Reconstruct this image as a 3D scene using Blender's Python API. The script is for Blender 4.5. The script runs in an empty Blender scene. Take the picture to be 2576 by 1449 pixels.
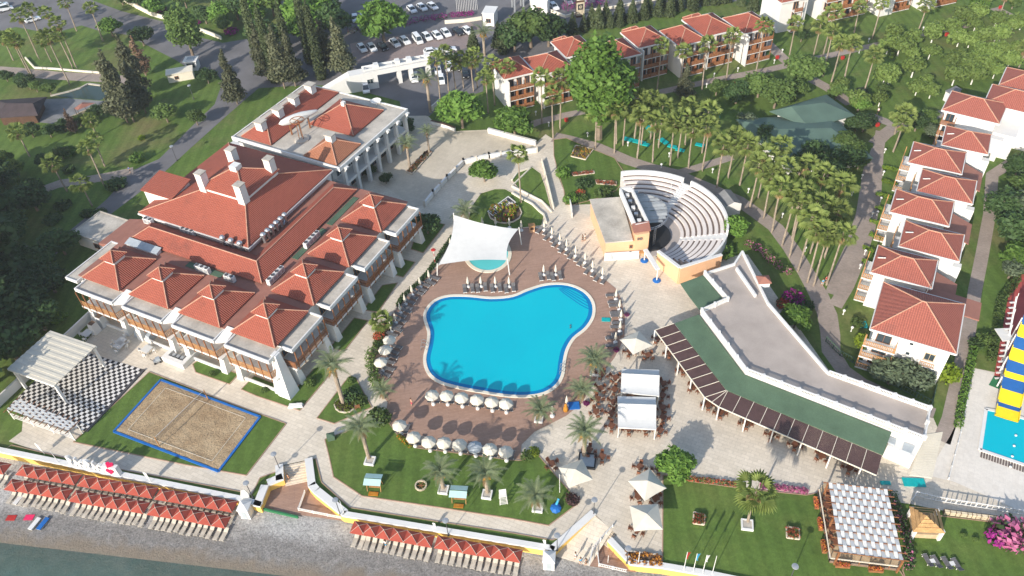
import bpy, math, random
import numpy as np
from mathutils import Vector, Matrix
RD = math.radians
random.seed(7)
S = bpy.context.scene
COL = S.collection

# ------------------------------------------------------------------ camera
CX, CY, FPX, CAMH = 1287.5, 724.5, 2020.0, 100.0      # picture centre, focal length (px of a 2575 px wide picture), height
PITCH, ROLL = RD(43.05), RD(-3.4)
_f = Vector((0, math.cos(PITCH), -math.sin(PITCH)))
_r = Vector((1, 0, 0))
_d = _f.cross(_r)
_c, _s = math.cos(ROLL), math.sin(ROLL)
R0 = _c * _r - _s * _d
R1 = _s * _r + _c * _d
R2 = _f
cam = bpy.data.cameras.new('camera')
cam.sensor_width = 36.0
cam.lens = FPX / 2575.0 * 36.0
cam.clip_start = 1.0
cam.clip_end = 12000.0
camo = bpy.data.objects.new('camera', cam)
COL.objects.link(camo)
m = Matrix.Identity(4)
for i in range(3):
    m[i][0], m[i][1], m[i][2] = R0[i], -R1[i], -R2[i]
m[0][3], m[1][3], m[2][3] = 0, 0, CAMH
camo.matrix_world = m
S.camera = camo

# ------------------------------------------------------------------ sky, sun, exposure
SUN_EL = RD(24.0)
SH = RD(55.0)                                   # direction in which shadows fall on the ground
sd = Vector((-math.cos(SH) * math.cos(SUN_EL), -math.sin(SH) * math.cos(SUN_EL), math.sin(SUN_EL)))
W = bpy.data.worlds.new('World')
S.world = W
W.use_nodes = True
nt = W.node_tree
nt.nodes.clear()
sky = nt.nodes.new('ShaderNodeTexSky')
sky.sky_type = 'NISHITA'
sky.sun_disc = False
sky.sun_elevation = SUN_EL
sky.sun_rotation = math.atan2(sd.x, sd.y)
sky.air_density = 1.1
sky.dust_density = 1.2
bg = nt.nodes.new('ShaderNodeBackground')
bg.inputs['Strength'].default_value = 0.15
wo = nt.nodes.new('ShaderNodeOutputWorld')
nt.links.new(sky.outputs[0], bg.inputs[0])
nt.links.new(bg.outputs[0], wo.inputs[0])
sl = bpy.data.lights.new('sun', 'SUN')
sl.energy = 4.2
sl.angle = RD(0.55)
sl.color = (1.0, 0.925, 0.82)
so = bpy.data.objects.new('sun', sl)
so.rotation_euler = sd.to_track_quat('Z', 'Y').to_euler()
COL.objects.link(so)
vs = S.view_settings
vs.view_transform = 'Standard'
vs.look = 'None'
vs.gamma = 1.0
vs.use_curve_mapping = False
vs.exposure = 0.62
S.cycles.max_bounces = 5
S.cycles.diffuse_bounces = 3
S.cycles.glossy_bounces = 2
S.cycles.transmission_bounces = 3
S.cycles.transparent_max_bounces = 6
S.cycles.caustics_reflective = False
S.cycles.caustics_refractive = False

# ------------------------------------------------------------------ survey: picture point + height -> place in the world
def G(u, v, z=0.0):
    d = R0 * ((u - CX) / FPX) + R1 * ((v - CY) / FPX) + R2
    t = (z - CAMH) / d.z
    return Vector((d.x * t, d.y * t, z))
def proj(p):
    q = Vector(p) - Vector((0, 0, CAMH))
    w = q.dot(R2)
    return CX + FPX * q.dot(R0) / w, CY + FPX * q.dot(R1) / w
def T(c, r, x, y):
    return (c * 643.75 + x / 4.0, r * 362.25 + y / 4.0)
def TL(c, r, s):
    return [T(c, r, *map(float, q.split(','))) for q in s.split()]
def DL(s):
    return [tuple(map(float, q.split(','))) for q in s.split()]
def GT(c, r, x, y, z=0.0):
    return G(*T(c, r, x, y), z)
def height_to(base, ty):
    b = G(*base)
    lo, hi = 0.0, 45.0
    for _ in range(40):
        mid = (lo + hi) / 2
        if proj((b.x, b.y, mid))[1] > ty: lo = mid
        else: hi = mid
    return lo
class Fr:
    def __init__(s, th, ox=0, oy=0):
        s.t = RD(th); s.ox, s.oy = ox, oy
    def w(s, x, y, z=0):
        x += s.ox; y += s.oy
        c, n = math.cos(s.t), math.sin(s.t)
        return Vector((c * x - n * y, n * x + c * y, z))

# ------------------------------------------------------------------ materials
MATS = {}
def new_mat(name):
    mt = bpy.data.materials.new(name)
    mt.use_nodes = True
    MATS[name] = mt
    t = mt.node_tree
    return mt, t, t.nodes['Principled BSDF']
def nd(t, kind, **kw):
    n = t.nodes.new(kind)
    for k, v in kw.items():
        if k in n.inputs: n.inputs[k].default_value = v
        else: setattr(n, k, v)
    return n
def lk(t, a, b): t.links.new(a, b)
def c4(c): return (c[0], c[1], c[2], 1.0)
def mixc(t, fac, a, b, blend='MIX'):
    n = t.nodes.new('ShaderNodeMix'); n.data_type = 'RGBA'; n.blend_type = blend
    for sock, val in ((n.inputs[0], fac), (n.inputs[6], a), (n.inputs[7], b)):
        if hasattr(val, 'is_linked') or isinstance(val, bpy.types.NodeSocket): t.links.new(val, sock)
        else: sock.default_value = val if not isinstance(val, tuple) else c4(val)
    return n.outputs[2]
def pos(t): return nd(t, 'ShaderNodeNewGeometry').outputs['Position']
def noise(t, vec, scale, detail=3, rough=.55):
    n = nd(t, 'ShaderNodeTexNoise'); n.inputs['Scale'].default_value = scale
    n.inputs['Detail'].default_value = detail; n.inputs['Roughness'].default_value = rough
    t.links.new(vec, n.inputs['Vector']); return n.outputs['Fac']
def ramp(t, fac, a, b, ca=(0, 0, 0), cb=(1, 1, 1)):
    n = nd(t, 'ShaderNodeValToRGB'); e = n.color_ramp.elements
    e[0].position, e[1].position = a, b; e[0].color, e[1].color = c4(ca), c4(cb)
    t.links.new(fac, n.inputs[0]); return n.outputs[0]
def bump(t, b, h, strength=.3, dist=.05):
    n = nd(t, 'ShaderNodeBump'); n.inputs['Strength'].default_value = strength; n.inputs['Distance'].default_value = dist
    t.links.new(h, n.inputs['Height']); t.links.new(n.outputs[0], b.inputs['Normal'])
def M_(name, col, rough=.8, var=.12, scale=.8, col2=None, bmp=0.0, bscale=12, spec=.3, metal=0.0, fine=8, fvar=.08):
    """plain surface: colour wandering at two scales, optional relief"""
    mt, t, b = new_mat(name)
    p = pos(t)
    lo = tuple(max(0, x * (1 - var)) for x in col)
    hi = col2 or tuple(min(1, x * (1 + var)) for x in col)
    c = mixc(t, ramp(t, noise(t, p, scale, 4), .3, .7), lo, hi)
    if fvar:
        f = ramp(t, noise(t, p, fine, 2), .25, .75, (1 - fvar,) * 3, (1 + fvar,) * 3)
        c = mixc(t, 1.0, c, f, 'MULTIPLY')
    lk(t, c, b.inputs['Base Color'])
    b.inputs['Roughness'].default_value = rough
    b.inputs['Specular IOR Level'].default_value = spec
    b.inputs['Metallic'].default_value = metal
    if bmp: bump(t, b, noise(t, p, bscale, 2), bmp)
    return mt

# ------------------------------------------------------------------ mesh building
class MB:
    def __init__(s): s.v = []; s.f = []; s.mi = []
    def face(s, pts, m=0):
        i = len(s.v); s.v += [tuple(p) for p in pts]; s.f.append(tuple(range(i, i + len(pts)))); s.mi.append(m); return s
    def mesh(s, vs_, fs, m=0):
        i = len(s.v); s.v += [tuple(p) for p in vs_]
        for q in fs: s.f.append(tuple(k + i for k in q)); s.mi.append(m)
        return s
    def box(s, x0, y0, z0, x1, y1, z1, m=0):
        return s.mesh([(x0, y0, z0), (x1, y0, z0), (x1, y1, z0), (x0, y1, z0), (x0, y0, z1), (x1, y0, z1), (x1, y1, z1), (x0, y1, z1)],
                      [(3, 2, 1, 0), (4, 5, 6, 7), (0, 1, 5, 4), (1, 2, 6, 5), (2, 3, 7, 6), (3, 0, 4, 7)], m)
    def prism(s, poly, z0, z1, m=0, mt=None):
        a = sum(poly[i][0] * poly[(i + 1) % len(poly)][1] - poly[(i + 1) % len(poly)][0] * poly[i][1] for i in range(len(poly)))
        if a < 0: poly = poly[::-1]
        n = len(poly)
        lo = [(p[0], p[1], z0) for p in poly]; hi = [(p[0], p[1], z1) for p in poly]
        s.face(hi, m if mt is None else mt); s.face(lo[::-1], m)
        for i in range(n):
            j = (i + 1) % n
            s.face([lo[i], lo[j], hi[j], hi[i]], m)
        return s
    def bar(s, p, q, w, h, m=0):
        """rectangular beam from p to q (any direction), w wide sideways, h deep"""
        p, q = Vector(p), Vector(q); d = (q - p)
        if d.length < 1e-6: return s
        d.normalize()
        a = d.cross(Vector((0, 0, 1)))
        if a.length < 1e-3: a = Vector((1, 0, 0))
        a.normalize(); b = a.cross(d)
        a *= w / 2; b *= h / 2
        v = [p - a - b, p + a - b, p + a + b, p - a + b, q - a - b, q + a - b, q + a + b, q - a + b]
        return s.mesh(v, [(0, 1, 2, 3), (7, 6, 5, 4), (0, 4, 5, 1), (1, 5, 6, 2), (2, 6, 7, 3), (3, 7, 4, 0)], m)
    def tube(s, p, q, r0, r1=None, n=6, m=0, cap=True):
        r1 = r0 if r1 is None else r1
        p, q = Vector(p), Vector(q); d = (q - p).normalized()
        a = d.orthogonal().normalized(); b = d.cross(a)
        lo = [p + (a * math.cos(k * 6.28318 / n) + b * math.sin(k * 6.28318 / n)) * r0 for k in range(n)]
        hi = [q + (a * math.cos(k * 6.28318 / n) + b * math.sin(k * 6.28318 / n)) * r1 for k in range(n)]
        fs = [(k, (k + 1) % n, n + (k + 1) % n, n + k) for k in range(n)]
        if cap: fs += [tuple(range(n))[::-1], tuple(range(n, 2 * n))]
        return s.mesh(lo + hi, fs, m)
    def lathe(s, prof, n=10, c=(0, 0, 0), m=0, sq=1.0):
        vs_, fs = [], []
        for r, z in prof:
            for k in range(n):
                a = 6.28318 * k / n
                vs_.append((c[0] + r * math.cos(a), c[1] + r * math.sin(a) * sq, c[2] + z))
        for i in range(len(prof) - 1):
            for k in range(n):
                fs.append((i * n + k, i * n + (k + 1) % n, (i + 1) * n + (k + 1) % n, (i + 1) * n + k))
        fs.append(tuple(range(n))[::-1]); fs.append(tuple(range((len(prof) - 1) * n, len(prof) * n)))
        return s.mesh(vs_, fs, m)
    def hip(s, x0, y0, x1, y1, z, h, m=0, th=.18, inset=None):
        """hip roof with a thin eave edge; the ridge runs along the longer side"""
        lx, ly = x1 - x0, y1 - y0
        if lx >= ly:
            i = ly / 2 if inset is None else inset
            a, b = (x0 + i, (y0 + y1) / 2, z + h), (x1 - i, (y0 + y1) / 2, z + h)
        else:
            i = lx / 2 if inset is None else inset
            a, b = ((x0 + x1) / 2, y0 + i, z + h), ((x0 + x1) / 2, y1 - i, z + h)
        c = [(x0, y0, z), (x1, y0, z), (x1, y1, z), (x0, y1, z)]
        if lx >= ly:
            fs = [[c[0], c[1], b, a], [c[1], c[2], b], [c[2], c[3], a, b], [c[3], c[0], a]]
        else:
            fs = [[c[0], c[1], a], [c[1], c[2], b, a], [c[2], c[3], b], [c[3], c[0], a, b]]
        for q in fs:
            if len(q) == 4 and (Vector(q[2]) - Vector(q[3])).length < 1e-4: q = q[:3]
            s.face(q, m)
        lo = [(p[0], p[1], z - th) for p in c]
        for k in range(4): s.face([lo[k], lo[(k + 1) % 4], c[(k + 1) % 4], c[k]], m)
        s.face(lo[::-1], m)
        s.hips = [(c[0], a), (c[1], b if lx >= ly else a), (c[2], b), (c[3], a if lx >= ly else b)] + ([(a, b)] if (Vector(a) - Vector(b)).length > .1 else [])
        return s
    def data(s, name, mats):
        me = bpy.data.meshes.new(name)
        me.from_pydata(s.v, [], s.f)
        for k in (mats if isinstance(mats, (list, tuple)) else [mats]): me.materials.append(MATS[k] if isinstance(k, str) else k)
        if any(s.mi): me.polygons.foreach_set('material_index', s.mi)
        uv = me.uv_layers.new(name='UVMap')
        n = len(me.loops)
        arr = np.zeros((n, 2)); V = np.array(s.v); li = 0
        for q in s.f:
            P = V[list(q)]
            nrm = np.cross(P[1] - P[0], P[2] - P[0]) if len(q) < 5 else np.array([0, 0, 1.0])
            if len(q) >= 5:
                nrm = np.zeros(3)
                for k in range(len(q)):
                    a_, b_ = P[k], P[(k + 1) % len(q)]
                    nrm += np.cross(a_, b_)
            L = np.linalg.norm(nrm)
            nrm = nrm / L if L > 1e-9 else np.array([0, 0, 1.0])
            if abs(nrm[2]) > .999: uvs = P[:, :2]
            else:
                tt = np.array([-nrm[1], nrm[0], 0]); tt /= np.linalg.norm(tt)
                up = np.cross(nrm, tt)
                uvs = np.stack([P @ tt, P @ up], 1)
            arr[li:li + len(q)] = uvs; li += len(q)
        uv.data.foreach_set('uv', arr.ravel())
        me.update()
        return me
    def build(s, name, mats, parent=None, smooth=False):
        return link(name, s.data(name, mats), parent, smooth)
def link(name, me, parent=None, smooth=False):
    o = bpy.data.objects.new(name, me)
    COL.objects.link(o)
    if parent is not None: o.parent = parent
    if smooth and me: me.polygons.foreach_set('use_smooth', [True] * len(me.polygons))
    return o
def tag(o, label, cat, group=None):
    o['label'] = label; o['category'] = cat
    if group: o['group'] = group
    return o
def thing(name, label, cat, loc=(0, 0, 0), rz=0.0, group=None):
    o = bpy.data.objects.new(name, None)
    COL.objects.link(o)
    o.empty_display_size = .2
    o.location = loc; o.rotation_euler = (0, 0, rz)
    return tag(o, label, cat, group)
def struct(o, kind='structure'):
    o['kind'] = kind; return o
def dup(root, loc, rz=0.0, label=None, sc=None, group=None):
    r = root.copy(); COL.objects.link(r)
    r.location = loc; r.rotation_euler = (0, 0, rz)
    if sc: r.scale = sc if isinstance(sc, tuple) else (sc, sc, sc)
    if label: r['label'] = label
    if group: r['group'] = group
    for ch in root.children:
        c = ch.copy(); COL.objects.link(c); c.parent = r
        for g_ in ch.children:
            d = g_.copy(); COL.objects.link(d); d.parent = c
    return r
class Kind:
    """first placing moves the prototype itself, later ones copy it with its parts"""
    def __init__(s, root): s.root = root; s.used = False
    def put(s, loc, rz=0.0, label=None, sc=None, group=None):
        if s.used: return dup(s.root, loc, rz, label, sc, group)
        s.used = True
        r = s.root; r.location = loc; r.rotation_euler = (0, 0, rz)
        if sc: r.scale = sc if isinstance(sc, tuple) else (sc, sc, sc)
        if label: r['label'] = label
        if group: r['group'] = group
        return r
_o = 'first second third fourth fifth sixth seventh eighth ninth tenth eleventh twelfth thirteenth fourteenth fifteenth sixteenth seventeenth eighteenth nineteenth twentieth'.split()
def ordw(n):
    """n from 0"""
    if n < 20: return _o[n]
    t = ['twenty', 'thirty', 'forty', 'fifty', 'sixty'][(n + 1) // 10 - 2]
    r = (n + 1) % 10
    return (t + '-' + _o[r - 1]) if r else (t[:-1] + 'ieth')
def ang(p, q): return math.atan2(q.y - p.y, q.x - p.x)
# ================================================================== materials of the place
def brickmat(name, c1, c2, mort, w, h, rot, mw=.012, rough=.8, scale=.25, var=.14, spec=.3, off=.5):
    mt, t, b = new_mat(name)
    p = pos(t)
    mp = nd(t, 'ShaderNodeMapping'); mp.inputs['Rotation'].default_value = (0, 0, rot); lk(t, p, mp.inputs[0])
    br = nd(t, 'ShaderNodeTexBrick'); br.offset = off
    br.inputs['Scale'].default_value = 1.0
    br.inputs['Brick Width'].default_value = w; br.inputs['Row Height'].default_value = h
    br.inputs['Mortar Size'].default_value = mw; br.inputs['Bias'].default_value = 0
    br.inputs['Color1'].default_value = c4(c1); br.inputs['Color2'].default_value = c4(c2); br.inputs['Mortar'].default_value = c4(mort)
    lk(t, mp.outputs[0], br.inputs['Vector'])
    f = ramp(t, noise(t, p, scale, 5, .65), .28, .72, (1 - var,) * 3, (1 + var,) * 3)
    f2 = ramp(t, noise(t, p, 2.2, 3), .3, .7, (.94,) * 3, (1.05,) * 3)
    c = mixc(t, 1.0, mixc(t, 1.0, br.outputs['Color'], f, 'MULTIPLY'), f2, 'MULTIPLY')
    lk(t, c, b.inputs['Base Color'])
    b.inputs['Roughness'].default_value = rough; b.inputs['Specular IOR Level'].default_value = spec
    bump(t, b, br.outputs['Fac'], .15, .01)
    return mt
def grassmat(name, a, b_, dry, dryamt=.5):
    mt, t, b = new_mat(name)
    p = pos(t)
    c = mixc(t, ramp(t, noise(t, p, .12, 4, .6), .35, .65), a, b_)
    c = mixc(t, ramp(t, noise(t, p, .05, 5, .65), .5, .5 + dryamt), c, dry)
    f = ramp(t, noise(t, p, 1.6, 4, .7), .25, .75, (.78,) * 3, (1.22,) * 3)
    f2 = ramp(t, noise(t, p, 9, 2, .7), .2, .8, (.75,) * 3, (1.25,) * 3)
    wv_ = nd(t, 'ShaderNodeTexWave'); wv_.inputs['Scale'].default_value = .14; wv_.inputs['Distortion'].default_value = .6; lk(t, p, wv_.inputs['Vector'])
    c = mixc(t, 1.0, c, ramp(t, wv_.outputs['Fac'], .3, .7, (.93,) * 3, (1.06,) * 3), 'MULTIPLY')
    c = mixc(t, 1.0, mixc(t, 1.0, c, f, 'MULTIPLY'), f2, 'MULTIPLY')
    lk(t, c, b.inputs['Base Color'])
    b.inputs['Roughness'].default_value = .9; b.inputs['Specular IOR Level'].default_value = .15
    bump(t, b, noise(t, p, 14, 2, .7), .5, .08)
    return mt
grassmat('grass', (.080, .135, .028), (.105, .172, .036), (.145, .165, .045), .35)
grassmat('grass_park', (.080, .138, .028), (.118, .178, .040), (.18, .155, .07), .25)
grassmat('grass_far', (.075, .11, .03), (.10, .14, .04), (.16, .13, .07), .2)
brickmat('travertine', (.59, .52, .42), (.66, .585, .48), (.47, .41, .33), 1.2, .6, RD(28), mw=.022, scale=.16, var=.13)
brickmat('terrace_stone', (.50, .44, .35), (.55, .485, .39), (.46, .41, .33), .9, .9, RD(30), scale=.12, var=.12, off=0)
brickmat('pool_deck', (.325, .205, .150), (.375, .24, .18), (.25, .155, .115), 1.6, .28, RD(-8), mw=.018, scale=.2, var=.10)
brickmat('brick_path', (.30, .25, .21), (.36, .29, .25), (.24, .205, .18), .4, .2, RD(20), scale=.22, var=.16)
brickmat('lot_paving', (.25, .20, .19), (.30, .23, .21), (.2, .17, .16), .5, .25, RD(20), scale=.15, var=.15)
brickmat('white_paving', (.66, .61, .54), (.70, .65, .58), (.60, .56, .50), .8, .8, RD(30), scale=.2, var=.08, off=0)
M_('asphalt', (.155, .150, .155), .9, .18, .15, bmp=.1)
M_('concrete', (.46, .42, .36), .85, .22, .35, fvar=.12, fine=3)
M_('concrete_dark', (.20, .20, .20), .85, .2, .5)
M_('white', (.68, .67, .645), .65, .05, .3, fvar=.03)
M_('white_wall', (.68, .66, .63), .75, .06, .25, fvar=.03, bmp=.05)
M_('cream', (.72, .66, .54), .75, .06, .4)
M_('orange_wall', (.66, .40, .235), .8, .08, .3)
M_('yellow_wall', (.78, .50, .13), .8, .12, .4)
M_('kerb', (.36, .24, .17), .85, .15, .6)
M_('kerb_pale', (.58, .50, .40), .85, .12, .6)
M_('wood', (.27, .115, .05), .6, .3, 2.2, fvar=.2, fine=14)
M_('wood_light', (.42, .22, .09), .6, .25, 2.0, fvar=.2, fine=14)
M_('wood_dark', (.085, .045, .028), .6, .25, 2.0)
M_('metal', (.5, .51, .52), .35, .1, 2, metal=.8)
M_('metal_grey', (.36, .38, .40), .5, .1, 2, metal=.3)
M_('black', (.025, .025, .027), .5, .2, 2)
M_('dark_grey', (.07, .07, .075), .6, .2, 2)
M_('lounger_grey', (.13, .125, .125), .7, .2, 3)
M_('glass_dark', (.03, .045, .055), .12, .2, .6, spec=.6, fvar=0)
M_('canvas', (.60, .56, .47), .8, .06, 1.2, fvar=.03)
M_('canvas_white', (.60, .60, .58), .75, .04, 1.0, fvar=.02)
M_('canvas_grey', (.36, .40, .43), .8, .08, 1.2)
M_('canvas_red', (.32, .060, .038), .8, .10, .9, fvar=.06)
M_('bed_wood', (.52, .47, .39), .8, .2, 1.5)
M_('red', (.42, .03, .025), .5, .1, 2)
M_('red_floor', (.40, .075, .065), .8, .12, .4)
M_('green_floor', (.03, .17, .07), .8, .12, .6)
M_('green_tile', (.078, .130, .082), .75, .14, .35, fvar=.12, fine=5, bmp=.1)
M_('green_sheet', (.085, .135, .105), .6, .12, .3)
M_('blue', (.015, .13, .42), .5, .1, 1.5)
M_('blue_slide', (.02, .10, .30), .3, .05, 1.5)
M_('yellow_slide', (.74, .55, .02), .3, .05, 1.5)
M_('turquoise', (.0, .36, .36), .6, .1, 2)
M_('pink', (.72, .03, .12), .5, .1, 2)
M_('trunk', (.20, .155, .115), .9, .25, 1.2, fvar=.25, fine=10)
M_('palm_trunk', (.29, .235, .18), .9, .2, .9, fvar=.25, fine=7)
M_('trunk_white', (.72, .70, .65), .85, .1, 2)
M_('thatch', (.43, .26, .115), .95, .25, .8, fvar=.3, fine=9, bmp=.5)
M_('dark_roof', (.055, .042, .045), .85, .2, .6, fvar=.2)
M_('stone', (.50, .43, .31), .85, .25, 1.1, bmp=.3, bscale=4)
M_('soil', (.13, .085, .055), .95, .3, 1.5)
M_('skin', (.52, .31, .21), .6, .08, 3)
M_('pink_roof', (.30, .135, .10), .8, .1, .5)
M_('pale_wood', (.50, .37, .23), .7, .2, 1.5)
M_('terrace_floor', (.40, .345, .305), .85, .12, .25, fvar=.05)
M_('stage_floor', (.42, .37, .34), .7, .1, .3)
M_('tier_stone', (.70, .64, .60), .75, .06, .4)
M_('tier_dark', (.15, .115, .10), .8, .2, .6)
M_('heart', (.75, .02, .10), .4, .05, 2)
M_('black_tile', (.028, .026, .026), .3, .2, 1)
M_('white_tile', (.70, .68, .65), .3, .06, 1)

# roof tiles: pan tiles in rows down the slope (UV: u along the eave, v up the slope)
def tilemat(name, c, c2, moss):
    mt, t, b = new_mat(name)
    uv = nd(t, 'ShaderNodeUVMap'); sx = nd(t, 'ShaderNodeSeparateXYZ'); lk(t, uv.outputs[0], sx.inputs[0])
    p = pos(t)
    def saw(sock, per, fn='SINE'):
        a = nd(t, 'ShaderNodeMath', operation='MULTIPLY'); a.inputs[1].default_value = 6.28318 / per; lk(t, sock, a.inputs[0])
        s = nd(t, 'ShaderNodeMath', operation='SINE'); lk(t, a.outputs[0], s.inputs[0]); return s.outputs[0]
    wu = saw(sx.outputs[0], .34); wv = saw(sx.outputs[1], .40)
    h = nd(t, 'ShaderNodeMath', operation='MULTIPLY_ADD'); lk(t, wv, h.inputs[0]); h.inputs[1].default_value = .22; lk(t, wu, h.inputs[2])
    base = mixc(t, ramp(t, noise(t, p, .35, 5, .65), .3, .7), c, c2)
    base = mixc(t, ramp(t, noise(t, p, 3.5, 3, .6), .2, .8), base, tuple(x * 1.22 for x in c2))
    base = mixc(t, ramp(t, noise(t, p, .18, 6, .7), .56, .8), base, moss)
    groove = ramp(t, wu, .0, .35, (.74,) * 3, (1,) * 3)
    base = mixc(t, 1.0, base, groove, 'MULTIPLY')
    lk(t, base, b.inputs['Base Color'])
    b.inputs['Roughness'].default_value = .8; b.inputs['Specular IOR Level'].default_value = .25
    bump(t, b, h.outputs[0], .55, .08)
tilemat('roof_tile', (.27, .074, .048), (.345, .098, .064), (.20, .070, .052))
tilemat('roof_tile_orange', (.32, .125, .065), (.38, .16, .09), (.27, .13, .08))
tilemat('roof_tile_pink', (.295, .092, .068), (.36, .118, .086), (.25, .10, .08))
M_('ridge_tile', (.47, .26, .18), .8, .15, 1.5)

# water
def watermat(name, c, c2, rough=.05, wave=.3, wscale=1.3):
    mt, t, b = new_mat(name)
    p = pos(t)
    lk(t, mixc(t, ramp(t, noise(t, p, .09, 3), .3, .7), c, c2), b.inputs['Base Color'])
    b.inputs['Roughness'].default_value = rough; b.inputs['IOR'].default_value = 1.33
    bump(t, b, noise(t, p, wscale, 3, .6), wave, .06)
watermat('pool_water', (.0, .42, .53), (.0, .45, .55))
watermat('pool_edge', (.0, .17, .40), (.0, .19, .43))  # darker blue for step lines and the shade painted along the edge
watermat('kids_water', (.10, .52, .56), (.12, .55, .58))
watermat('pond_water', (.035, .06, .055), (.045, .07, .06))
mt, t, b = new_mat('sea_water')
p = pos(t)
lk(t, mixc(t, ramp(t, noise(t, p, .25, 4), .35, .65), (.060, .125, .110), (.095, .165, .150)), b.inputs['Base Color'])
lk(t, ramp(t, noise(t, p, .7, 4, .65), .25, .75, (.42,) * 3, (.66,) * 3), b.inputs['Alpha'])
b.inputs['Roughness'].default_value = .12; b.inputs['IOR'].default_value = 1.33
bump(t, b, noise(t, p, 1.6, 5, .65), .6, .15)

# beach pebbles: grain from the noise, the wet strip and the bed follow the height of the ground
mt, t, b = new_mat('pebbles')
p = pos(t)
sz = nd(t, 'ShaderNodeSeparateXYZ'); lk(t, p, sz.inputs[0])
wob = nd(t, 'ShaderNodeMath', operation='MULTIPLY_ADD'); lk(t, noise(t, p, .35, 4), wob.inputs[0]); wob.inputs[1].default_value = .35; lk(t, sz.outputs[2], wob.inputs[2])
def band(a, b_): 
    mr = nd(t, 'ShaderNodeMapRange'); mr.inputs['From Min'].default_value = a; mr.inputs['From Max'].default_value = b_; lk(t, wob.outputs[0], mr.inputs[0]); return mr.outputs[0]
vo = nd(t, 'ShaderNodeTexVoronoi'); vo.inputs['Scale'].default_value = 3.4; lk(t, p, vo.inputs['Vector'])
vo2 = nd(t, 'ShaderNodeTexVoronoi'); vo2.inputs['Scale'].default_value = 8; lk(t, p, vo2.inputs['Vector'])
sp = ramp(t, noise(t, p, 3.2, 5, .85), .36, .64, (.5,) * 3, (1.35,) * 3)
dry = mixc(t, 1.0, mixc(t, ramp(t, noise(t, p, .3, 3), .3, .7), (.40, .39, .375), (.49, .475, .46)), sp, 'MULTIPLY')
dark = mixc(t, 1.0, mixc(t, ramp(t, noise(t, p, .9, 4), .3, .7), (.20, .19, .18), (.28, .265, .25)), sp, 'MULTIPLY')
wet = mixc(t, ramp(t, noise(t, p, 1.2, 3), .3, .7), (.20, .165, .125), (.25, .205, .155))
bed = mixc(t, ramp(t, noise(t, p, .5, 4), .3, .7), (.085, .20, .165), (.13, .25, .21))
c = mixc(t, band(-1.55, -1.72), dry, dark)
c = mixc(t, band(-1.84, -1.97), c, wet)
c = mixc(t, band(-2.0, -2.9), c, bed)
lk(t, c, b.inputs['Base Color']); b.inputs['Roughness'].default_value = .85
bump(t, b, noise(t, p, 3.2, 5, .85), .9, .2)
# raked sand
mt, t, b = new_mat('sand')
p = pos(t)
c = mixc(t, ramp(t, noise(t, p, .35, 4, .6), .3, .7), (.33, .225, .125), (.50, .375, .23))
c = mixc(t, 1.0, c, ramp(t, noise(t, p, 3.2, 4, .8), .35, .65, (.74,) * 3, (1.2,) * 3), 'MULTIPLY')
lk(t, c, b.inputs['Base Color']); b.inputs['Roughness'].default_value = .95
bump(t, b, noise(t, p, 3.2, 4, .8), 1.0, .25)

# leaves
def leafmat(name, a, b_, trans=.35, var=.3):
    mt, t, b = new_mat(name)
    p = pos(t); oi = nd(t, 'ShaderNodeObjectInfo')
    c = mixc(t, ramp(t, noise(t, p, 1.1, 3, .6), .3, .7), a, b_)
    f = nd(t, 'ShaderNodeMapRange'); f.inputs['To Min'].default_value = 1 - var; f.inputs['To Max'].default_value = 1 + var * .7
    lk(t, oi.outputs['Random'], f.inputs[0])
    cc = nd(t, 'ShaderNodeCombineColor'); 
    for k in range(3): lk(t, f.outputs[0], cc.inputs[k])
    c = mixc(t, 1.0, c, cc.outputs[0], 'MULTIPLY')
    lk(t, c, b.inputs['Base Color'])
    b.inputs['Roughness'].default_value = .6; b.inputs['Specular IOR Level'].default_value = .25
    tl = nd(t, 'ShaderNodeBsdfTranslucent'); lk(t, c, tl.inputs[0])
    ms = nd(t, 'ShaderNodeMixShader'); ms.inputs[0].default_value = trans
    lk(t, b.outputs[0], ms.inputs[1]); lk(t, tl.outputs[0], ms.inputs[2])
    lk(t, ms.outputs[0], t.nodes['Material Output'].inputs['Surface'])
leafmat('leaf_bright', (.10, .20, .035), (.165, .285, .05))
leafmat('leaf_mid', (.085, .145, .035), (.14, .21, .055))
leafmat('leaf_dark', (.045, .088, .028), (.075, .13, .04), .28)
leafmat('leaf_citrus', (.13, .20, .045), (.20, .275, .07))
leafmat('leaf_cypress', (.060, .088, .034), (.10, .125, .052), .22)
leafmat('leaf_pine', (.085, .10, .052), (.145, .15, .082), .25)
leafmat('leaf_brown', (.16, .10, .065), (.23, .15, .10), .2)
leafmat('leaf_olive', (.085, .115, .065), (.13, .165, .095), .3)
leafmat('leaf_fan', (.17, .24, .055), (.30, .36, .11), .4, .2)
leafmat('leaf_date', (.19, .245, .125), (.33, .37, .20), .35, .15)
leafmat('leaf_dead', (.28, .19, .09), (.36, .26, .13), .2)
leafmat('leaf_lime', (.16, .25, .02), (.26, .34, .03))
leafmat('flower_purple', (.23, .012, .16), (.36, .03, .25), .3)
leafmat('flower_pink', (.46, .10, .24), (.56, .20, .34), .3)
leafmat('flower_red', (.45, .05, .03), (.55, .18, .08), .3)
leafmat('flower_orange', (.55, .20, .02), (.65, .33, .05), .3)
leafmat('leaf_plum', (.07, .035, .035), (.12, .06, .06), .3)
leafmat('fruit_stalk', (.50, .25, .03), (.60, .33, .05), .2)

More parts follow.
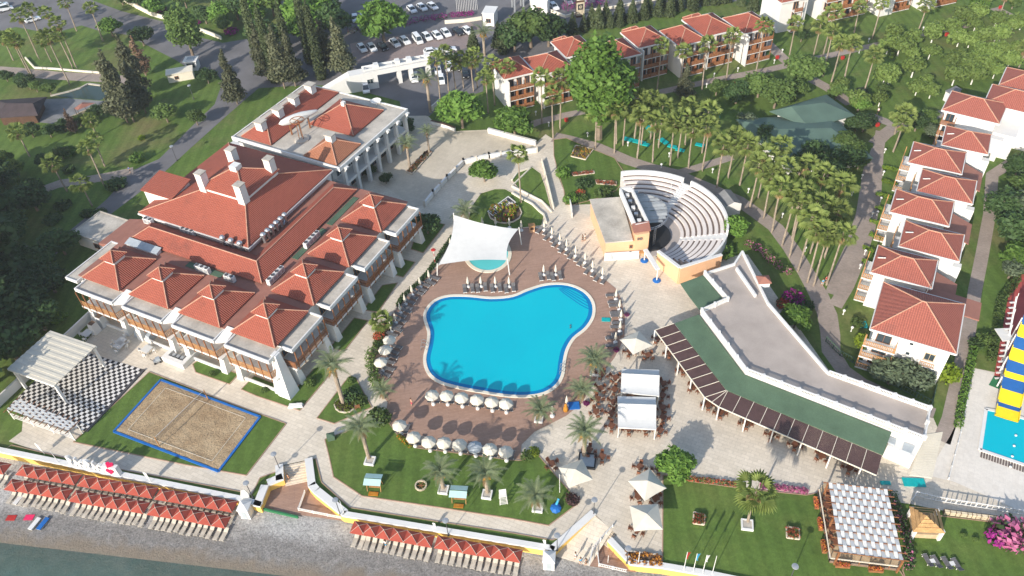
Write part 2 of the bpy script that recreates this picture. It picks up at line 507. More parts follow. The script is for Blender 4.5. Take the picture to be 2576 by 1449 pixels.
# ================================================================== ground
def sheet(name, pts, z, mat, world=False, kind='structure'):
    P = [(p[0], p[1], z) for p in (pts if world else [G(u, v, z) for u, v in pts])]
    a = sum(P[i][0] * P[(i + 1) % len(P)][1] - P[(i + 1) % len(P)][0] * P[i][1] for i in range(len(P)))
    if a < 0: P = P[::-1]
    return struct(MB().face(P).build(name, mat), kind)
# line of the sea wall, west to east, with the two sets of steps cut into it
SEA = DL('-40,1131 0,1139 610,1263 655,1277 676,1224 714,1208 712,1170 768,1158 776,1226 790,1242 862,1300 1380,1386 1392,1390 1498,1296 1552,1346 1528,1362 1585,1423 1664,1431 1770,1449 1900,1476')
SW = [G(u, v, 0) for u, v in SEA]
wd = (SW[-1] - SW[0]).normalized()
west, east = SW[0] - wd * 900, SW[-1] + wd * 900
gp = [tuple(west)[:2]] + [tuple(p)[:2] for p in SW] + [tuple(east)[:2], (3500, 200), (3500, 6000), (-3500, 6000), (-3500, 700)]
sheet('ground', gp, 0.0, 'grass_park', world=True)
# beach and sea bed fall away from the wall
wn = Vector((wd.y, -wd.x, 0))
if wn.y > 0: wn = -wn
W0 = SW[1]
_a, _b, _c0 = G(0, 1365, -2.2), G(720, 1449, -2.2), G(0, 1139, -1.2)
_n = (_b - _a).cross(_c0 - _a)
def beach_z(p):
    z = _a.z - (_n.x * (p.x - _a.x) + _n.y * (p.y - _a.y)) / _n.z
    if z > -1.2: z = -1.2
    if z < -2.3: z = -2.3 + (z + 2.3) * 1.9
    return z
def GB(u, v, dz=0.0):
    z = -1.5
    for _ in range(12):
        p = G(u, v, z + dz); z = beach_z(p)
    p.z = z; return p
mb = MB()
ts = [-14, -6, -3] + [k * 1.0 for k in range(0, 34)] + [40, 60, 200]
xs = [-900, -200] + list(range(-60, 200, 8)) + [400, 900]
for i in range(len(xs) - 1):
    for j in range(len(ts) - 1):
        q = []
        for (a, b2) in ((i, j), (i, j + 1), (i + 1, j + 1), (i + 1, j)):
            p_ = W0 + wd * xs[a] + wn * ts[b2]
            q.append((p_.x, p_.y, max(-9, beach_z(p_))))
        mb.face(q)
struct(mb.build('beach', 'pebbles'))
q = [W0 + wd * x + wn * t_ for x, t_ in ((-900, 4), (-900, 900), (900, 900), (900, 4))]
sheet('sea', [(p_.x, p_.y) for p_ in q], -2.2, 'sea_water', world=True)

# paving, roads and paths: each sheet a little above the one below
def strip(name, pts, width, z, mat, end=None):
    """ribbon along picture points; width in metres (or one per point)"""
    P = [G(u, v, z) for u, v in pts]
    L, Rr = [], []
    for i, p_ in enumerate(P):
        d = (P[min(i + 1, len(P) - 1)] - P[max(i - 1, 0)]); d.z = 0; d.normalize()
        n = Vector((-d.y, d.x, 0)); w_ = width[i] if isinstance(width, (list, tuple)) else width
        L.append(p_ + n * w_ / 2); Rr.append(p_ - n * w_ / 2)
    mb = MB()
    for i in range(len(P) - 1): mb.face([L[i], Rr[i], Rr[i + 1], L[i + 1]])
    return struct(mb.build(name, mat))
sheet('road', DL('-140,-90 215,-90 218,-4 305,28 425,58 440,80 560,108 640,95 700,60 715,-90 2500,-90 2250,-22 1900,-6 1790,14 1560,36 1480,52 1420,95 1400,150 1300,160 1215,185 1215,230 1120,262 1080,292 1015,297 1005,255 930,235 880,215 830,215 760,215 650,222 560,300 480,372 395,450 330,500 270,545 190,605 140,640 120,625 200,560 270,500 330,430 400,400 470,330 540,262 560,205 540,180 480,176 440,150 385,122 320,88 250,78 205,64 130,85 40,68 -20,85 -140,110'), .02, 'asphalt')
sheet('parking_lot', DL('880,110 935,98 1150,70 1180,55 1215,78 1180,118 1120,140 1000,150 890,160'), .034, 'lot_paving')
strip('path', DL('-20,176 40,180 135,190 270,197 345,205'), 4.2, .024, 'brick_path')
strip('path', DL('335,430 290,440 225,452 150,462 95,482'), 3.2, .026, 'brick_path')
strip('path', DL('1392,345 1430,352 1500,370 1580,404 1640,423 1700,437 1745,457 1800,480 1858,505 1900,535 1950,572 1990,625 2030,690 2058,740 2080,790 2088,840 2090,885 2120,930 2170,965 2260,1005 2350,1040'), [4, 3.6, 3.4, 3.2, 3.2, 3.2, 3.2, 3.2, 3.2, 3.2, 3.2, 3.2, 3.2, 3.4, 3.4, 3.2, 3, 2.6, 2.4, 2.2, 2.2], .026, 'brick_path')
strip('path', DL('2216,330 2208,380 2200,500 2185,575 2160,650 2130,720 2100,770'), 2.3, .03, 'brick_path')
strip('path', DL('2206,375 2185,430 2168,540 2140,625 2110,690 2092,740'), 2.3, .034, 'brick_path')
strip('path', DL('1320,322 1350,308 1420,290 1560,263 1650,234 1800,201 1930,176 2040,150 2195,115 2330,84 2450,60'), 2.4, .03, 'brick_path')
strip('path', DL('1915,95 1975,152 2035,196 2090,226 2140,262'), 3.0, .034, 'brick_path')
strip('path', DL('2186,290 2225,305 2252,318 2310,302 2375,284'), 2.6, .034, 'brick_path')
strip('path', DL('2252,318 2222,340 2200,362'), 3.0, .038, 'brick_path')
strip('path', DL('1700,437 1760,420 1840,395'), 2.2, .03, 'brick_path')
strip('path', DL('2600,392 2540,412 2495,440 2488,540 2470,640 2452,730 2436,830 2406,975 2388,1055 2368,1110'), [2.6, 2.6, 2.4, 2.2, 2.2, 2.2, 2.2, 2.2, 2.2, 2.4], .03, 'brick_path')
strip('path', DL('2500,20 2550,45 2600,65'), 3.0, .03, 'brick_path')
# big light paving of the promenade, the pool surroundings and the terrace
c2b = [(p_.x, p_.y) for p_ in SW]
pav = [G(u, v) for u, v in DL('22,1110 55,1085 60,1030 130,950 200,880 262,800 330,700 480,520 700,470 880,425 1000,300')] + \
      [G(u, v) for u, v in DL('1072,289 1100,314 1145,330 1240,326 1345,362 1372,338 1394,352 1392,385 1402,440 1417,478 1422,516 1484,514 1560,560 1640,640 1720,690 1800,650 1880,640 2090,940 2340,1035 2368,1100 2400,1040 2445,925 2500,936 2720,985 2720,1395 2560,1330 2400,1290 2290,1268 2082,1238 2030,1245 1735,1210 1710,1195 1667,1195 1666,1428')]
pav += [SW[17] * 1.0, SW[16], SW[15], SW[14], SW[13], SW[12], SW[11], SW[10], SW[9], SW[8], SW[7], SW[6], SW[5], SW[4], SW[3], SW[2]]
pav = [Vector((p_.x, p_.y, 0)) for p_ in pav]
sheet('paving', [(p_.x, p_.y) for p_ in pav] + [(G(300, 1203).x, G(300, 1203).y)], .016, 'travertine', world=True)
sheet('terrace_paving', DL('1008,292 1072,291 1100,316 1145,332 1235,330 1345,364 1348,382 1290,388 1230,396 1165,412 1125,452 1090,490 1070,515 1040,521 985,480 920,440 930,400 1000,320'), .05, 'terrace_stone')
sheet('water_park_paving', DL('2448,926 2500,938 2720,990 2720,1352 2400,1212 2330,1195 2390,1095 2420,1035'), .03, 'white_paving')
sheet('boardwalk', TL(3, 3, '1560,20 1760,0 1650,470 1420,440'), .04, 'cream')
# brown deck round the pool
DECK = DL('1105,668 1135,640 1150,590 1200,573 1300,573 1345,572 1368,580 1400,610 1440,650 1480,682 1520,702 1548,725 1562,752 1572,800 1570,850 1545,900 1525,925 1500,950 1480,985 1462,1015 1425,1045 1392,1062 1345,1085 1312,1118 1308,1155 1180,1140 1048,1124 1002,1090 985,1072 968,1045 975,1012 955,985 945,960 935,930 925,900 940,860 968,815 1000,770 1040,725 1075,690')
sheet('pool_deck', DECK, .06, 'pool_deck')
def lawn(pts, z=.07, mat='grass', edge='kerb', w=.14):
    P = [G(u, v, 0) for u, v in pts]
    a = sum(P[i].x * P[(i + 1) % len(P)].y - P[(i + 1) % len(P)].x * P[i].y for i in range(len(P)))
    if a < 0: P = P[::-1]
    o = struct(MB().face([(p_.x, p_.y, z) for p_ in P]).build('lawn', mat))
    if edge:
        mb = MB()
        for i in range(len(P)):
            A_, B_ = P[i], P[(i + 1) % len(P)]
            if (B_ - A_).length > .3: mb.bar((A_.x, A_.y, z - .01), (B_.x, B_.y, z - .01), w, .09)
        mb.build('kerb', edge, o)
    return o
lawn(DL('376,936 470,972 560,1008 720,1066 620,1196 470,1170 330,1142 185,1112'))
lawn(DL('30,1120 175,1155 322,1185 460,1210 610,1238 611,1256 300,1196 15,1130'))
lawn(TL(0, 2, '1940,770 2010,720 2400,868 2310,970 1970,850'))
lawn(DL('607,980 640,946 739,984 806,910 832,940 754,1033 644,996'))
lawn(DL('829,876 891,800 926,807 866,884'))
lawn(DL('913,780 962,718 1000,712 951,786'))
lawn(DL('984,690 1001,650 1044,660 1014,698'))
lawn(DL('1034,627 1049,580 1079,557 1119,565 1064,637'))
lawn(DL('797,1052 866,962 881,946 896,952 935,1025 841,1066'))
lawn(DL('817,1106 857,1090 869,1088 929,1042 968,1050 1001,1096 1046,1127 1170,1143 1288,1158 1310,1159 1350,1141 1397,1196 1457,1264 1380,1322 1288,1305 1100,1276 911,1248 839,1200 828,1150'))
lawn(DL('771,1160 794,1154 809,1214 879,1277 1080,1309 1288,1341 1390,1359 1427,1342 1490,1294 1411,1373 1396,1386 1288,1368 1080,1333 870,1298 800,1240 782,1222'))
lawn(DL('636,1240 654,1202 705,1184 711,1204 672,1217 653,1264 615,1258'))
lawn(DL('1667,1196 1710,1196 1735,1211 1830,1224 1931,1236 2028,1246 2056,1240 2066,1300 2086,1415 2262,1436 2290,1480 1900,1474 1770,1446 1666,1428'))
lawn(DL('2284,1345 2300,1290 2380,1300 2480,1312 2720,1345 2720,1500 2290,1500 2270,1436'))
lawn(DL('1392,352 1424,348 1480,372 1545,398 1566,430 1574,452 1548,480 1500,500 1436,517 1424,514 1418,478 1405,440 1393,392'))
lawn(DL('1288,455 1302,432 1337,420 1360,437 1372,472 1386,524 1357,502 1302,472'), edge='kerb_pale')
lawn(DL('1172,572 1186,520 1209,487 1245,476 1270,476 1300,492 1350,525 1368,545 1362,568 1290,577 1200,576'), edge='kerb_pale')
lawn(DL('1082,290 1110,268 1150,262 1240,285 1262,318 1240,325 1150,328 1102,312'), edge=None)
lawn(DL('1262,320 1310,330 1360,332 1345,360 1270,340'), edge=None)
lawn(DL('1740,690 1800,660 1866,634 1870,600 1810,600 1790,640'), edge=None)
sheet('red_court', DL('2545,690 2720,690 2720,1000 2575,965 2500,945'), .05, 'red_floor')  # red floor of the running court
sheet('green_mat', TL(3, 2, '2220,975 2275,880 2350,910 2325,1018'), .07, 'green_floor')
# pond and dark terrace at the upper left
sheet('pond', TL(0, 0, '520,960 620,940 760,905 890,855 1090,880 1120,920 1130,960 1000,1010 880,1000 700,985'), .03, 'pond_water')
mb = MB(); rim = [GT(0, 0, *p_) for p_ in ((510, 970), (700, 925), (810, 890), (890, 848), (1000, 862), (1090, 872), (1130, 950))]
for a_, b2 in zip(rim, rim[1:]): mb.bar((a_.x, a_.y, .12), (b2.x, b2.y, .12), .5, .3)
struct(mb.build('pond_rim', 'concrete'))
sheet('dark_terrace', TL(0, 0, '380,1000 700,990 1000,1015 1140,1010 900,1120 560,1250 380,1230'), .022, 'concrete_dark')
# ================================================================== buildings
def caps(mb, r=.11, dz=.05, step=None):
    c = MB()
    for a, b in mb.hips: c.tube((a[0], a[1], a[2] + dz), (b[0], b[1], b[2] + dz), r, r, 5)
    return c
def roof(parent, x0, y0, x1, y1, z, h, mat='roof_tile', inset=None, cap=True, name='roof'):
    mb = MB().hip(x0, y0, x1, y1, z, h, inset=inset)
    o = mb.build(name, mat, parent)
    if cap: caps(mb).build('ridge_cap', 'ridge_tile', o)
    return o
def window(parent, p, nx, ny, w, h, mat='glass_dark', frame='wood', bars=1):
    """window on a wall: p bottom centre, (nx, ny) outward normal; frame proud of the wall, pane set back in it"""
    tx, ty = -ny, nx
    def pt(a, o, z): return (p[0] + tx * a + nx * o, p[1] + ty * a + ny * o, p[2] + z)
    f = MB()
    for a, b in ((-w / 2, -w / 2 + .09), (w / 2 - .09, w / 2)): f.bar(pt((a + b) / 2, .05, 0), pt((a + b) / 2, .05, h), .09, .10)
    for z in (.045, h - .045): f.bar(pt(-w / 2, .05, z), pt(w / 2, .05, z), .10, .09)
    for k in range(bars):
        a = -w / 2 + w * (k + 1) / (bars + 1); f.bar(pt(a, .05, 0), pt(a, .05, h), .06, .08)
    fo = f.build('window', frame, parent)
    MB().face([pt(-w / 2, .03, 0), pt(w / 2, .03, 0), pt(w / 2, .03, h), pt(-w / 2, .03, h)]).build('pane', mat, fo)
    return fo
def railing(parent, a, b, z, h=.95, mat='wood', gap=.34, name='railing', bw=.07, cross=False):
    a, b = Vector((a[0], a[1], z)), Vector((b[0], b[1], z)); L = (b - a).length; d = (b - a) / L
    mb = MB(); up = Vector((0, 0, 1))
    mb.bar(a + up * h, b + up * h, .09, .08); mb.bar(a + up * .12, b + up * .12, .06, .06)
    n = max(2, int(L / gap))
    for k in range(n + 1): mb.bar(a + d * L * k / n + up * .1, a + d * L * k / n + up * h, bw, .04)
    if cross:
        for k in range(n): mb.bar(a + d * L * k / n + up * .12, a + d * L * (k + 1) / n + up * h, .05, .05)
    return mb.build(name, mat, parent)
def slab(parent, x0, y0, x1, y1, z0, z1, name='roof_slab', lip=.28, mat='concrete', edge='white'):
    """flat roof: floor with a white parapet round it"""
    o = MB().box(x0 + .2, y0 + .2, z0, x1 - .2, y1 - .2, z1).build(name, mat, parent)
    e = MB()
    t = .22
    e.box(x0, y0, z0 - .15, x1, y0 + t, z1 + lip); e.box(x0, y1 - t, z0 - .15, x1, y1, z1 + lip)
    e.box(x0, y0 + t, z0 - .15, x0 + t, y1 - t, z1 + lip); e.box(x1 - t, y0 + t, z0 - .15, x1, y1 - t, z1 + lip)
    e.build('parapet', edge, o)
    return o
def ac_unit(loc, rz, label, n=3, grp='rooftop cooling units of the main hotel building'):
    o = thing('air_conditioner', label, 'air conditioner', loc, rz, grp)
    for k in range(n):
        c = MB().box(k * 1.05, 0, .12, k * 1.05 + .95, .75, 1.25).build('casing', 'white', o)
        MB().lathe([(.02, 0), (.34, .0), (.34, .06), (.02, .06)], 10, (k * 1.05 + .47, .37, 1.25)).build('fan_grille', 'dark_grey', c)
        MB().box(k * 1.05 + .12, -.03, .3, k * 1.05 + .83, -.002, 1.05).build('vent', 'metal_grey', c)
    MB().box(-.1, .1, 0, n * 1.05, .65, .12).build('base', 'concrete_dark', o)
    return o

# ---- main hotel building: local axes u (right along the front), w (away from the sea)
HF = Fr(-28, -72, 57)
H = thing('hotel_building', 'large white hotel building with red tiled roofs and small pavilion roofs on two sides', 'hotel', HF.w(0, 0), RD(-28))
MB().box(-46, 3.0, 0, -3.2, 42, 8.0).build('wall', 'white_wall', H)
MB().box(-46.3, 2.8, 8.0, -3.0, 43.8, 8.16).build('roof_deck', 'pink_roof', H)
def pavilion(x0, y0):
    r = roof(H, x0, y0, x0 + 8.9, y0 + 8.9, 8.45, 2.85, name='pavilion_roof')
    cx, cy = x0 + 4.45, y0 + 4.45
    c = MB().box(cx - 1.25, cy - 1.25, 9.9, cx + 1.25, cy + 1.25, 11.3).build('cupola', 'white', r)
    mb = MB().hip(cx - 1.65, cy - 1.65, cx + 1.65, cy + 1.65, 11.36, 1.15, th=.1)
    mb.build('cupola_roof', 'roof_tile', r); caps(mb, .08).build('cupola_cap', 'ridge_tile', r)
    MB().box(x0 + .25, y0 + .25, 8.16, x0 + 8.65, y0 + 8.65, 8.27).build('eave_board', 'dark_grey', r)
    return r
def bay_front(x0, x1):
    """balcony bay facing the sea (outer edge w = 0)"""
    slab(H, x0, 0, x1, 3.6, 7.45, 7.75)
    fl = MB().box(x0, -.3, 3.75, x1 + .6, 3.0, 4.05).build('balcony_floor', 'white', H)
    railing(fl, (x0 + .1, -.2), (x1 - .3, -.2), 4.05, 1.35, 'wood_light', .26, cross=True, bw=.11)
    railing(fl, (x1 - .3, -.2), (x1 + .5, 2.2), 4.05, 1.35, 'wood_light', .26, cross=True, bw=.11)
    for k in range(6):
        a = x0 + .35 + k * (x1 - x0 - .7) / 5
        MB().bar((a, -.25, 3.4), (a, -.25, 7.45), .16, .16).build('post', 'wood', H)
    MB().box(x0 + .5, 2.94, 4.3, x1 - .4, 2.99, 6.9).build('balcony_glazing', 'wood_dark', H)
    n = 4
    for k in range(n):
        a = x0 + .7 + k * (x1 - x0 - 1.2) / n
        window(H, (a + .9, 3.0, 4.35), 0, -1, 1.5, 2.3, 'glass_dark', 'wood_light', 1)
    for a in (x0 + .2, x1 - 1.0):
        mb = MB(); mb.mesh([(a, -.2, 0), (a + 1.3, -.2, 0), (a + 1.3, 2.6, 0), (a, 2.6, 0), (a + .2, .35, 3.75), (a + 1.1, .35, 3.75), (a + 1.1, 2.4, 3.75), (a + .2, 2.4, 3.75)],
                           [(0, 1, 5, 4), (1, 2, 6, 5), (2, 3, 7, 6), (3, 0, 4, 7)])
        mb.build('buttress', 'white', H)
    window(H, ((x0 + x1) / 2, 3.0, .3), 0, -1, 3.2, 2.6, 'glass_dark', 'wood', 3)
    MB().box(x0 + 1.6, .1, .02, x1 - 1.2, .35, .7).build('low_wall', 'white', H)
def bay_right(y0, y1):
    slab(H, -3.6, y0, 0, y1, 7.45, 7.75)
    fl = MB().box(-3.0, y0 - .5, 3.75, .3, y1, 4.05).build('balcony_floor', 'white', H)
    railing(fl, (.2, y0 - .3), (.2, y1 - .1), 4.05, 1.45, 'wood', .24, cross=True, bw=.12)
    railing(fl, (-2.2, y0 - .4), (.2, y0 - .4), 4.05, 1.45, 'wood', .24, cross=True, bw=.12)
    for k in range(6):
        a = y0 + .2 + k * (y1 - y0 - .5) / 5
        MB().bar((.25, a, 3.4), (.25, a, 7.45), .16, .16).build('post', 'wood', H)
    for k in range(4):
        a = y0 + .5 + k * (y1 - y0 - 1.0) / 4
        window(H, (-3.2, a + .9, 4.35), 1, 0, 1.5, 2.3, 'glass_dark', 'wood_light', 1)
    for a in (y0 - .4, y1 - 1.1):
        mb = MB(); mb.mesh([(-2.6, a, 0), (.2, a, 0), (.2, a + 1.3, 0), (-2.6, a + 1.3, 0), (-2.4, a + .2, 3.75), (-.35, a + .2, 3.75), (-.35, a + 1.1, 3.75), (-2.4, a + 1.1, 3.75)],
                           [(0, 1, 5, 4), (1, 2, 6, 5), (2, 3, 7, 6), (3, 0, 4, 7)])
        mb.build('buttress', 'white', H)
    window(H, (-3.2, (y0 + y1) / 2, .3), 1, 0, 4.2, 2.6, 'glass_dark', 'wood', 4)
for k in range(4): bay_front(-10.9 - 11.15 * k, -1.9 - 11.15 * k)
for k in range(4): bay_right(3.4 + 10.4 * k, 11.7 + 10.4 * k)
for k in range(4): pavilion(-11.4 - 11.15 * k, 2.5)
for k in range(1, 4): pavilion(-11.4, 2.5 + 10.4 * k)
for k in range(3): MB().mesh([(-12.9 - 11.15 * k, .1, 7.75), (-12.9 - 11.15 * k, 3.4, 8.3), (-11.2 - 11.15 * k, 3.4, 8.3), (-11.2 - 11.15 * k, 1.2, 7.75), (-12.9 - 11.15 * k, .1, 7.3), (-12.9 - 11.15 * k, 3.4, 7.3), (-11.2 - 11.15 * k, 3.4, 7.3), (-11.2 - 11.15 * k, 1.2, 7.3)], [(0, 3, 2, 1), (0, 4, 7, 3), (3, 7, 6, 2), (2, 6, 5, 1), (1, 5, 4, 0)]).build('parapet_link', 'white', H)
mb = MB(); mb.mesh([(-2.0, -.4, 0), (.4, -.4, 0), (.4, 2.0, 0), (-2.0, 2.0, 0), (-2.6, 1.3, 7.9), (-1.6, 1.3, 7.9), (-1.6, 2.4, 7.9), (-2.6, 2.4, 7.9)], [(0, 1, 5, 4), (1, 2, 6, 5), (2, 3, 7, 6), (3, 0, 4, 7), (4, 5, 6, 7)])
mb.build('corner_buttress', 'white', H)
slab(H, -48.4, 1.6, -45.5, 12.5, 7.45, 7.75, lip=.15)
MB().box(-47.9, 3.5, 0, -46.0, 12.3, 7.3).build('side_wall', 'white_wall', H)
# ring roof (ridge follows two sides), inner big roof with lantern and chimneys
o8, zi, zr = 8.6, 8.6, 10.45
P = lambda x, y, z: (x, y, z)
mb = MB()
mb.face([P(-44.6, 13.6, o8), P(-13.9, 13.6, o8), P(-16.7, 16.4, zr), P(-41.5, 16.4, zr)])
mb.face([P(-13.9, 13.6, o8), P(-13.9, 42.8, o8), P(-16.7, 39.6, zr), P(-16.7, 16.4, zr)])
mb.face([P(-19.5, 42.8, zi), P(-19.5, 19.2, zi), P(-16.7, 16.4, zr), P(-16.7, 39.6, zr)])
mb.face([P(-19.5, 19.2, zi), P(-44.6, 19.2, zi), P(-41.5, 16.4, zr), P(-16.7, 16.4, zr)])
mb.face([P(-44.6, 19.2, zi), P(-44.6, 13.6, o8), P(-41.5, 16.4, zr)])
mb.face([P(-13.9, 42.8, o8), P(-19.5, 42.8, zi), P(-16.7, 39.6, zr)])
rr = mb.build('ring_roof', 'roof_tile', H)
mb.hips = [(P(-44.6, 13.6, o8), P(-41.5, 16.4, zr)), (P(-41.5, 16.4, zr), P(-16.7, 16.4, zr)), (P(-13.9, 13.6, o8), P(-16.7, 16.4, zr)), (P(-16.7, 16.4, zr), P(-16.7, 39.6, zr)), (P(-13.9, 42.8, o8), P(-16.7, 39.6, zr))]
caps(mb).build('ridge_cap', 'ridge_tile', rr)
MB().box(-47.6, 19.9, 0, -21.8, 45.2, 9.3).build('inner_wall', 'white_wall', H)
ez, lz = 9.55, 13.3
mb = MB()
E0 = [(-47.9, 19.7, ez), (-21.5, 19.7, ez), (-21.5, 45.5, ez), (-47.9, 45.5, ez)]
E1 = [(-36.8, 26.5, lz), (-26.5, 26.5, lz), (-26.5, 36.2, lz), (-36.8, 36.2, lz)]
for k in range(4): mb.face([E0[k], E0[(k + 1) % 4], E1[(k + 1) % 4], E1[k]])
mb.face([(p[0], p[1], p[2] - .2) for p in E0][::-1])
for k in range(4): mb.face([(E0[k][0], E0[k][1], ez - .2), (E0[(k + 1) % 4][0], E0[(k + 1) % 4][1], ez - .2), E0[(k + 1) % 4], E0[k]])
br = mb.build('main_roof', 'roof_tile', H)
mb.hips = [(E0[k], E1[k]) for k in range(4)]
caps(mb).build('ridge_cap', 'ridge_tile', br)
MB().box(-48.1, 19.5, 9.0, -21.3, 45.7, 9.3).build('gutter', 'white', br)
ln = MB().box(-36.8, 26.5, 13.0, -26.5, 36.2, 14.1).build('lantern', 'white', br)
roof(H, -37.1, 26.2, -26.2, 36.5, 14.2, 2.3, name='lantern_roof')
for k, (x, y) in enumerate(((-36.2, 26.9), (-26.9, 26.7), (-27.2, 35.5), (-36.1, 35.3))):
    c = MB().box(x - .75, y - .75, 12.5, x + .75, y + .75, 17.0).build('chimney', 'white_wall', H)
    MB().box(x - .85, y - .85, 17.0, x + .85, y + .85, 17.18).build('chimney_top', 'concrete', c)
MB().box(-32.4, 30.5, 15.5, -30.8, 32.1, 17.2).build('roof_box', 'white', H)
tw = MB().mesh([(-49.8, 23.8, 0), (-42.4, 23.8, 0), (-42.4, 28.6, 0), (-49.8, 28.6, 0), (-49.8, 23.8, 11.6), (-42.4, 23.8, 11.6), (-42.4, 28.6, 12.4), (-49.8, 28.6, 12.4)], [(0, 1, 5, 4), (1, 2, 6, 5), (2, 3, 7, 6), (3, 0, 4, 7)]).build('stair_tower', 'white_wall', H)
MB().mesh([(-50.1, 23.4, 11.7), (-42.1, 23.4, 11.7), (-42.1, 29.0, 12.6), (-50.1, 29.0, 12.6), (-50.1, 23.4, 11.5), (-42.1, 23.4, 11.5), (-42.1, 29.0, 12.4), (-50.1, 29.0, 12.4)], [(0, 1, 2, 3), (7, 6, 5, 4), (0, 4, 5, 1), (1, 5, 6, 2), (2, 6, 7, 3), (3, 7, 4, 0)]).build('stair_tower_roof', 'roof_tile', tw)
MB().mesh([(-55.3, 13.8, 4.0), (-46.3, 13.6, 6.5), (-46.3, 22.0, 6.5), (-55.3, 22.0, 4.0), (-55.3, 13.8, 3.6), (-46.3, 13.6, 3.6), (-46.3, 22, 3.6), (-55.3, 22.0, 3.6)], [(0, 1, 2, 3), (0, 4, 5, 1), (1, 5, 6, 2), (2, 6, 7, 3), (3, 7, 4, 0)]).build('lean_to_roof', 'pink_roof', H)
MB().box(-55.2, 14.0, 0, -46.4, 21.8, 3.6).build('lean_to_wall', 'white_wall', H)
sk = MB().box(-44.2, 12.4, 8.16, -36.8, 13.5, 8.7).build('skylight_curb', 'white', H)
MB().mesh([(-44.4, 12.2, 8.75), (-36.6, 12.2, 8.75), (-36.6, 13.7, 9.1), (-44.4, 13.7, 9.1), (-44.4, 12.2, 8.7), (-36.6, 12.2, 8.7), (-36.6, 13.7, 9.05), (-44.4, 13.7, 9.05)], [(0, 1, 2, 3), (0, 4, 5, 1), (1, 5, 6, 2), (2, 6, 7, 3), (3, 7, 4, 0)]).build('skylight', 'canvas_grey', sk)
for x0, y0, x1, y1 in ((-13.6, 21.5, -12.3, 30.5), (-13.6, 32, -12.3, 41), (-30, 12.2, -22, 13.4)):
    MB().box(x0, y0, 8.16, x1, y1, 8.26).build('roof_strip', 'green_tile', H)
for (u, w, rz, n, lb) in ((-27.4, 12.0, 0, 3, 'white cooling units on the roof behind the second sea-side pavilion'), (-20.8, 12.0, 0, 2, 'white cooling units on the roof behind the third sea-side pavilion'),
                          (-12.4, 14.0, 90, 4, 'row of white cooling units behind the corner pavilion of the hotel'), (-12.4, 24.5, 90, 4, 'row of white cooling units behind the pavilion next to the corner one'),
                          (-37.2, 19.05, 0, 3, 'grey cooling units below the big tiled roof, seaward side'), (-46.0, 18.6, 0, 2, 'cooling units at the left end of the big tiled roof')):
    ac_unit(HF.w(u, w, 8.17), RD(-28 + rz), lb, n)
# stainless kitchen ducts in the valley between the two roofs
kk = 0
for k in range(9):
    u, w = (-20.6, 19.2 + k * 1.25) if k > 2 else (-27 + k * 2.0, 19.4)
    o = thing('vent_cowl', f'round metal roof cowl in the roof valley, {ordw(k)} counting from the sea side', 'vent', HF.w(u, w, 8.4), RD(-28 + k * 35), 'metal roof cowls in the hotel roof valley')
    MB().tube((0, 0, 0), (0, 0, 1.6), .28, .28, 8).build('pipe', 'metal', o)
    MB().lathe([(.1, 1.5), (.5, 1.6), (.55, 1.95), (.3, 2.25), (.05, 2.3)], 10).build('cowl', 'metal', o)
    MB().bar((.2, 0, .7), (1.0, .1, .3), .3, .3).build('duct', 'metal', o)

# ---- low annex left of the hotel
o = thing('annex', 'low white flat-roofed annex left of the hotel among dark trees', 'annex', HF.w(-59.5, 18.5), RD(-28))
MB().box(-4.0, -3.6, 0, 4.1, 3.4, 3.2).build('wall', 'white_wall', o)
slab(o, -4.3, -3.9, 4.2, 3.6, 3.2, 3.4, lip=.12, mat='concrete', edge='concrete')
window(o, (1.5, -3.6, .9), 0, -1, 1.6, 1.3)

# ---- reception building
UF = Fr(-30)
U = thing('reception_building', 'white two-storey reception building with tiled hip roofs and a concrete terrace roof', 'hotel', UF.w(-110.5, 113), RD(-30))
ox, oy = -110.5, 113
def X(a): return a - ox
def Y(a): return a - oy
MB().box(X(-124.2), Y(101.6), 0, X(-99.5), Y(125), 8.6).build('wall', 'white_wall', U)
MB().box(X(-124.6), Y(100.9), 8.6, X(-96.6), Y(125.4), 8.95).build('roof_slab', 'concrete', U)
e = MB()
e.box(X(-124.9), Y(100.6), 8.3, X(-96.3), Y(100.9), 9.25); e.box(X(-96.6), Y(100.9), 8.3, X(-96.3), Y(125.4), 9.15); e.box(X(-124.9), Y(125.4), 8.3, X(-96.3), Y(125.7), 9.15); e.box(X(-124.9), Y(100.9), 8.3, X(-124.6), Y(125.4), 9.15)
e.build('parapet', 'white', U)
roof(U, X(-123.0), Y(101.6), X(-114.8), Y(125.2), 9.25, 2.7)
roof(U, X(-112.6), Y(111.5), X(-100.7), Y(122.8), 9.3, 3.2)
roof(U, X(-105.8), Y(101.2), X(-97.4), Y(109.6), 9.3, 2.6, 'roof_tile_orange')
for y in (103.6, 109.2, 114.5, 120.3):
    c = MB().box(X(-119.2), Y(y - .8), 11, X(-117.4), Y(y + .8), 12.9).build('chimney', 'white_wall', U)
    MB().box(X(-119.4), Y(y - 1.0), 12.9, X(-117.2), Y(y + 1.0), 13.1).build('chimney_top', 'concrete', c)
c = MB().box(X(-102.3), Y(104.8), 11, X(-100.7), Y(106.2), 12.9).build('chimney', 'white_wall', U)
MB().box(X(-102.5), Y(104.6), 12.9, X(-100.5), Y(106.4), 13.1).build('chimney_top', 'concrete', c)
MB().box(X(-107.0), Y(116.6), 12.0, X(-106.2), Y(117.4), 13.1).build('roof_box', 'white', U)
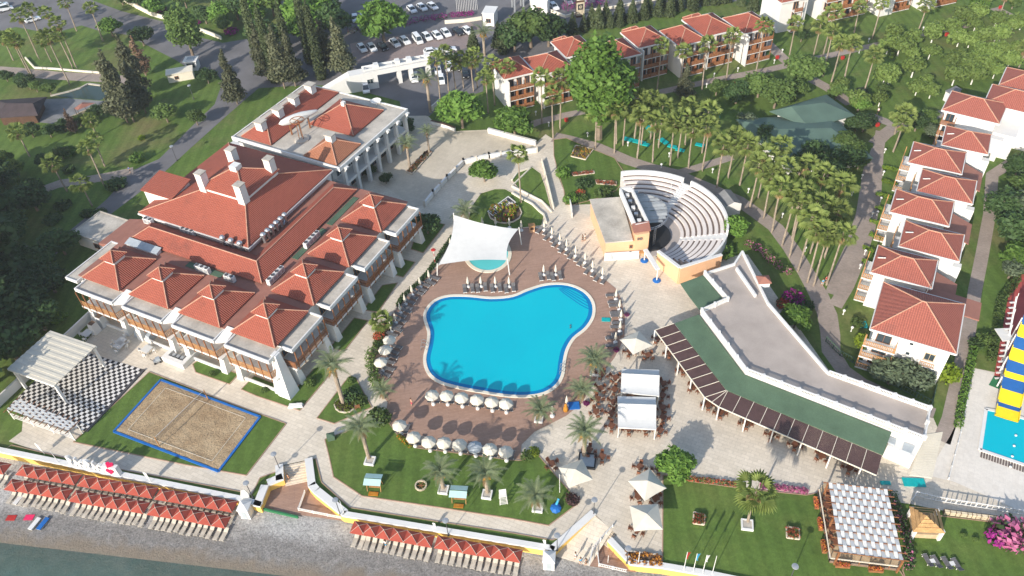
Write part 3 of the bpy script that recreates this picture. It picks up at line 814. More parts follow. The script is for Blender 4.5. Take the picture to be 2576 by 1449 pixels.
# gallery along the right side: floor edge, columns, glazing
MB().box(X(-99.5), Y(102), 3.9, X(-96.6), Y(125), 4.5).build('gallery_floor', 'white', U)
for k in range(7):
    y = 102.3 + k * 3.75
    MB().box(X(-97.3), Y(y - .35), 0, X(-96.5), Y(y + .35), 8.4).build('column', 'white', U)
    MB().mesh([(X(-96.3), Y(y - .4), 7.4), (X(-95.6), Y(y - .4), 8.3), (X(-95.6), Y(y + .4), 8.3), (X(-96.3), Y(y + .4), 7.4), (X(-96.3), Y(y - .4), 8.6), (X(-95.6), Y(y - .4), 8.6), (X(-95.6), Y(y + .4), 8.6), (X(-96.3), Y(y + .4), 8.6)], [(3, 2, 1, 0), (4, 5, 6, 7), (0, 1, 5, 4), (1, 2, 6, 5), (2, 3, 7, 6), (3, 0, 4, 7)]).build('bracket', 'white', U)
for k in range(6):
    y = 104.2 + k * 3.75
    window(U, (X(-99.5), Y(y), 4.7), 1, 0, 3.0, 2.9, 'glass_dark', 'white', 2)
    window(U, (X(-99.5), Y(y), .2), 1, 0, 3.0, 3.0, 'glass_dark', 'wood', 2)
for x in (-121, -117.5, -113, -109.5, -104, -101):
    window(U, (X(x), Y(101.6), 4.8), 0, -1, 1.7, 1.6, 'glass_dark', 'white', 1)
MB().box(X(-130.6), Y(103.0), 3.6, X(-125.0), Y(127), 3.9).build('side_canopy', 'canvas_white', U)
for k in range(6): MB().box(X(-130.5), Y(103.2 + 4.6 * k), 0, X(-130.2), Y(103.5 + 4.6 * k), 3.6).build('canopy_post', 'white', U)
MB().box(X(-99), Y(97.2), 3.0, X(-94.6), Y(100.5), 3.25).build('porch_roof', 'metal_grey', U)
for x, y in ((-98.8, 97.4), (-94.9, 97.4)): MB().box(X(x), Y(y), 0, X(x) + .2, Y(y) + .2, 3.0).build('porch_post', 'white', U)
# roof equipment: red mast base with rings, white airship-like tank
o = thing('antenna_mast', 'short red lattice mast with ring on the reception roof', 'antenna', UF.w(-110.3, 106.2, 8.96), RD(-30))
for a in range(3):
    MB().bar((.5 * math.cos(a * 2.09), .5 * math.sin(a * 2.09), 0), (.35 * math.cos(a * 2.09), .35 * math.sin(a * 2.09), 4.6), .12, .12).build('leg', 'wood', o)
mb = MB()
for k in range(12):
    a, b2 = k * .5236, (k + 1) * .5236
    mb.bar((1.5 * math.cos(a), 1.5 * math.sin(a), 4.7), (1.5 * math.cos(b2), 1.5 * math.sin(b2), 4.7), .12, .12)
mb.bar((-1.5, 0, 4.7), (1.5, 0, 4.7), .1, .1); mb.bar((0, -1.5, 4.7), (0, 1.5, 4.7), .1, .1)
mb.build('ring', 'wood', o)
MB().lathe([(1.6, 0), (1.6, .25), (1.2, .35)], 12).build('base', 'concrete', o)
o = thing('water_tank', 'long white torpedo-shaped tank lying on the reception roof', 'tank', UF.w(-112.6, 108.7, 8.96), RD(-30 + 62))
mb = MB(); prof = [(0.05, -4.2), (.55, -3.6), (.85, -2.2), (.95, -.5), (.9, 1.2), (.6, 3.0), (.3, 4.4), (.05, 4.8)]
vs_ = []; n = 12
for r, x in prof:
    for k in range(n): vs_.append((x, r * math.cos(6.2832 * k / n), 3.4 + r * math.sin(6.2832 * k / n)))
mb.mesh(vs_, [(i * n + k, (i + 1) * n + k, (i + 1) * n + (k + 1) % n, i * n + (k + 1) % n) for i in range(len(prof) - 1) for k in range(n)])
mb.build('shell', 'canvas_white', o, smooth=True)
for x in (-2, 2.2): MB().bar((x, 0, 0), (x, 0, 2.7), .3, .3).build('stand', 'wood', o)
o = thing('satellite_dish', 'white satellite dish on the far edge of the reception roof', 'dish', UF.w(-103.4, 124.0, 8.96), RD(20))
MB().lathe([(.05, .0), (.7, .18), (1.2, .55), (1.16, .58), (.66, .24), (.04, .06)], 14, (0, 0, .9)).build('dish', 'white', o)
MB().tube((0, 0, 0), (0, 0, 1.0), .1, .1, 6).build('stand', 'metal_grey', o)

# ---- villas and row houses
def house(name, label, fr, x0, y0, x1, y1, z=8.0, h=2.1, mat='roof_tile_pink', over=.7, cat='house', grp=None, front=True, side=None, cross=False, fz=0.0, nb=3, store=3, shade='wood'):
    cx, cy = (x0 + x1) / 2, (y0 + y1) / 2
    o = thing(name, label, cat, fr.w(cx, cy, fz), fr.t, grp)
    a, b, c, d = x0 - cx, y0 - cy, x1 - cx, y1 - cy
    MB().box(a + over, b + over, 0, c - over, d - over, z - .3).build('wall', 'white_wall', o)
    MB().box(a + .05, b + .05, z - .32, c - .05, d - .05, z - .05).build('eaves', 'white', o)
    rf = roof(o, a + .12, b + .12, c - .12, d - .12, z + .12, h, mat)
    g_ = MB()
    g_.bar((a, b, z), (c, b, z), .14, .22); g_.bar((c, b, z), (c, d, z), .14, .22); g_.bar((c, d, z), (a, d, z), .14, .22); g_.bar((a, d, z), (a, b, z), .14, .22)
    g_.build('gutter', 'white', rf)
    return o, a + over, b + over, c - over, d - over
def front_balconies(o, a, b, c, z, store=3, nb=3, dep=1.7, mat='wood', y_sign=-1):
    """stacked timber balconies on the front wall (y = b)"""
    sh = (z - .5) / store
    for s in range(store):
        zz = .35 + s * sh
        fl = MB().box(a, b - dep, zz - .12, c, b - .01, zz).build('balcony_floor', 'white', o)
        railing(fl, (a + .05, b - dep + .06), (c - .05, b - dep + .06), zz, 1.05, mat, .24, bw=.19)
        w = (c - a) / nb
        for k in range(nb):
            window(o, (a + w * (k + .5), b, zz + .08), 0, -1, w * .62, 2.1, 'glass_dark', 'wood', 1)
        for k in range(nb + 1):
            x = a + .06 + k * (c - a - .12) / nb
            MB().bar((x, b - dep + .1, zz), (x, b - dep + .1, zz + sh - .22), .14, .14).build('post', mat, o)
        if s < store - 1:
            for k in range(1, nb): MB().box(a + w * k - .08, b - dep + .3, zz, a + w * k + .08, b - .02, zz + sh - .24).build('divider', 'wood', o)
TF = Fr(20)
rows = [(58.6, 158.2, 66.4, 167.4, 'row house at the left end of the upper row, beside the parking lot palms'),
        (66.6, 156.3, 75.6, 165.8, 'second row house from the left in the upper row, blank white side wall'),
        (76.0, 161.3, 84.0, 170.5, 'third row house from the left, set back behind the tall plane tree'),
        (84.2, 154.9, 92.9, 164.4, 'fourth row house from the left, shaded by the tall plane tree'),
        (93.6, 157.6, 102.2, 167.2, 'fifth row house from the left in the upper row, in shade'),
        (102.6, 154.0, 110.3, 163.5, 'sixth row house from the left, pale blue shaded side wall'),
        (110.7, 155.4, 119.8, 166.4, 'seventh row house from the left in the upper row'),
        (120.1, 152.5, 129.0, 162.4, 'last row house on the right of the upper row, bright white side wall')]
for k, (x0, y0, x1, y1, lb) in enumerate(rows):
    o, a, b, c, d = house('row_house', lb, TF, x0, y0, x1, y1, 8.3, 2.2, 'roof_tile', cat='house', grp='row houses with timber balconies')
    front_balconies(o, a + .3, b, c, 8.3)
    MB().box(a - .02, b - 1.85, 0, a + .26, b - .01, 8.0).build('side_wall', 'white_wall', o)
    if k in (2, 4, 6): roof(o, a + 1.0, d - .5, c - 1.5, d + 3.0, 7.6, 1.2, 'roof_tile', name='rear_roof')
TR = Fr(17)
for k, (dx, dy, w_, lb) in enumerate(((0, 0, 9.5, 'white house with stepped tiled roof left of the top right balcony block'), (14, 1.5, 15, 'long house with three storeys of timber balconies at the top edge'),
                                      (30.0, -1.0, 11.5, 'tall white house behind the orchard, timber balconies right of its blank wall'), (42.5, -3, 13, 'rightmost balcony house at the top edge above the orchard'))):
    q = G(2010, 85, 0); ca, sa = math.cos(TR.t), math.sin(TR.t)
    lx, ly = q.x * ca + q.y * sa, -q.x * sa + q.y * ca
    o, a, b, c, d = house('terrace_house', lb, TR, lx + dx - 6, ly + dy + 2, lx + dx - 6 + w_, ly + dy + 12, 8.6, 2.3, 'roof_tile', cat='house', grp='balcony houses at the top right edge')
    if k: front_balconies(o, a + (4.5 if k > 1 else .2), b, c, 8.6, nb=4)
    else: front_balconies(o, a + 3.2, b, a + 5.6, 8.6, nb=1)
    if k > 1: MB().box(a, b - 1.9, 0, a + 4.3, b - .01, 8.2).build('blank_wall', 'white_wall', o)
VF = Fr(-30)
vil = [(3.9, 149.3, 13.6, 157.3, 'fourth villa roof down the right column counting from the top, beside the citrus lawn'), (6.7, 140.3, 16.3, 148.2, 'villa with white rear stairs, between two villas set further left'), (3.3, 131.9, 13.3, 139.6, 'middle villa of the left stagger, red lean-to roof behind it'),
       (6.2, 122.7, 15.9, 130.5, 'villa with white rear stairs just above the lowest lean-to roof'), (3.1, 113.9, 12.7, 121.6, 'villa directly behind the large hipped corner villa'), (8.9, 158.2, 17.4, 166.0, 'villa with small gablet roof near the lawn path at the right')]
for k, (x0, y0, x1, y1, lb) in enumerate(vil):
    o, a, b, c, d = house('villa', 'white ' + lb, VF, x0, y0, x1, y1, 8.0, 1.9, cat='villa', grp='villas in the staggered right-hand column')
    # balconies on the left gable and white block to the front
    for s in range(3):
        zz = .3 + s * 2.55
        fl = MB().box(a - 1.7, b + .6, zz - .2, a - .01, d - .8, zz).build('balcony_floor', 'white', o)
        railing(fl, (a - 1.62, b + .7), (a - 1.62, d - .9), zz, 1.0, 'wood_light', .26, bw=.13)
        railing(fl, (a - 1.6, b + .66), (a - .1, b + .66), zz, 1.0, 'wood_light', .26, bw=.13)
        for y in (b + .8, d - 1.0): MB().bar((a - 1.6, y, zz), (a - 1.6, y, zz + 2.3), .14, .14).build('post', 'wood_light', o)
    MB().bar((a - .2, (b + d) / 2 - .4, 8.75), (a + 1.0, (b + d) / 2 - .4, 9.1), .14, .14).build('roof_pipe', 'white', o)
    if k in (0, 2, 4):
        MB().mesh([(c + .2, b + .4, 6.4), (c + 4.8, b + .4, 4.6), (c + 4.8, d + .2, 4.6), (c + .2, d + .2, 6.4), (c + .2, b + .4, 6.2), (c + 4.8, b + .4, 4.4), (c + 4.8, d + .2, 4.4), (c + .2, d + .2, 6.2)], [(0, 1, 2, 3), (7, 6, 5, 4), (0, 4, 5, 1), (1, 5, 6, 2), (2, 6, 7, 3), (3, 7, 4, 0)]).build('lean_to_roof', 'pink_roof', o)
        MB().box(c + .02, b + .9, 0, c + 4.4, d - .2, 4.4).build('lean_to_wall', 'white_wall', o)
    else:
        for s in range(4): MB().box(c + .01, b + .6 + s * 1.4, 0, c + 1.5, b + 1.9 + s * 1.4, 5.8 - s * 1.3).build('stair_block', 'white', o)
    MB().mesh([(c - .05, b - .06, 8.2), (c + .04, b + .1, 8.2), (c + .04, d - .1, 8.2), (c - .05, d + .06, 8.2)], [(0, 1, 2, 3)]).build('verge', 'white', o)
# large corner villa with cross-hip roof
o, a, b, c, d = house('corner_villa', 'large white villa with hipped red roof at the foot of the right-hand column', VF, 5.4, 100.5, 17.8, 112.4, 8.0, 3.1, cat='villa')
for s in range(3):
    zz = .3 + s * 2.5
    fl = MB().box(a - .9, b - 1.7, zz - .22, a + 3.8, b - .01, zz).build('balcony_floor', 'white', o)
    railing(fl, (a - .85, b - 1.62), (a + 3.7, b - 1.62), zz, 1.0, 'wood_light', .26, bw=.13)
    railing(fl, (a - .82, b - 1.6), (a - .82, b - .1), zz, 1.0, 'wood_light', .26, bw=.13)
    window(o, (a + 1.7, b, zz + .1), 0, -1, 2.2, 2.0, 'glass_dark', 'wood', 1)
    for x in (a - .8, a + 3.6): MB().bar((x, b - 1.55, zz), (x, b - 1.55, zz + 2.25), .14, .14).build('post', 'wood_light', o)
for s in range(2):
    w_ = window(o, (c - 2.4, b, 1.9 + s * 2.7), 0, -1, 1.5, 1.5, 'glass_dark', 'pale_wood', 1)
    fl = MB().box(c - 3.5, b - .95, 1.1 + s * 2.7, c - 1.4, b - .01, 1.25 + s * 2.7).build('balcony_floor', 'white', o)
    railing(fl, (c - 3.45, b - .9), (c - 1.45, b - .9), 1.25 + s * 2.7, .9, 'wood_light', .26)
for s in range(3): window(o, (a + 5.6, b, 2.2 + s * 2.2), 0, -1, .7, .8, 'glass_dark', 'white', 0)
MB().box(a + .5, d + .02, 0, c - .2, d + 4.4, 5.6).build('rear_wing', 'white_wall', o)
MB().mesh([(a + 3.8, d + .4, 6.6), (c + 3.4, d + .2, 6.0), (c + 3.4, d + 4.6, 6.0), (a + 3.8, d + 4.6, 6.6), (a + 3.8, d + .4, 6.4), (c + 3.4, d + .2, 5.8), (c + 3.4, d + 4.6, 5.8), (a + 3.8, d + 4.6, 6.4)], [(0, 1, 2, 3), (7, 6, 5, 4), (0, 4, 5, 1), (1, 5, 6, 2), (2, 6, 7, 3), (3, 7, 4, 0)]).build('rear_roof', 'pink_roof', o)
MB().bar((0, 2.5, 11.0), (.3, 2.8, 13.4), .07, .07).build('aerial', 'metal', o)
# upper right villas, turned further
QF = Fr(-36)
for k, (p_, lb) in enumerate(((T(3, 0, 2080, 1080), 'upper villa beside the hut on the citrus lawn'), (T(3, 0, 2500, 1010), 'villa cut by the right edge of the picture, below the topmost one'), (T(3, 0, 2640, 830), 'topmost villa at the right edge of the picture'))):
    q = G(*p_, 8.0); ca, sa = math.cos(QF.t), math.sin(QF.t)
    lx, ly = q.x * ca + q.y * sa, -q.x * sa + q.y * ca
    o, a, b, c, d = house('villa', 'white ' + lb, QF, lx - 5.6, ly - 4.6, lx + 5.6, ly + 4.6, 8.0, 2.1, cat='villa', grp='villas at the upper right corner')
    front_balconies(o, a, b, a + 2.6, 8.0, nb=1)
    MB().box(a + 2.8, b - 1.5, 0, c + 2.5, b - .02, 5.0).build('front_block', 'white_wall', o)
    MB().box(c + .02, b + .4, 0, c + 4.5, d - .4, 5.4).build('side_wing', 'white_wall', o)
# ================================================================== pools
def smooth_loop(pts, n=4):
    P = [Vector(p) for p in pts]; out = []
    for i in range(len(P)):
        a, b, c, d = P[i - 1], P[i], P[(i + 1) % len(P)], P[(i + 2) % len(P)]
        for k in range(n):
            t = k / n
            out.append(.5 * ((2 * b) + (c - a) * t + (2 * a - 5 * b + 4 * c - d) * t * t + (3 * b - a - 3 * c + d) * t ** 3))
    return out
def offset(P, d):
    out = []
    for i in range(len(P)):
        t = P[(i + 1) % len(P)] - P[i - 1]; t.z = 0; t.normalize()
        out.append(P[i] + Vector((t.y, -t.x, 0)) * d)
    return out
def area(P): return sum(P[i].x * P[(i + 1) % len(P)].y - P[(i + 1) % len(P)].x * P[i].y for i in range(len(P)))
def pool(name, label, pts, ww, edge=None, cop=.55, water='pool_water', zc=.17):
    P = smooth_loop([G(u, v, 0) for u, v in pts])
    if area(P) < 0: P = P[::-1]
    c = sum(P, Vector()) / len(P)
    o = thing(name, label, 'pool', (c.x, c.y, 0))
    Q = [p - c for p in P]
    wz = .10
    def ring(A, B, za, zb):
        mb = MB(); n = len(A)
        for i in range(n):
            j = (i + 1) % n
            mb.face([(A[i].x, A[i].y, za), (A[j].x, A[j].y, za), (B[j].x, B[j].y, zb), (B[i].x, B[i].y, zb)])
        return mb
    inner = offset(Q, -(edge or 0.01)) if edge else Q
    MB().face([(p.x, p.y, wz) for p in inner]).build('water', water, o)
    if edge: ring(Q, inner, wz - .004, wz - .004).build('edge_shade', 'pool_edge', o)  # shadow along the pool rim, put into the water colour
    out = offset(Q, cop)
    mb = MB(); n = len(Q)
    for i in range(n):
        j = (i + 1) % n
        mb.face([(out[i].x, out[i].y, zc), (out[j].x, out[j].y, zc), (Q[j].x, Q[j].y, zc), (Q[i].x, Q[i].y, zc)])
        mb.face([(out[i].x, out[i].y, 0), (out[j].x, out[j].y, 0), (out[j].x, out[j].y, zc), (out[i].x, out[i].y, zc)])
        mb.face([(Q[j].x, Q[j].y, .0), (Q[i].x, Q[i].y, .0), (Q[i].x, Q[i].y, zc), (Q[j].x, Q[j].y, zc)])
    mb.build('coping', 'cream', o)
    return o, c
POOL = DL('1072,800 1078,778 1098,758 1130,748 1180,748 1235,753 1290,748 1330,732 1375,719 1425,719 1465,735 1487,762 1488,795 1470,825 1440,850 1422,880 1414,915 1410,945 1395,970 1365,988 1320,995 1265,992 1210,983 1165,975 1110,960 1082,938 1072,905 1080,865 1082,835')
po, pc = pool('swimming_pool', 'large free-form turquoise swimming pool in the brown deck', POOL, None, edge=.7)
for k in range(4):
    A = [GT(2, 2, *q) for q in ((470 + k * 18 - k * 3, 10 - k * 2 + 14 * 0), (520 + k * 14, 55 - k * 12), (690 + k * 20, 175 - k * 18), (790 + k * 4, 225 - k * 22))]
    mb = MB()
    for a, b2 in zip(A, A[1:]): mb.bar((a.x - pc.x, a.y - pc.y, .112), (b2.x - pc.x, b2.y - pc.y, .112), .16, .02)
    mb.build('step_edge', 'pool_edge', po)
for k, (a, b2) in enumerate(((T(1, 2, 1700, 560), T(1, 2, 1680, 700)), (T(2, 2, 520, 800), T(2, 2, 505, 960)))):
    p, q = G(*a), G(*b2)
    o = thing('pool_rail', ('chrome grab rails on the left pool edge', 'chrome grab rails on the right pool edge')[k], 'handrail', (p.x, p.y, .1), ang(p, q), 'pool grab rails')
    for d in (0, .7, 1.6):
        mb = MB(); pts = [(d, -.6, 0), (d, -.5, .8), (d, -.2, .95), (d, .2, .8), (d, .5, .1)]
        for i in range(4): mb.tube(pts[i], pts[i + 1], .05, .05, 5)
        mb.build('rail', 'metal', o)
kp = [T(1, 1, 2210 + 220 * math.cos(a), 1140 + 130 * math.sin(a)) for a in [k * 6.2832 / 14 for k in range(14)]]
kp = [T(1, 1, 2330 + 205 * math.cos(a), 1110 + 165 * math.sin(a)) for a in [k * 6.2832 / 16 for k in range(16)]]
pool('paddling_pool', 'small round pale turquoise paddling pool under the white shade sail', kp, None, cop=.7, water='kids_water')
rp = TL(3, 2, '2190,1222') + [T(3, 2, 2330, 1250), T(3, 2, 2800, 1380), T(3, 2, 2800, 1870), T(3, 3, 2575, 335), T(3, 3, 2345, 255), T(3, 3, 2130, 182)]
P = [G(u, v, 0) for u, v in rp]; c = sum(P, Vector()) / len(P)
o = thing('slide_pool', 'angular turquoise landing pool below the water slide', 'pool', (c.x, c.y, 0))
Q = [p - c for p in P]
if area(Q) < 0: Q = Q[::-1]
MB().face([(p.x, p.y, .10) for p in Q]).build('water', 'pool_water', o)
mb = MB()
for i in range(len(Q)): mb.bar((Q[i].x, Q[i].y, .1), (Q[(i + 1) % len(Q)].x, Q[(i + 1) % len(Q)].y, .1), .5, .16)
mb.build('coping', 'white', o)
a, b2 = GT(3, 3, 2150, 200) - c, GT(3, 3, 2700, 390) - c
d = (b2 - a).normalized(); n_ = Vector((d.y, -d.x, 0))
for k in range(44):
    p = a + d * .36 * k
    MB().bar((p.x, p.y, .06), (p.x + n_.x * 1.1, p.y + n_.y * 1.1, .06), .24, .06).build('grate_slat', 'tier_dark', o)
# floats of the lane line
for k in range(4):
    p = GT(3, 3, 2490 - k * 18, 40 + k * 105)
    tag(MB().lathe([(.02, -.1), (.16, -.06), (.2, .03), (.12, .12), (.02, .14)], 8, (0, 0, .15)).build('lane_float', 'white', None), f'white float on the lane rope of the slide pool, {ordw(k)} from the top', 'float', 'lane floats').location = (p.x, p.y, 0)

# ---- water slide
sp = [G(*T(3, 2, 2400, 1310), .35), G(*T(3, 2, 2425, 1150), .9), G(*T(3, 2, 2470, 960), 2.0), G(*T(3, 2, 2520, 760), 3.6), G(*T(3, 2, 2600, 540), 5.6), G(*T(3, 2, 2690, 300), 8.0)]
o = thing('water_slide', 'wide water slide in yellow and blue bands at the right edge', 'slide', (sp[0].x, sp[0].y, 0))
b0 = sp[0].copy(); b0.z = 0
cols = ['yellow_slide', 'blue_slide', 'yellow_slide', 'blue_slide', 'yellow_slide', 'blue_slide', 'yellow_slide', 'blue_slide', 'yellow_slide', 'blue_slide']
fr2 = [0, .6, .85, 1.6, 2.2, 2.5, 3.05, 3.6, 4.1, 4.6, 5]
def along(t):
    i = min(int(t), 4); f_ = t - i; return sp[i].lerp(sp[i + 1], f_)
for i in range(10):
    A, B_ = along(fr2[i]) - b0, along(fr2[i + 1]) - b0
    d = (B_ - A); d.z = 0; d.normalize(); n_ = Vector((-d.y, d.x, 0)); w_ = 1.5
    mb = MB()
    sec = [(-w_ - .1, .45), (-w_, .45), (-w_, 0), (0, -.03), (w_, 0), (w_, .45), (w_ + .1, .45), (w_ + .1, -.2), (0, -.25), (-w_ - .1, -.2)]
    v0 = [A + n_ * s_[0] + Vector((0, 0, s_[1])) for s_ in sec]; v1 = [B_ + n_ * s_[0] + Vector((0, 0, s_[1])) for s_ in sec]
    k_ = len(sec); mb.mesh(v0 + v1, [(j, (j + 1) % k_, k_ + (j + 1) % k_, k_ + j) for j in range(k_)])
    mb.build('slide_section', cols[i], o)
A = sp[0] - b0
for t_ in (2.2, 3.2, 4.2, 4.9):
    p = along(t_) - b0
    for s_ in (-1.7, 1.7): MB().tube((p.x + s_ * .9, p.y - s_ * .4, 0), (p.x + s_ * .9, p.y - s_ * .4, p.z), .12, .12, 6).build('support', 'white', o)
A, B_ = GT(3, 2, 2330, 960) - b0, G(*T(3, 2, 2500, 90), 6.0) - b0
st = MB().bar((A.x, A.y, .1), (B_.x, B_.y, 6.0), .25, .25).build('stair_rail', 'white', o)
for k in range(16):
    p = A.lerp(Vector((B_.x, B_.y, 6.0)), k / 16)
    MB().box(p.x - .9, p.y - .15, p.z - .08, p.x + .1, p.y + .15, p.z).build('stair_tread', 'white', o)
    if k % 3 == 0: MB().bar((p.x, p.y, p.z), (p.x + .5, p.y + .8, p.z + 1.2), .08, .08).build('brace', 'white', o)
p = A.lerp(Vector((B_.x, B_.y, 6.0)), .55)
MB().box(p.x - 1.6, p.y - 1.2, p.z - .1, p.x + .3, p.y + 1.5, p.z + .05).build('landing', 'white', o)

# ================================================================== sea wall with steps to the beach
def seawall(label, pts, low=-1.35, face='yellow_wall', cap=.75, grp='sea wall pieces along the beach'):
    P = [G(u, v, 0) for u, v in pts]
    b0 = P[0].copy()
    o = thing('sea_wall', label, 'wall', (b0.x, b0.y, 0), 0, grp)
    for a, b2 in zip(P, P[1:]):
        a, b2 = a - b0, b2 - b0
        d = (b2 - a).normalized(); n_ = Vector((d.y, -d.x, 0))
        q = [a + n_ * .05, b2 + n_ * .05, b2 - n_ * cap, a - n_ * cap]
        MB().prism([(p.x, p.y) for p in q], .06, .38).build('cap', 'white', o)
        q = [a + n_ * .02, b2 + n_ * .02, b2 - n_ * .3, a - n_ * .3]
        MB().prism([(p.x, p.y) for p in q], low, .055).build('face', face, o)
    return o
seawall('long white-capped ochre sea wall left of the first beach steps', SEA[0:4])
seawall('angled sea wall piece on the left of the first beach steps', SEA[3:7], cap=1.1)
seawall('white parapet on the right of the first beach steps', SEA[7:11], cap=1.1)
seawall('long white-capped yellow sea wall below the pool lawn', SEA[10:13])
seawall('sloping white parapet left of the second beach ramp', SEA[12:14], cap=.9)
seawall('yellow sea wall angled beside the lower railing of the second ramp', SEA[15:17])
seawall('sea wall below the flag lawn at the bottom edge', SEA[16:20])
def steps(label, a, b2, dvec, n, z0, z1, tread=.38):
    """flight of stone steps: a-b upper edge, dvec horizontal downhill direction"""
    b0 = a.copy(); b0.z = 0
    o = thing('stone_steps', label, 'steps', (b0.x, b0.y, 0))
    e = b2 - a
    for k in range(n):
        z = z0 + (z1 - z0) * (k + 1) / n
        p = [dvec * tread * k, e + dvec * tread * k, e + dvec * tread * (k + 1), dvec * tread * (k + 1)]
        MB().prism([(q.x, q.y) for q in p], z1 - .3, z).build('step', 'travertine' if k % 2 else 'kerb_pale', o)
    return o
a, b2 = SW[6], SW[7]
dv = (SW[5] - SW[6]).normalized()
n_ = Vector(((b2 - a).y, -(b2 - a).x, 0)).normalized()
steps('pale stone steps down to the first beach deck', a, b2, n_ if n_.dot(dv) > 0 else -n_, 9, 0, -1.15)
pts = [G(u, v, -1.13) for u, v in DL('655,1282 678,1225 714,1206 768,1196 778,1236 862,1310')]
struct(MB().face([(p.x, p.y, -1.13) for p in (pts if area(pts) > 0 else pts[::-1])]).build('lower_deck', 'pool_deck'))
p, q = GB(656, 1283), GB(752, 1306)
tag(MB().bar((0, 0, .22), (q.x - p.x, q.y - p.y, .22), .25, .45).build('green_ramp_edge', 'green_floor'), 'dark green edging board at the foot of the first beach deck', 'edging').location = (p.x, p.y, -1.3)
def fence(name, label, pts, z, h=.95, mat='white', gap=.22, zs=None, cat='fence', grp=None, posts=2.2):
    P = [G(u, v, z) for u, v in pts]; b0 = P[0].copy()
    o = thing(name, label, cat, tuple(b0), 0, grp)
    for a, b2 in zip(P, P[1:]):
        a, b2 = a - b0, b2 - b0; L = (b2 - a).length
        if L < .2: continue
        n = max(1, round(L / posts)); d = (b2 - a)
        for k in range(n):
            p0, p1 = a + d * k / n, a + d * (k + 1) / n
            mb = MB(); mb.bar((p0.x, p0.y, h), (p1.x, p1.y, h), .10, .09); mb.bar((p0.x, p0.y, .14), (p1.x, p1.y, .14), .08, .08)
            m_ = max(2, int((p1 - p0).length / gap))
            for j in range(1, m_): 
                s_ = p0 + (p1 - p0) * j / m_
                mb.bar((s_.x, s_.y, .14), (s_.x, s_.y, h), .07, .05)
            struct(mb.build('fence_bay', mat, o), 'stuff')
            MB().box(p0.x - .07, p0.y - .07, 0, p0.x + .07, p0.y + .07, h + .12).build('post', mat, o)
    return o
fence('deck_railing', 'white low railing at the foot of the first beach deck', DL('768,1240 752,1284 862,1306'), -1.15, .6)
# second entrance: sloping ramp, steps, lower deck
A = [G(1497, 1297, 0), G(1540, 1334, 0), G(1482, 1424, -1.2), G(1392, 1398, -1.2)]
o = struct(MB().face([tuple(p) for p in A]).build('ramp', 'travertine'))
B_ = [G(u, v, -1.1) for u, v in DL('1482,1424 1540,1334 1572,1352 1548,1362 1600,1440')]
struct(MB().face([(p.x, p.y, -1.1) for p in (B_ if area(B_) > 0 else B_[::-1])]).build('lower_deck', 'pool_deck'))
a, b2 = G(1535, 1316), G(1562, 1340)
n_ = Vector(((b2 - a).y, -(b2 - a).x, 0)).normalized(); dv = G(1510, 1350) - a
steps('narrow timber and stone steps beside the second beach ramp', a, b2, n_ if n_.dot(dv) > 0 else -n_, 6, 0, -1.05, .42)
fence('deck_railing', 'white low railing at the foot of the second lower deck', DL('1503,1398 1506,1424 1576,1440'), -1.1, .7)
fence('ramp_railing', 'thin white handrail down the second beach ramp', DL('1540,1330 1510,1362 1490,1386 1482,1424'), -.5, .9, gap=1.2)

# ================================================================== amphitheatre
AC = Vector((26.0, 120.5, 0))
o = thing('amphitheatre', 'semicircular open-air amphitheatre with curved white tiers', 'amphitheatre', tuple(AC))
def arcseg(r0, r1, z0, z1, a0, a1, n=12):
    mb = MB(); v = []
    for k in range(n + 1):
        a = RD(a0 + (a1 - a0) * k / n); c_, s_ = math.cos(a), math.sin(a)
        v += [(r0 * c_, r0 * s_, z0), (r1 * c_, r1 * s_, z0), (r1 * c_, r1 * s_, z1), (r0 * c_, r0 * s_, z1)]
    f = []
    for k in range(n):
        i, j = 4 * k, 4 * k + 4
        for q in range(4): f.append((i + q, j + q, j + (q + 1) % 4, i + (q + 1) % 4))
    f += [(0, 1, 2, 3), (4 * n + 3, 4 * n + 2, 4 * n + 1, 4 * n)]
    return mb.mesh(v, f)
wedges = [(98, 50), (44, -19), (-25, -72)]
for k in range(8):
    r = 7.2 + k * 1.04; z = .32 + k * .34
    for wi, (a0, a1) in enumerate(wedges):
        if wi == 0 and k < 1: a0 = 62
        if wi == 2: a1 = -72 + k * 2.2
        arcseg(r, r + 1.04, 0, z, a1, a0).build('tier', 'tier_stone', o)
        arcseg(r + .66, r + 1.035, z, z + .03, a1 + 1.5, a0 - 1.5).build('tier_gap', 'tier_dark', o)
for a0, a1 in ((50, 44), (-19, -25)):
    for k in range(16): arcseg(7.2 + k * .52, 7.2 + (k + 1) * .52, 0, .2 + k * .17, a1, a0, 2).build('aisle_step', 'white', o)
for a0, a1 in ((98, 50), (44, -19), (-25, -55)):
    arcseg(15.5, 15.9, 0, 3.75, a1, a0, 16).build('outer_wall', 'white', o)
MB().lathe([(7.2, 0), (7.2, .12), (.02, .12)], 40).build('orchestra', 'stage_floor', o)
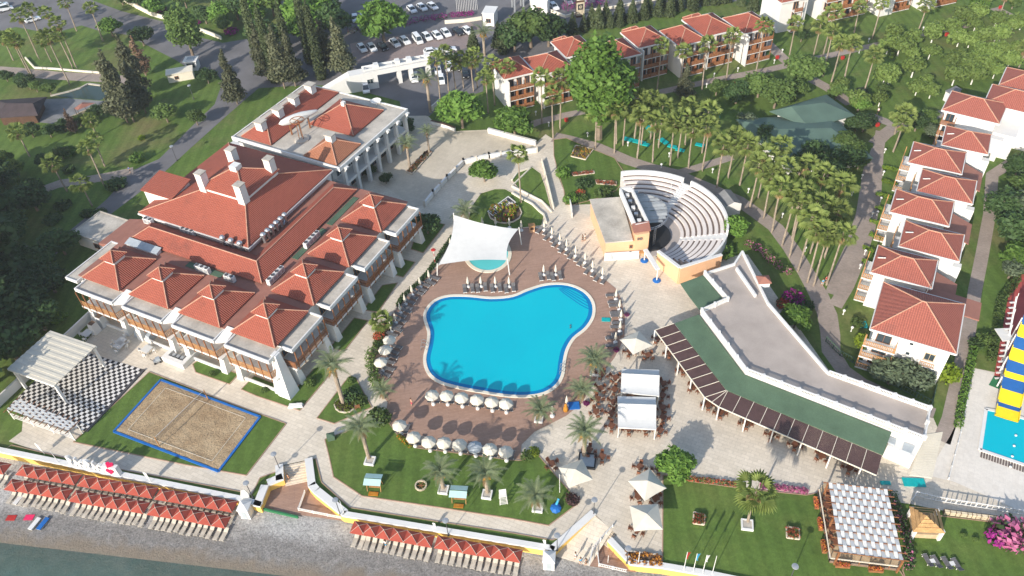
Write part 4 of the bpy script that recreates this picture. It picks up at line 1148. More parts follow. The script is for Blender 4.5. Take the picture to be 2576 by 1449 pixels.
# straight orange end wall toward the restaurant
W1, W2, W3 = G(*T(2, 1, 1470, 1080), 3.2) - AC, G(*T(2, 1, 1690, 1245), 3.9) - AC, G(*T(2, 1, 2110, 1115), 3.4) - AC
for a, b2 in ((W1, W2), (W2, W3)):
    d = (b2 - a); d.z = 0; d.normalize(); n_ = Vector((d.y, -d.x, 0)) * .18
    MB().mesh([(a.x - n_.x, a.y - n_.y, 0), (b2.x - n_.x, b2.y - n_.y, 0), (b2.x + n_.x, b2.y + n_.y, 0), (a.x + n_.x, a.y + n_.y, 0), (a.x - n_.x, a.y - n_.y, a.z), (b2.x - n_.x, b2.y - n_.y, b2.z), (b2.x + n_.x, b2.y + n_.y, b2.z), (a.x + n_.x, a.y + n_.y, a.z)],
              [(4, 5, 6, 7), (0, 1, 5, 4), (1, 2, 6, 5), (2, 3, 7, 6), (3, 0, 4, 7)]).build('end_wall', 'orange_wall', o)
    MB().bar((a.x, a.y, a.z + .08), (b2.x, b2.y, b2.z + .08), .6, .2).build('coping', 'white', o)
# stage house
o = thing('stage_building', 'orange stage building with flat grey roof and open white lighting loft', 'stage', (20, 119, 0), RD(-2))
R_ = lambda x, y: (x - 20, y - 119)
A = [R_(16.2, 126.4), R_(22.4, 126.8), R_(24.4, 113.6), R_(18.0, 113.4)]
MB().prism(A, 0, 4.0).build('wall', 'orange_wall', o)
MB().prism([R_(16.0, 126.6), R_(22.2, 127.0), R_(23.0, 113.6), R_(17.9, 113.2)], 4.0, 4.25).build('roof', 'concrete', o)
B1 = [R_(22.0, 127.2), R_(24.2, 127.2), R_(26.0, 116.4), R_(23.6, 115.8)]
MB().prism(B1, 0, 5.2).build('loft_floor', 'dark_grey', o)
for a, b2 in zip(B1, B1[1:] + B1[:1]): MB().bar((a[0], a[1], 5.5), (b2[0], b2[1], 5.5), .35, 1.5).build('loft_wall', 'white', o)
for k in range(5):
    x, y = R_(23.2 + k * .33, 125.5 - k * 2.0)
    MB().box(x - .35, y - .35, 5.2, x + .35, y + .35, 5.9).build('stage_light', 'metal' if k % 2 else 'white', o)
MB().prism([R_(23.2, 115.8), R_(25.9, 116.3), R_(26.0, 113.9), R_(23.4, 113.4)], 0, 5.6).build('tower', 'orange_wall', o)
MB().mesh([R_(23.0, 115.9) + (6.3,), R_(26.2, 116.5) + (6.3,), R_(26.3, 114.4) + (5.7,), R_(23.1, 113.9) + (5.7,), R_(23.0, 115.9) + (5.6,), R_(26.2, 116.5) + (5.6,), R_(26.3, 114.4) + (5.55,), R_(23.1, 113.9) + (5.55,)], [(3, 2, 1, 0), (4, 5, 6, 7), (0, 1, 5, 4), (1, 2, 6, 5), (2, 3, 7, 6), (3, 0, 4, 7)]).build('tower_roof', 'pink_roof', o)
for k in range(2): MB().box(3.75 + k * .5, -5.72, 4.4, 4.1 + k * .5, -5.5, 4.9).build('loudspeaker', 'tier_dark', o)
MB().prism([R_(17.8, 113.0), R_(24.3, 113.3), R_(24.3, 113.1), R_(17.8, 112.8)], .05, 1.9).build('front_board', 'white', o)
fb = MB()
for x, h_ in ((.2, 1.0), (.55, 1.2), (.95, 1.4), (1.25, 1.0)): fb.box(-2.0 + x, -6.24, .35, -1.85 + x, -6.22, .35 + h_)
struct(fb.build('board_print', 'canvas_grey', o), 'stuff')
MB().lathe([(.02, 0), (.22, 0), (.22, .02), (.02, .02)], 10, (2.6, -6.0, 1.92)).build('board_emblem', 'metal_grey', o)
window(o, (2.7, -5.5, 2.4), 0, -1, .6, .8, 'glass_dark', 'wood')
MB().prism([R_(24.2, 113.1), R_(25.6, 113.3), R_(25.6, 112.9), R_(24.2, 112.7)], 1.6, 1.9).build('door_awning', 'wood_light', o)
# round stage truss canopy
o = thing('stage_canopy', 'round gauze canopy on a truss over the amphitheatre stage', 'canopy', (26.0, 120.6, 0))
M_('gauze', (.42, .43, .42), .8, .15, .8)
ring = MB(); R1_ = 5.2
pt = lambda a, z: (R1_ * math.cos(a) - .4, R1_ * math.sin(a) * 1.05 + 1.2, z)
for k in range(24):
    a, b2 = RD(-95 + k * 8), RD(-95 + (k + 1) * 8)
    for z in (4.0, 4.45): ring.tube(pt(a, z), pt(b2, z), .06, .06, 4)
    ring.tube(pt(a, 4.0), pt(b2, 4.45), .035, .035, 4)
ring.build('truss_ring', 'metal', o)
for k in range(11):
    y = -3.6 + k * .95; x = math.sqrt(max(.3, 27 - y * y)) - .5
    MB().mesh([(-1.0, y + 1.2, 4.25), (x, y + 1.2, 4.3), (x, y + 2.13, 4.15 + .10 * (k % 3)), (-1.0, y + 2.13, 4.2)], [(0, 1, 2, 3)]).build('gauze_panel', 'gauze', o)
tr_ = MB()
for z in range(8): tr_.bar((1.2, -4.6, z * .55), (1.6, -4.3, z * .55 + .5), .06, .06); tr_.bar((1.6, -4.3, z * .55), (1.2, -4.6, z * .55 + .5), .06, .06)
for x, y in ((1.2, -4.6), (1.6, -4.3)): tr_.bar((x, y, 0), (x, y, 4.4), .07, .07)
tr_.build('truss_tower', 'metal', o)
tag(MB().lathe([(4.6, .12), (4.6, .5), (.02, .5)], 30, (0, 0, 0)).build('round_stage', 'black'), 'round black stage floor in front of the orange stage building', 'stage').location = (26.6, 119.4, 0)
# white beam on blue feet (game frame)
for k, (a, lb) in enumerate(((T(2, 1, 1330, 1175), 'white post on a round blue foot beside the stage building'), (T(2, 1, 1455, 1375), 'white post on a round blue foot in front of the amphitheatre wall'))):
    p = G(*a); o = thing('game_post', lb, 'post', tuple(p), 0, 'posts of the white beam')
    MB().lathe([(.75, 0), (.75, .12), (.3, .22)], 12).build('foot', 'blue', o); MB().tube((0, 0, 0), (0, 0, 2.6), .11, .11, 8).build('pole', 'white', o)
    if k == 0: f0 = p
o = tag(MB().bar((0, 0, 2.75), (p.x - f0.x, p.y - f0.y, 2.75), .8, .28).build('white_beam', 'white'), 'long white beam resting on two blue-footed posts', 'beam'); o.location = (f0.x, f0.y, 0)

# ================================================================== restaurant wing
ter = DL('1762,786 1828,757 1770,690 1845,667 1866,634 1931,767 2081,939 2337,1030 2322,1108 2243,1080 1875,937')
TZ = 4.3
P = [G(u, v, TZ) for u, v in ter]; c = sum(P, Vector()) / len(P)
RB = thing('restaurant', 'long angled restaurant with grey roof terrace, green roof skirt and brown slatted awning', 'restaurant', (c.x, c.y, 0))
Q = [p - c for p in P]
MB().prism([(p.x, p.y) for p in Q], 0, TZ - .2).build('wall', 'white_wall', RB)
MB().prism([(p.x, p.y) for p in Q], TZ - .18, TZ).build('terrace_floor', 'terrace_floor', RB)
def L3(u, v, z): return G(u, v, z) - Vector((c.x, c.y, 0))
def balustrade(pl, h=.85, col='white'):
    for a, b2 in zip(pl, pl[1:]):
        L = (b2 - a).length; n = max(1, round(L / 2.6)); d = b2 - a
        MB().bar(a + Vector((0, 0, .1)), b2 + Vector((0, 0, .1)), .32, .2).build('balustrade_base', col, RB)
        for k in range(n):
            p0, p1 = a + d * k / n, a + d * (k + 1) / n; mb = MB(); e = d.normalized()
            mb.bar(p0 + e * .1 + Vector((0, 0, h)), p1 - e * .1 + Vector((0, 0, h)), .2, .12)
            m_ = max(3, int((p1 - p0).length / .24))
            for j in range(m_ + 1):
                s_ = p0.lerp(p1, .06 + .88 * j / m_); mb.bar(s_ + Vector((0, 0, .2)), s_ + Vector((0, 0, h)), .09, .09)
            struct(mb.build('balustrade', col, RB), 'stuff')
            MB().box(p0.x - .2, p0.y - .2, TZ, p0.x + .2, p0.y + .2, TZ + h + .15).build('balustrade_post', col, RB)
bl = lambda s_: [L3(u, v, TZ) for u, v in DL(s_)]
balustrade(bl('1772,692 1829,757 1764,786 1876,936 2100,1022 2320,1106'))
balustrade(bl('2322,1106 2336,1032 2081,941'))
for s_ in ('1866,636 1931,767 2081,941', '1846,668 1866,636', '1772,692 1845,668'):
    pl = bl(s_)
    for a, b2 in zip(pl, pl[1:]): MB().bar(a + Vector((0, 0, .25)), b2 + Vector((0, 0, .2)), .32, .55).build('parapet', 'white', RB)
# upper room on the terrace
a = [L3(u, v, TZ) for u, v in DL('1848,672 1898,742 1930,765 1868,640')]
MB().bar(L3(1852, 676, TZ + .3), L3(1900, 745, TZ + .3), .35, .7).build('inner_parapet', 'white', RB)
p = L3(1918, 715, TZ); MB().box(p.x - .9, p.y - .8, TZ, p.x + .9, p.y + .8, TZ + 1.1).build('vent_box', 'white', RB); MB().hip(p.x - 1.1, p.y - 1.0, p.x + 1.1, p.y + 1.0, TZ + 1.15, .6).build('vent_roof', 'pink_roof', RB)
# green roof skirts
def skirt(inner, outer, z0, z1, name='green_roof', mat='green_tile'):
    I = [L3(u, v, z0) for u, v in DL(inner)]; O_ = [L3(u, v, z1) for u, v in DL(outer)]
    for k in range(len(I) - 1):
        dn = Vector((0, 0, -.15)); q = [I[k], I[k + 1], O_[k + 1], O_[k]]
        MB().mesh(q + [x + dn for x in q], [(0, 1, 2, 3), (7, 6, 5, 4), (0, 4, 5, 1), (1, 5, 6, 2), (2, 6, 7, 3), (3, 7, 4, 0)]).build(name, mat, RB)
    return I, O_
skirt('1757,791 1872,942 2242,1088', '1697,813 1827,981 2220,1144', 3.95, 3.35)
skirt('1768,692 1822,757 1760,778', '1711,713 1735,748 1757,776', 4.1, 3.5)
# brown slatted awning panels with pale bars between them and white posts
def interp(s_, n, z):
    A = [L3(u, v, z) for u, v in DL(s_)]; a, b2 = A[0], A[-1]
    return [a.lerp(b2, k / n) for k in range(n + 1)]
def awning(outer, inner, n):
    O_ = interp(outer, n, 3.0); I = interp(inner, n, 3.25)
    for k in range(n):
        pn = MB(); m_ = 15
        for j in range(m_):
            t0, t1 = (j + .02) / m_, (j + .965) / m_
            q = [O_[k].lerp(O_[k + 1], t0), O_[k].lerp(O_[k + 1], t1), I[k].lerp(I[k + 1], t1), I[k].lerp(I[k + 1], t0)]
            dn = Vector((0, 0, -.08)); pn.mesh(q + [x + dn for x in q], [(0, 1, 2, 3), (7, 6, 5, 4), (0, 4, 5, 1), (1, 5, 6, 2), (2, 6, 7, 3), (3, 7, 4, 0)])
        struct(pn.build('awning_panel', 'awning', RB), 'stuff')
        MB().bar(O_[k] + Vector((0, 0, .06)), I[k] + Vector((0, 0, .06)), .07, .08).build('awning_bar', 'cream', RB)
        if k % 2 == 0: MB().tube((O_[k].x, O_[k].y, 0), O_[k], .11, .11, 8).build('post', 'white', RB)
    MB().bar(O_[0], O_[-1], .12, .16).build('awning_beam', 'cream', RB)
M_('awning', (.088, .050, .047), .7, .15, 1.2)
awning('1647,831 1772,1000', '1695,814 1826,982', 8)
awning('1772,1000 1808,1024', '1826,982 1830,984', 2)
awning('1808,1024 2204,1196', '1830,984 2218,1146', 11)
MB().prism([(L3(u, v, 2.8).x, L3(u, v, 2.8).y) for u, v in DL('2242,1085 2318,1110 2300,1150 2232,1120')], 0, 2.8).build('end_annex', 'white', RB)
for k in range(2):
    q = [L3(u, v, 2.95) for u, v in TL(3, 3, ('1215,40 1295,70 1275,130 1205,100', '1370,100 1480,140 1440,215 1350,180')[k])]
    MB().prism([(x.x, x.y) for x in q], 2.8, 2.95).build('roof_hatch', 'canvas_grey', RB)

# ================================================================== other buildings and roofs
def poly_roof(o, b0, eave, ridge, z, h, mat, th=.15):
    """roof over four eave corners with a two-point ridge (picture points)"""
    E_ = [G(u, v, z) - b0 for u, v in eave]; A_, B2 = [G(u, v, z + h) - b0 for u, v in ridge]
    mb = MB()
    mb.face([E_[0], E_[1], B2, A_]); mb.face([E_[1], E_[2], B2]); mb.face([E_[2], E_[3], A_, B2]); mb.face([E_[3], E_[0], A_])
    dn = Vector((0, 0, -th))
    for k in range(4): mb.face([E_[k] + dn, E_[(k + 1) % 4] + dn, E_[(k + 1) % 4], E_[k]])
    rf = mb.build('roof', mat, o)
    cc = sum(E_, Vector()) / 4
    q = [cc + (e - cc) * .8 for e in E_]
    MB().prism([(x.x, x.y) for x in q], 0, z - th - .02).build('wall', WALLM, o)
    return rf
WALLM = 'white_wall'
b0 = G(2040, 330)
o = thing('green_roof_hall', 'hall with overlapping dull green hipped roofs in the palm garden', 'hall', tuple(b0))
poly_roof(o, b0, DL('1935,280 2035,322 2150,290 2078,238'), DL('1990,268 2074,258'), 4.2, 1.5, 'green_sheet')
poly_roof(o, b0, DL('1850,300 1978,422 2196,398 2092,286'), DL('1955,325 2090,322'), 3.2, 2.0, 'green_sheet')
b0 = GT(2, 1, 2190, 640)
o = thing('garden_shed', 'small white shed with grey pitched roof behind the amphitheatre', 'shed', tuple(b0))
E4 = [G(*T(2, 1, *q), 2.6) - b0 for q in ((2060, 510), (2155, 630), (2310, 600), (2200, 460))]
MB().prism([(x.x, x.y) for x in E4], 0, 2.6).build('wall', 'white_wall', o)
m1, m2 = E4[0].lerp(E4[3], .5) + Vector((0, 0, .7)), E4[1].lerp(E4[2], .5) + Vector((0, 0, .7))
rf = MB().mesh([E4[0], E4[1], m2, m1, E4[2], E4[3]], [(0, 1, 2, 3), (3, 2, 4, 5)]).build('roof', 'concrete_dark', o)
MB().mesh([E4[1], E4[2], m2, E4[0], E4[3], m1], [(0, 1, 2), (5, 4, 3)]).build('gable', 'white_wall', o)
b0 = GT(3, 0, 1840, 960)
o = thing('garden_hut', 'tiny white hut with dark pitched roof beside the upper villa', 'hut', tuple(b0))
E4 = [G(*T(3, 0, *q), 2.4) - b0 for q in ((1790, 915), (1850, 950), (1945, 905), (1885, 870))]
MB().prism([(x.x, x.y) for x in E4], 0, 2.4).build('wall', 'white_wall', o)
MB().prism([(x.x, x.y) for x in [E4[0] * 1.1, E4[1] * 1.1, E4[2] * 1.1, E4[3] * 1.1]], 2.4, 2.6).build('roof', 'concrete_dark', o)
b0 = GT(0, 0, 190, 1080)
o = thing('dark_roof_house', 'house with a broad dark shingled hip roof at the left edge', 'house', tuple(b0))
WALLM = 'wood_dark'
rf = poly_roof(o, b0, TL(0, 0, '-60,1010 -60,1190 380,1160 470,975'), TL(0, 0, '60,1040 330,1040'), 2.6, 1.8, 'dark_roof')
b0 = GT(0, 0, 850, 1070)
o = thing('brown_canopy', 'small reddish-brown tent roof on the dark terrace', 'canopy', tuple(b0))
q = [G(*T(0, 0, *x), 2.2) - b0 for x in ((745, 1090), (780, 1110), (960, 1035), (830, 1030))]
MB().mesh(q + [sum(q, Vector()) / 4 + Vector((0, 0, .5))], [(0, 1, 4), (1, 2, 4), (2, 3, 4), (3, 0, 4)]).build('cloth', 'pink_roof', o)
for x in q: MB().tube((x.x, x.y, 0), tuple(x), .06, .06, 5).build('pole', 'wood_dark', o)
for k, (pp, z, lb) in enumerate((('0,890 0,1000 110,960', 4.0, 'dark flat roof with pale edge at the left edge, upper one'), ('0,1100 0,1180 150,1080 60,1030', 4.0, 'dark flat roof with pale edge at the left edge, lower one'))):
    pts = [G(u, v, z) for u, v in TL(0, 1, pp)]; c_ = sum(pts, Vector()) / len(pts)
    o = thing('flat_roof_cabin', lb, 'cabin', (c_.x, c_.y, 0), 0, 'cabins in the dark garden')
    q = [(x.x - c_.x, x.y - c_.y) for x in pts]
    MB().prism([(x * .92, y * .92) for x, y in q], 0, z - .2).build('wall', 'concrete_dark', o); MB().prism(q, z - .2, z).build('roof', 'dark_grey', o)
    e = MB()
    for a, b2 in zip(q, q[1:] + q[:1]): e.bar((a[0], a[1], z + .02), (b2[0], b2[1], z + .02), .18, .2)
    e.build('roof_edge', 'metal_grey', o)
b0 = GT(0, 0, 1870, 760)
o = thing('gate_hut', 'small white glazed gatekeeper hut beside the tall poplar', 'hut', tuple(GT(0, 0, 1950, 690)))
MB().box(-1.5, -1.3, 0, 1.5, 1.3, 2.6).build('wall', 'white', o)
MB().box(-1.8, -1.6, 2.6, 1.8, 1.6, 2.8).build('roof', 'white', o); MB().box(-.9, -.9, 2.8, .9, .9, 3.0).build('skylight', 'canvas_grey', o)
window(o, (0, -1.3, .9), 0, -1, 2.2, 1.3, 'glass_dark', 'metal_grey', 2)
o = thing('garden_store', 'low cream store with pink flat roof below the gatekeeper hut', 'store', tuple(GT(0, 0, 1830, 790)), RD(15))
MB().box(-3.2, -1.5, 0, 3.2, 1.5, 2.2).build('wall', 'cream', o); MB().box(-3.4, -1.7, 2.2, 3.4, 1.7, 2.4).build('roof', 'cream', o); window(o, (-1, -1.5, .7), 0, -1, 1, .9)
# white hotel gate: wall with a lintel on pillars
b0 = GT(1, 0, 1100, 860)
gd = (GT(1, 0, 1730, 690) - GT(1, 0, 1210, 800)); ga = math.atan2(gd.y, gd.x)
GZ = 4.6
p0 = G(*T(1, 0, 990, 690), GZ); p1 = G(*T(1, 0, 1210, 690), GZ); p2 = G(*T(1, 0, 1740, 590), GZ)
o = thing('entrance_gate', 'white entrance gate with a long lintel on pillars before the forecourt', 'gate', (p1.x, p1.y, 0), ang(p1, p2))
L = (p2 - p1).length; Lw = (p1 - p0).length
MB().box(-Lw - 1.5, -1.4, 0, -.2, 1.4, GZ).build('wall', 'white', o)
MB().mesh([(-Lw - 1.5, -1.2, 0), (-Lw - 9, -1.2, 0), (-Lw - 9, 1.2, 0), (-Lw - 1.5, 1.2, 0), (-Lw - 1.5, -1.2, GZ), (-Lw - 9, -1.2, 1.6), (-Lw - 9, 1.2, 1.6), (-Lw - 1.5, 1.2, GZ)], [(4, 7, 6, 5), (0, 4, 5, 1), (2, 6, 7, 3), (1, 5, 6, 2)]).build('wing_wall', 'white', o)
window(o, (-2.2, -1.4, 1.6), 0, -1, 1.6, 1.3, 'glass_dark', 'white')
MB().box(-.2, -1.4, 3.5, L, 1.4, GZ).build('lintel', 'white', o)
for x in (L * .40, L * .62, L - .6): MB().box(x - .5, -1.2, 0, x + .5, 1.2, 3.5).build('pillar', 'white', o)
for x in (0, L * .40, L * .62, L - .5):
    MB().box(x - .6, -.8, GZ, x + .6, .8, GZ + 1.3).build('pier', 'white', o)
for y in (-1.0, 1.0): MB().box(-3.5, y - .12, GZ + .25, L - .2, y + .12, GZ + .75).build('parapet_rail', 'white', o)
for k in range(7): MB().box(-3.0 + k * 3.6, -1.0, GZ + .3, -2.8 + k * 3.6, 1.0, GZ + .6).build('cross_beam', 'metal_grey', o)

# ---- white pergola on the checkered floor
A = G(*T(0, 2, 545, 985), 4.8); B_ = G(*T(0, 2, 965, 582), 4.8); C_ = G(*T(0, 2, 50, 832), 4.8)
o = thing('white_pavilion', 'white pavilion with ribbed flat roof over the checkered floor', 'pavilion', (A.x, A.y, 0), RD(-25))
wx, wy = (A - C_).length, (B_ - A).length
n = 17
for k in range(n):
    y0 = wy * k / n; MB().box(-wx, y0, 4.7 + (.05 if k % 2 else 0), 0, y0 + wy / n - .004, 4.82 + (.05 if k % 2 else 0)).build('roof_panel', 'canvas', o)
MB().bar((-wx, .1, 4.6), (0, .1, 4.6), .3, .3).build('beam', 'white', o); MB().bar((-wx, wy - .1, 4.6), (0, wy - .1, 4.6), .3, .3).build('beam', 'white', o)
for x, y in ((-.3, .3), (-wx + .9, .3), (-.3, wy - .4), (-wx + .9, wy - .4)): MB().box(x - .2, y - .2, 0, x + .2, y + .2, 4.55).build('post', 'white', o)
# checkered floor
C0 = GT(0, 2, 1440, 822); e1 = (GT(0, 2, 862, 1445) - C0); LL = e1.length; e1.normalize(); e2 = Vector((e1.y, -e1.x, 0))
if e2.x > 0: e2 = -e2
fl = thing('checkered_floor', 'black and white checkered terrace floor beside the volleyball lawn', 'floor', (C0.x, C0.y, 0))
ts_ = LL / 23; cells = []
for i in range(23):
    for j in range(27):
        p = e1 * ts_ * i + e2 * ts_ * j
        cells.append((proj(C0 + p)[1] * .2 - j * 40, i, j, p))
wl0, wl1 = G(0, 1022), G(240, 795)
def inside(p): 
    q = C0 + p; return (wl1.x - wl0.x) * (q.y - wl0.y) - (wl1.y - wl0.y) * (q.x - wl0.x) < -1.0
cells = [c_ for c_ in cells if inside(c_[3])]
cells.sort(key=lambda c_: -c_[0])
def tile_mesh(mat):
    g_ = .012; q = [e1 * g_ + e2 * g_, e1 * (ts_ - g_) + e2 * g_, e1 * (ts_ - g_) + e2 * (ts_ - g_), e1 * g_ + e2 * (ts_ - g_)]
    return MB().prism([(x.x, x.y) for x in q], .03, .07).data('tile', mat)
tm = [tile_mesh('black_tile'), tile_mesh('white_tile')]
rest = MB()
for n_, (s_, i, j, p) in enumerate(cells):
    if n_ < 300:
        t_ = link('tile', tm[(i + j) % 2], fl); t_.location = p
    else:
        q = [p, p + e1 * ts_ * .985, p + (e1 + e2) * ts_ * .985, p + e2 * ts_ * .985]; rest.face([(x.x, x.y, .065) for x in (q if area(q) > 0 else q[::-1])], (i + j) % 2)
struct(rest.build('tile_field', ['black_tile', 'white_tile'], fl), 'stuff')
MB().bar(tuple(e1 * 0 - e2 * .25 + Vector((0, 0, .1))), tuple(e1 * LL - e2 * .25 + Vector((0, 0, .1))), .4, .3).build('edge_curb', 'dark_grey', fl)
# white garden wall on its left
a, b2 = G(-30, 1050, .0), G(240, 795, .0)
o = tag(MB().bar((0, 0, .9), (b2.x - a.x, b2.y - a.y, .9), .3, 1.8).build('garden_wall', 'white_wall'), 'long white garden wall left of the white pavilion', 'wall'); o.location = (a.x, a.y, 0)

# ---- woven fabric canopies
def woven(o, A, B_, C_, D_, n, m_, z, amp=.13, mat='canvas_white'):
    """strips run A->D; A-B is the far edge; each strip weaves over and under m cross battens"""
    for k in range(n):
        mb = MB(); L_, R_2 = [], []
        for j in range(2 * m_ + 1):
            t = j / (2 * m_); zz = z + (amp if ((j // 2 + k) % 2 == 0) == (j % 2 == 0) else -amp) * (1 if j % 2 == 0 else .2)
            zz = z + amp * math.sin(math.pi * (t * m_ + k))  if False else z + (amp if (j + 2 * k) % 4 == 0 else (-amp if (j + 2 * k) % 4 == 2 else 0))
            a, b2 = A.lerp(D_, t), B_.lerp(C_, t)
            for lst, f_ in ((L_, (k + .03) / n), (R_2, (k + .97) / n)):
                q = a.lerp(b2, f_); lst.append((q.x, q.y, zz))
        for j in range(2 * m_): mb.face([L_[j], R_2[j], R_2[j + 1], L_[j + 1]][::-1])
        mb.build('fabric_strip', mat, o)
    for j in range(m_ + 1):
        t = j / m_; a, b2 = A.lerp(D_, t), B_.lerp(C_, t)
        d = (b2 - a).normalized() * .7
        MB().bar((a.x - d.x, a.y - d.y, z - .02), (b2.x + d.x, b2.y + d.y, z - .02), .09, .09).build('batten', 'wood', o)
b0 = G(2175, 1320)
o = thing('woven_pergola', 'pergola roofed with woven white fabric strips beside the flag lawn', 'pergola', tuple(b0))
WZ = 3.2
A, B_, C_, D_ = [G(*T(3, 3, *q), WZ) - Vector((b0.x, b0.y, 0)) for q in ((608, 510), (1200, 580), (1362, 1292), (720, 1210))]
woven(o, A, B_, C_, D_, 15, 10, WZ, .09)
for q in (A, B_, C_, D_, A.lerp(D_, .5), B_.lerp(C_, .5)): MB().bar((q.x, q.y, 0), (q.x, q.y, WZ - .1), .2, .2).build('post', 'wood', o)
fl = [G(*T(3, 3, *q)) - b0 for q in ((500, 610), (610, 1305), (1310, 1390), (1360, 1300), (1200, 590), (560, 520))]
MB().prism([(x.x, x.y) for x in fl], .0, .16).build('timber_floor', 'pale_wood', o)
for a, b2 in ((fl[0], fl[1]), (fl[1], fl[2])):
    MB().bar((a.x, a.y, .95), (b2.x, b2.y, .95), .14, .1).build('top_rail', 'cream', o)
    n = int((b2 - a).length / 1.2)
    for k in range(n + 1): q = a.lerp(b2, k / n); MB().bar((q.x, q.y, .1), (q.x, q.y, .95), .1, .1).build('rail_post', 'wood', o)
for a, b2 in ((fl[0], fl[1]), (fl[1], fl[2])):
    MB().bar((a.x, a.y, .3), (b2.x, b2.y, .3), .06, .22).build('lower_board', 'tier_dark', o)
b0 = GT(0, 2, 420, 1400)
o = thing('woven_tent', 'low white woven shade roof on white frames below the pavilion', 'shade roof', tuple(b0))
A, B_, C_, D_ = [G(*q, 2.6) - Vector((b0.x, b0.y, 0)) for q in (T(0, 2, 180, 1112), T(0, 2, 768, 1362), T(0, 3, 690, -15), T(0, 2, 70, 1218))]
woven(o, D_, A, B_, C_, 6, 12, 2.6, .08)
for t in (0, .33, .66, 1):
    for a, b2 in ((A, B_), (D_, C_)):
        q = a.lerp(b2, t); MB().bar((q.x, q.y, 0), (q.x, q.y, 2.55), .14, .14).build('post', 'white', o)
for a, b2 in ((D_, C_),):
    for z in (.5, 1.0, 1.5): MB().bar((a.x, a.y, z), (b2.x, b2.y, z), .1, .1).build('rail', 'white', o)

# ---- thatched kiosk
b0 = GT(3, 3, 1590, 960)
o = thing('thatched_kiosk', 'thatched kiosk with hipped straw roof on the lower right lawn', 'kiosk', tuple(b0))
E_ = [G(*T(3, 3, *q), 2.3) - b0 for q in ((1425, 735), (1445, 960), (1690, 1010), (1785, 1012), (1715, 760))]
E_ = [G(*T(3, 3, *q), 2.3) - b0 for q in ((1425, 740), (1460, 1000), (1785, 1015), (1720, 765))]
ap = [G(*T(3, 3, *q), 4.2) - b0 for q in ((1590, 850), (1600, 840))]
mb = MB(); top = (ap[0] + ap[1]) / 2; n = 8
for k in range(4):
    a, b2 = E_[k], E_[(k + 1) % 4]
    for s_ in range(4):
        t0, t1 = s_ / 4, (s_ + 1) / 4; dz = Vector((0, 0, .10 * (3 - s_)))
        mb.face([a.lerp(top, t0) + Vector((0, 0, -.12)), b2.lerp(top, t0) + Vector((0, 0, -.12)), b2.lerp(top, t1) + Vector((0, 0, .1 if s_ < 3 else .12)), a.lerp(top, t1) + Vector((0, 0, .1 if s_ < 3 else .12))])
mb.build('thatch_roof', 'thatch', o)
for q in E_: MB().bar((q.x * .85, q.y * .85, 0), (q.x * .85, q.y * .85, 2.3), .4, .4).build('post', 'white', o)
q = [x * .8 for x in E_]; MB().prism([(x.x, x.y) for x in q], 0, 1.0).build('counter', 'pale_wood', o)

# ---- tensile shade sail over the paddling pool
cor = [G(*T(1, 1, 1995, 735), 4.6), G(*T(2, 1, 62, 835), 4.6), G(*T(1, 1, 2525, 1190), 2.9), G(*T(1, 1, 1830, 1195), 3.0)]
c_ = sum(cor, Vector()) / 4; b0 = Vector((c_.x, c_.y, 0))
o = thing('shade_sail', 'white four-point shade sail on poles over the paddling pool', 'sail', tuple(b0))
n = 14; mb = MB(); vs_ = []
for i in range(n + 1):
    for j in range(n + 1):
        s_, t = i / n, j / n
        s2 = s_; t2 = t
        p = (cor[0] * (1 - s_) + cor[1] * s_) * (1 - t) + (cor[3] * (1 - s_) + cor[2] * s_) * t
        pull = .13 * (4 * s_ * (1 - s_) * abs(1 - 2 * t) ** 2 + 4 * t * (1 - t) * abs(1 - 2 * s_) ** 2)
        p = p.lerp(Vector((c_.x, c_.y, p.z)), pull); p.z += -.55 * 16 * s_ * (1 - s_) * t * (1 - t) * .6 + .5 * (1 - 2 * s_) * (1 - 2 * t)
        vs_.append(tuple(p - b0))
mb.mesh(vs_, [(i * (n + 1) + j, i * (n + 1) + j + 1, (i + 1) * (n + 1) + j + 1, (i + 1) * (n + 1) + j) for i in range(n) for j in range(n)])
mb.build('sail_cloth', 'canvas_white', o, smooth=True)
for k, q in enumerate(cor):
    d = (q - c_); d.z = 0; d.normalize(); p = q - b0
    zt = q.z + (.5 if k in (0, 2) else -.5)
    MB().tube((p.x + d.x * .5, p.y + d.y * .5, 0), (p.x + d.x * .15, p.y + d.y * .15, zt + .4), .11, .09, 8).build('mast', 'white', o)

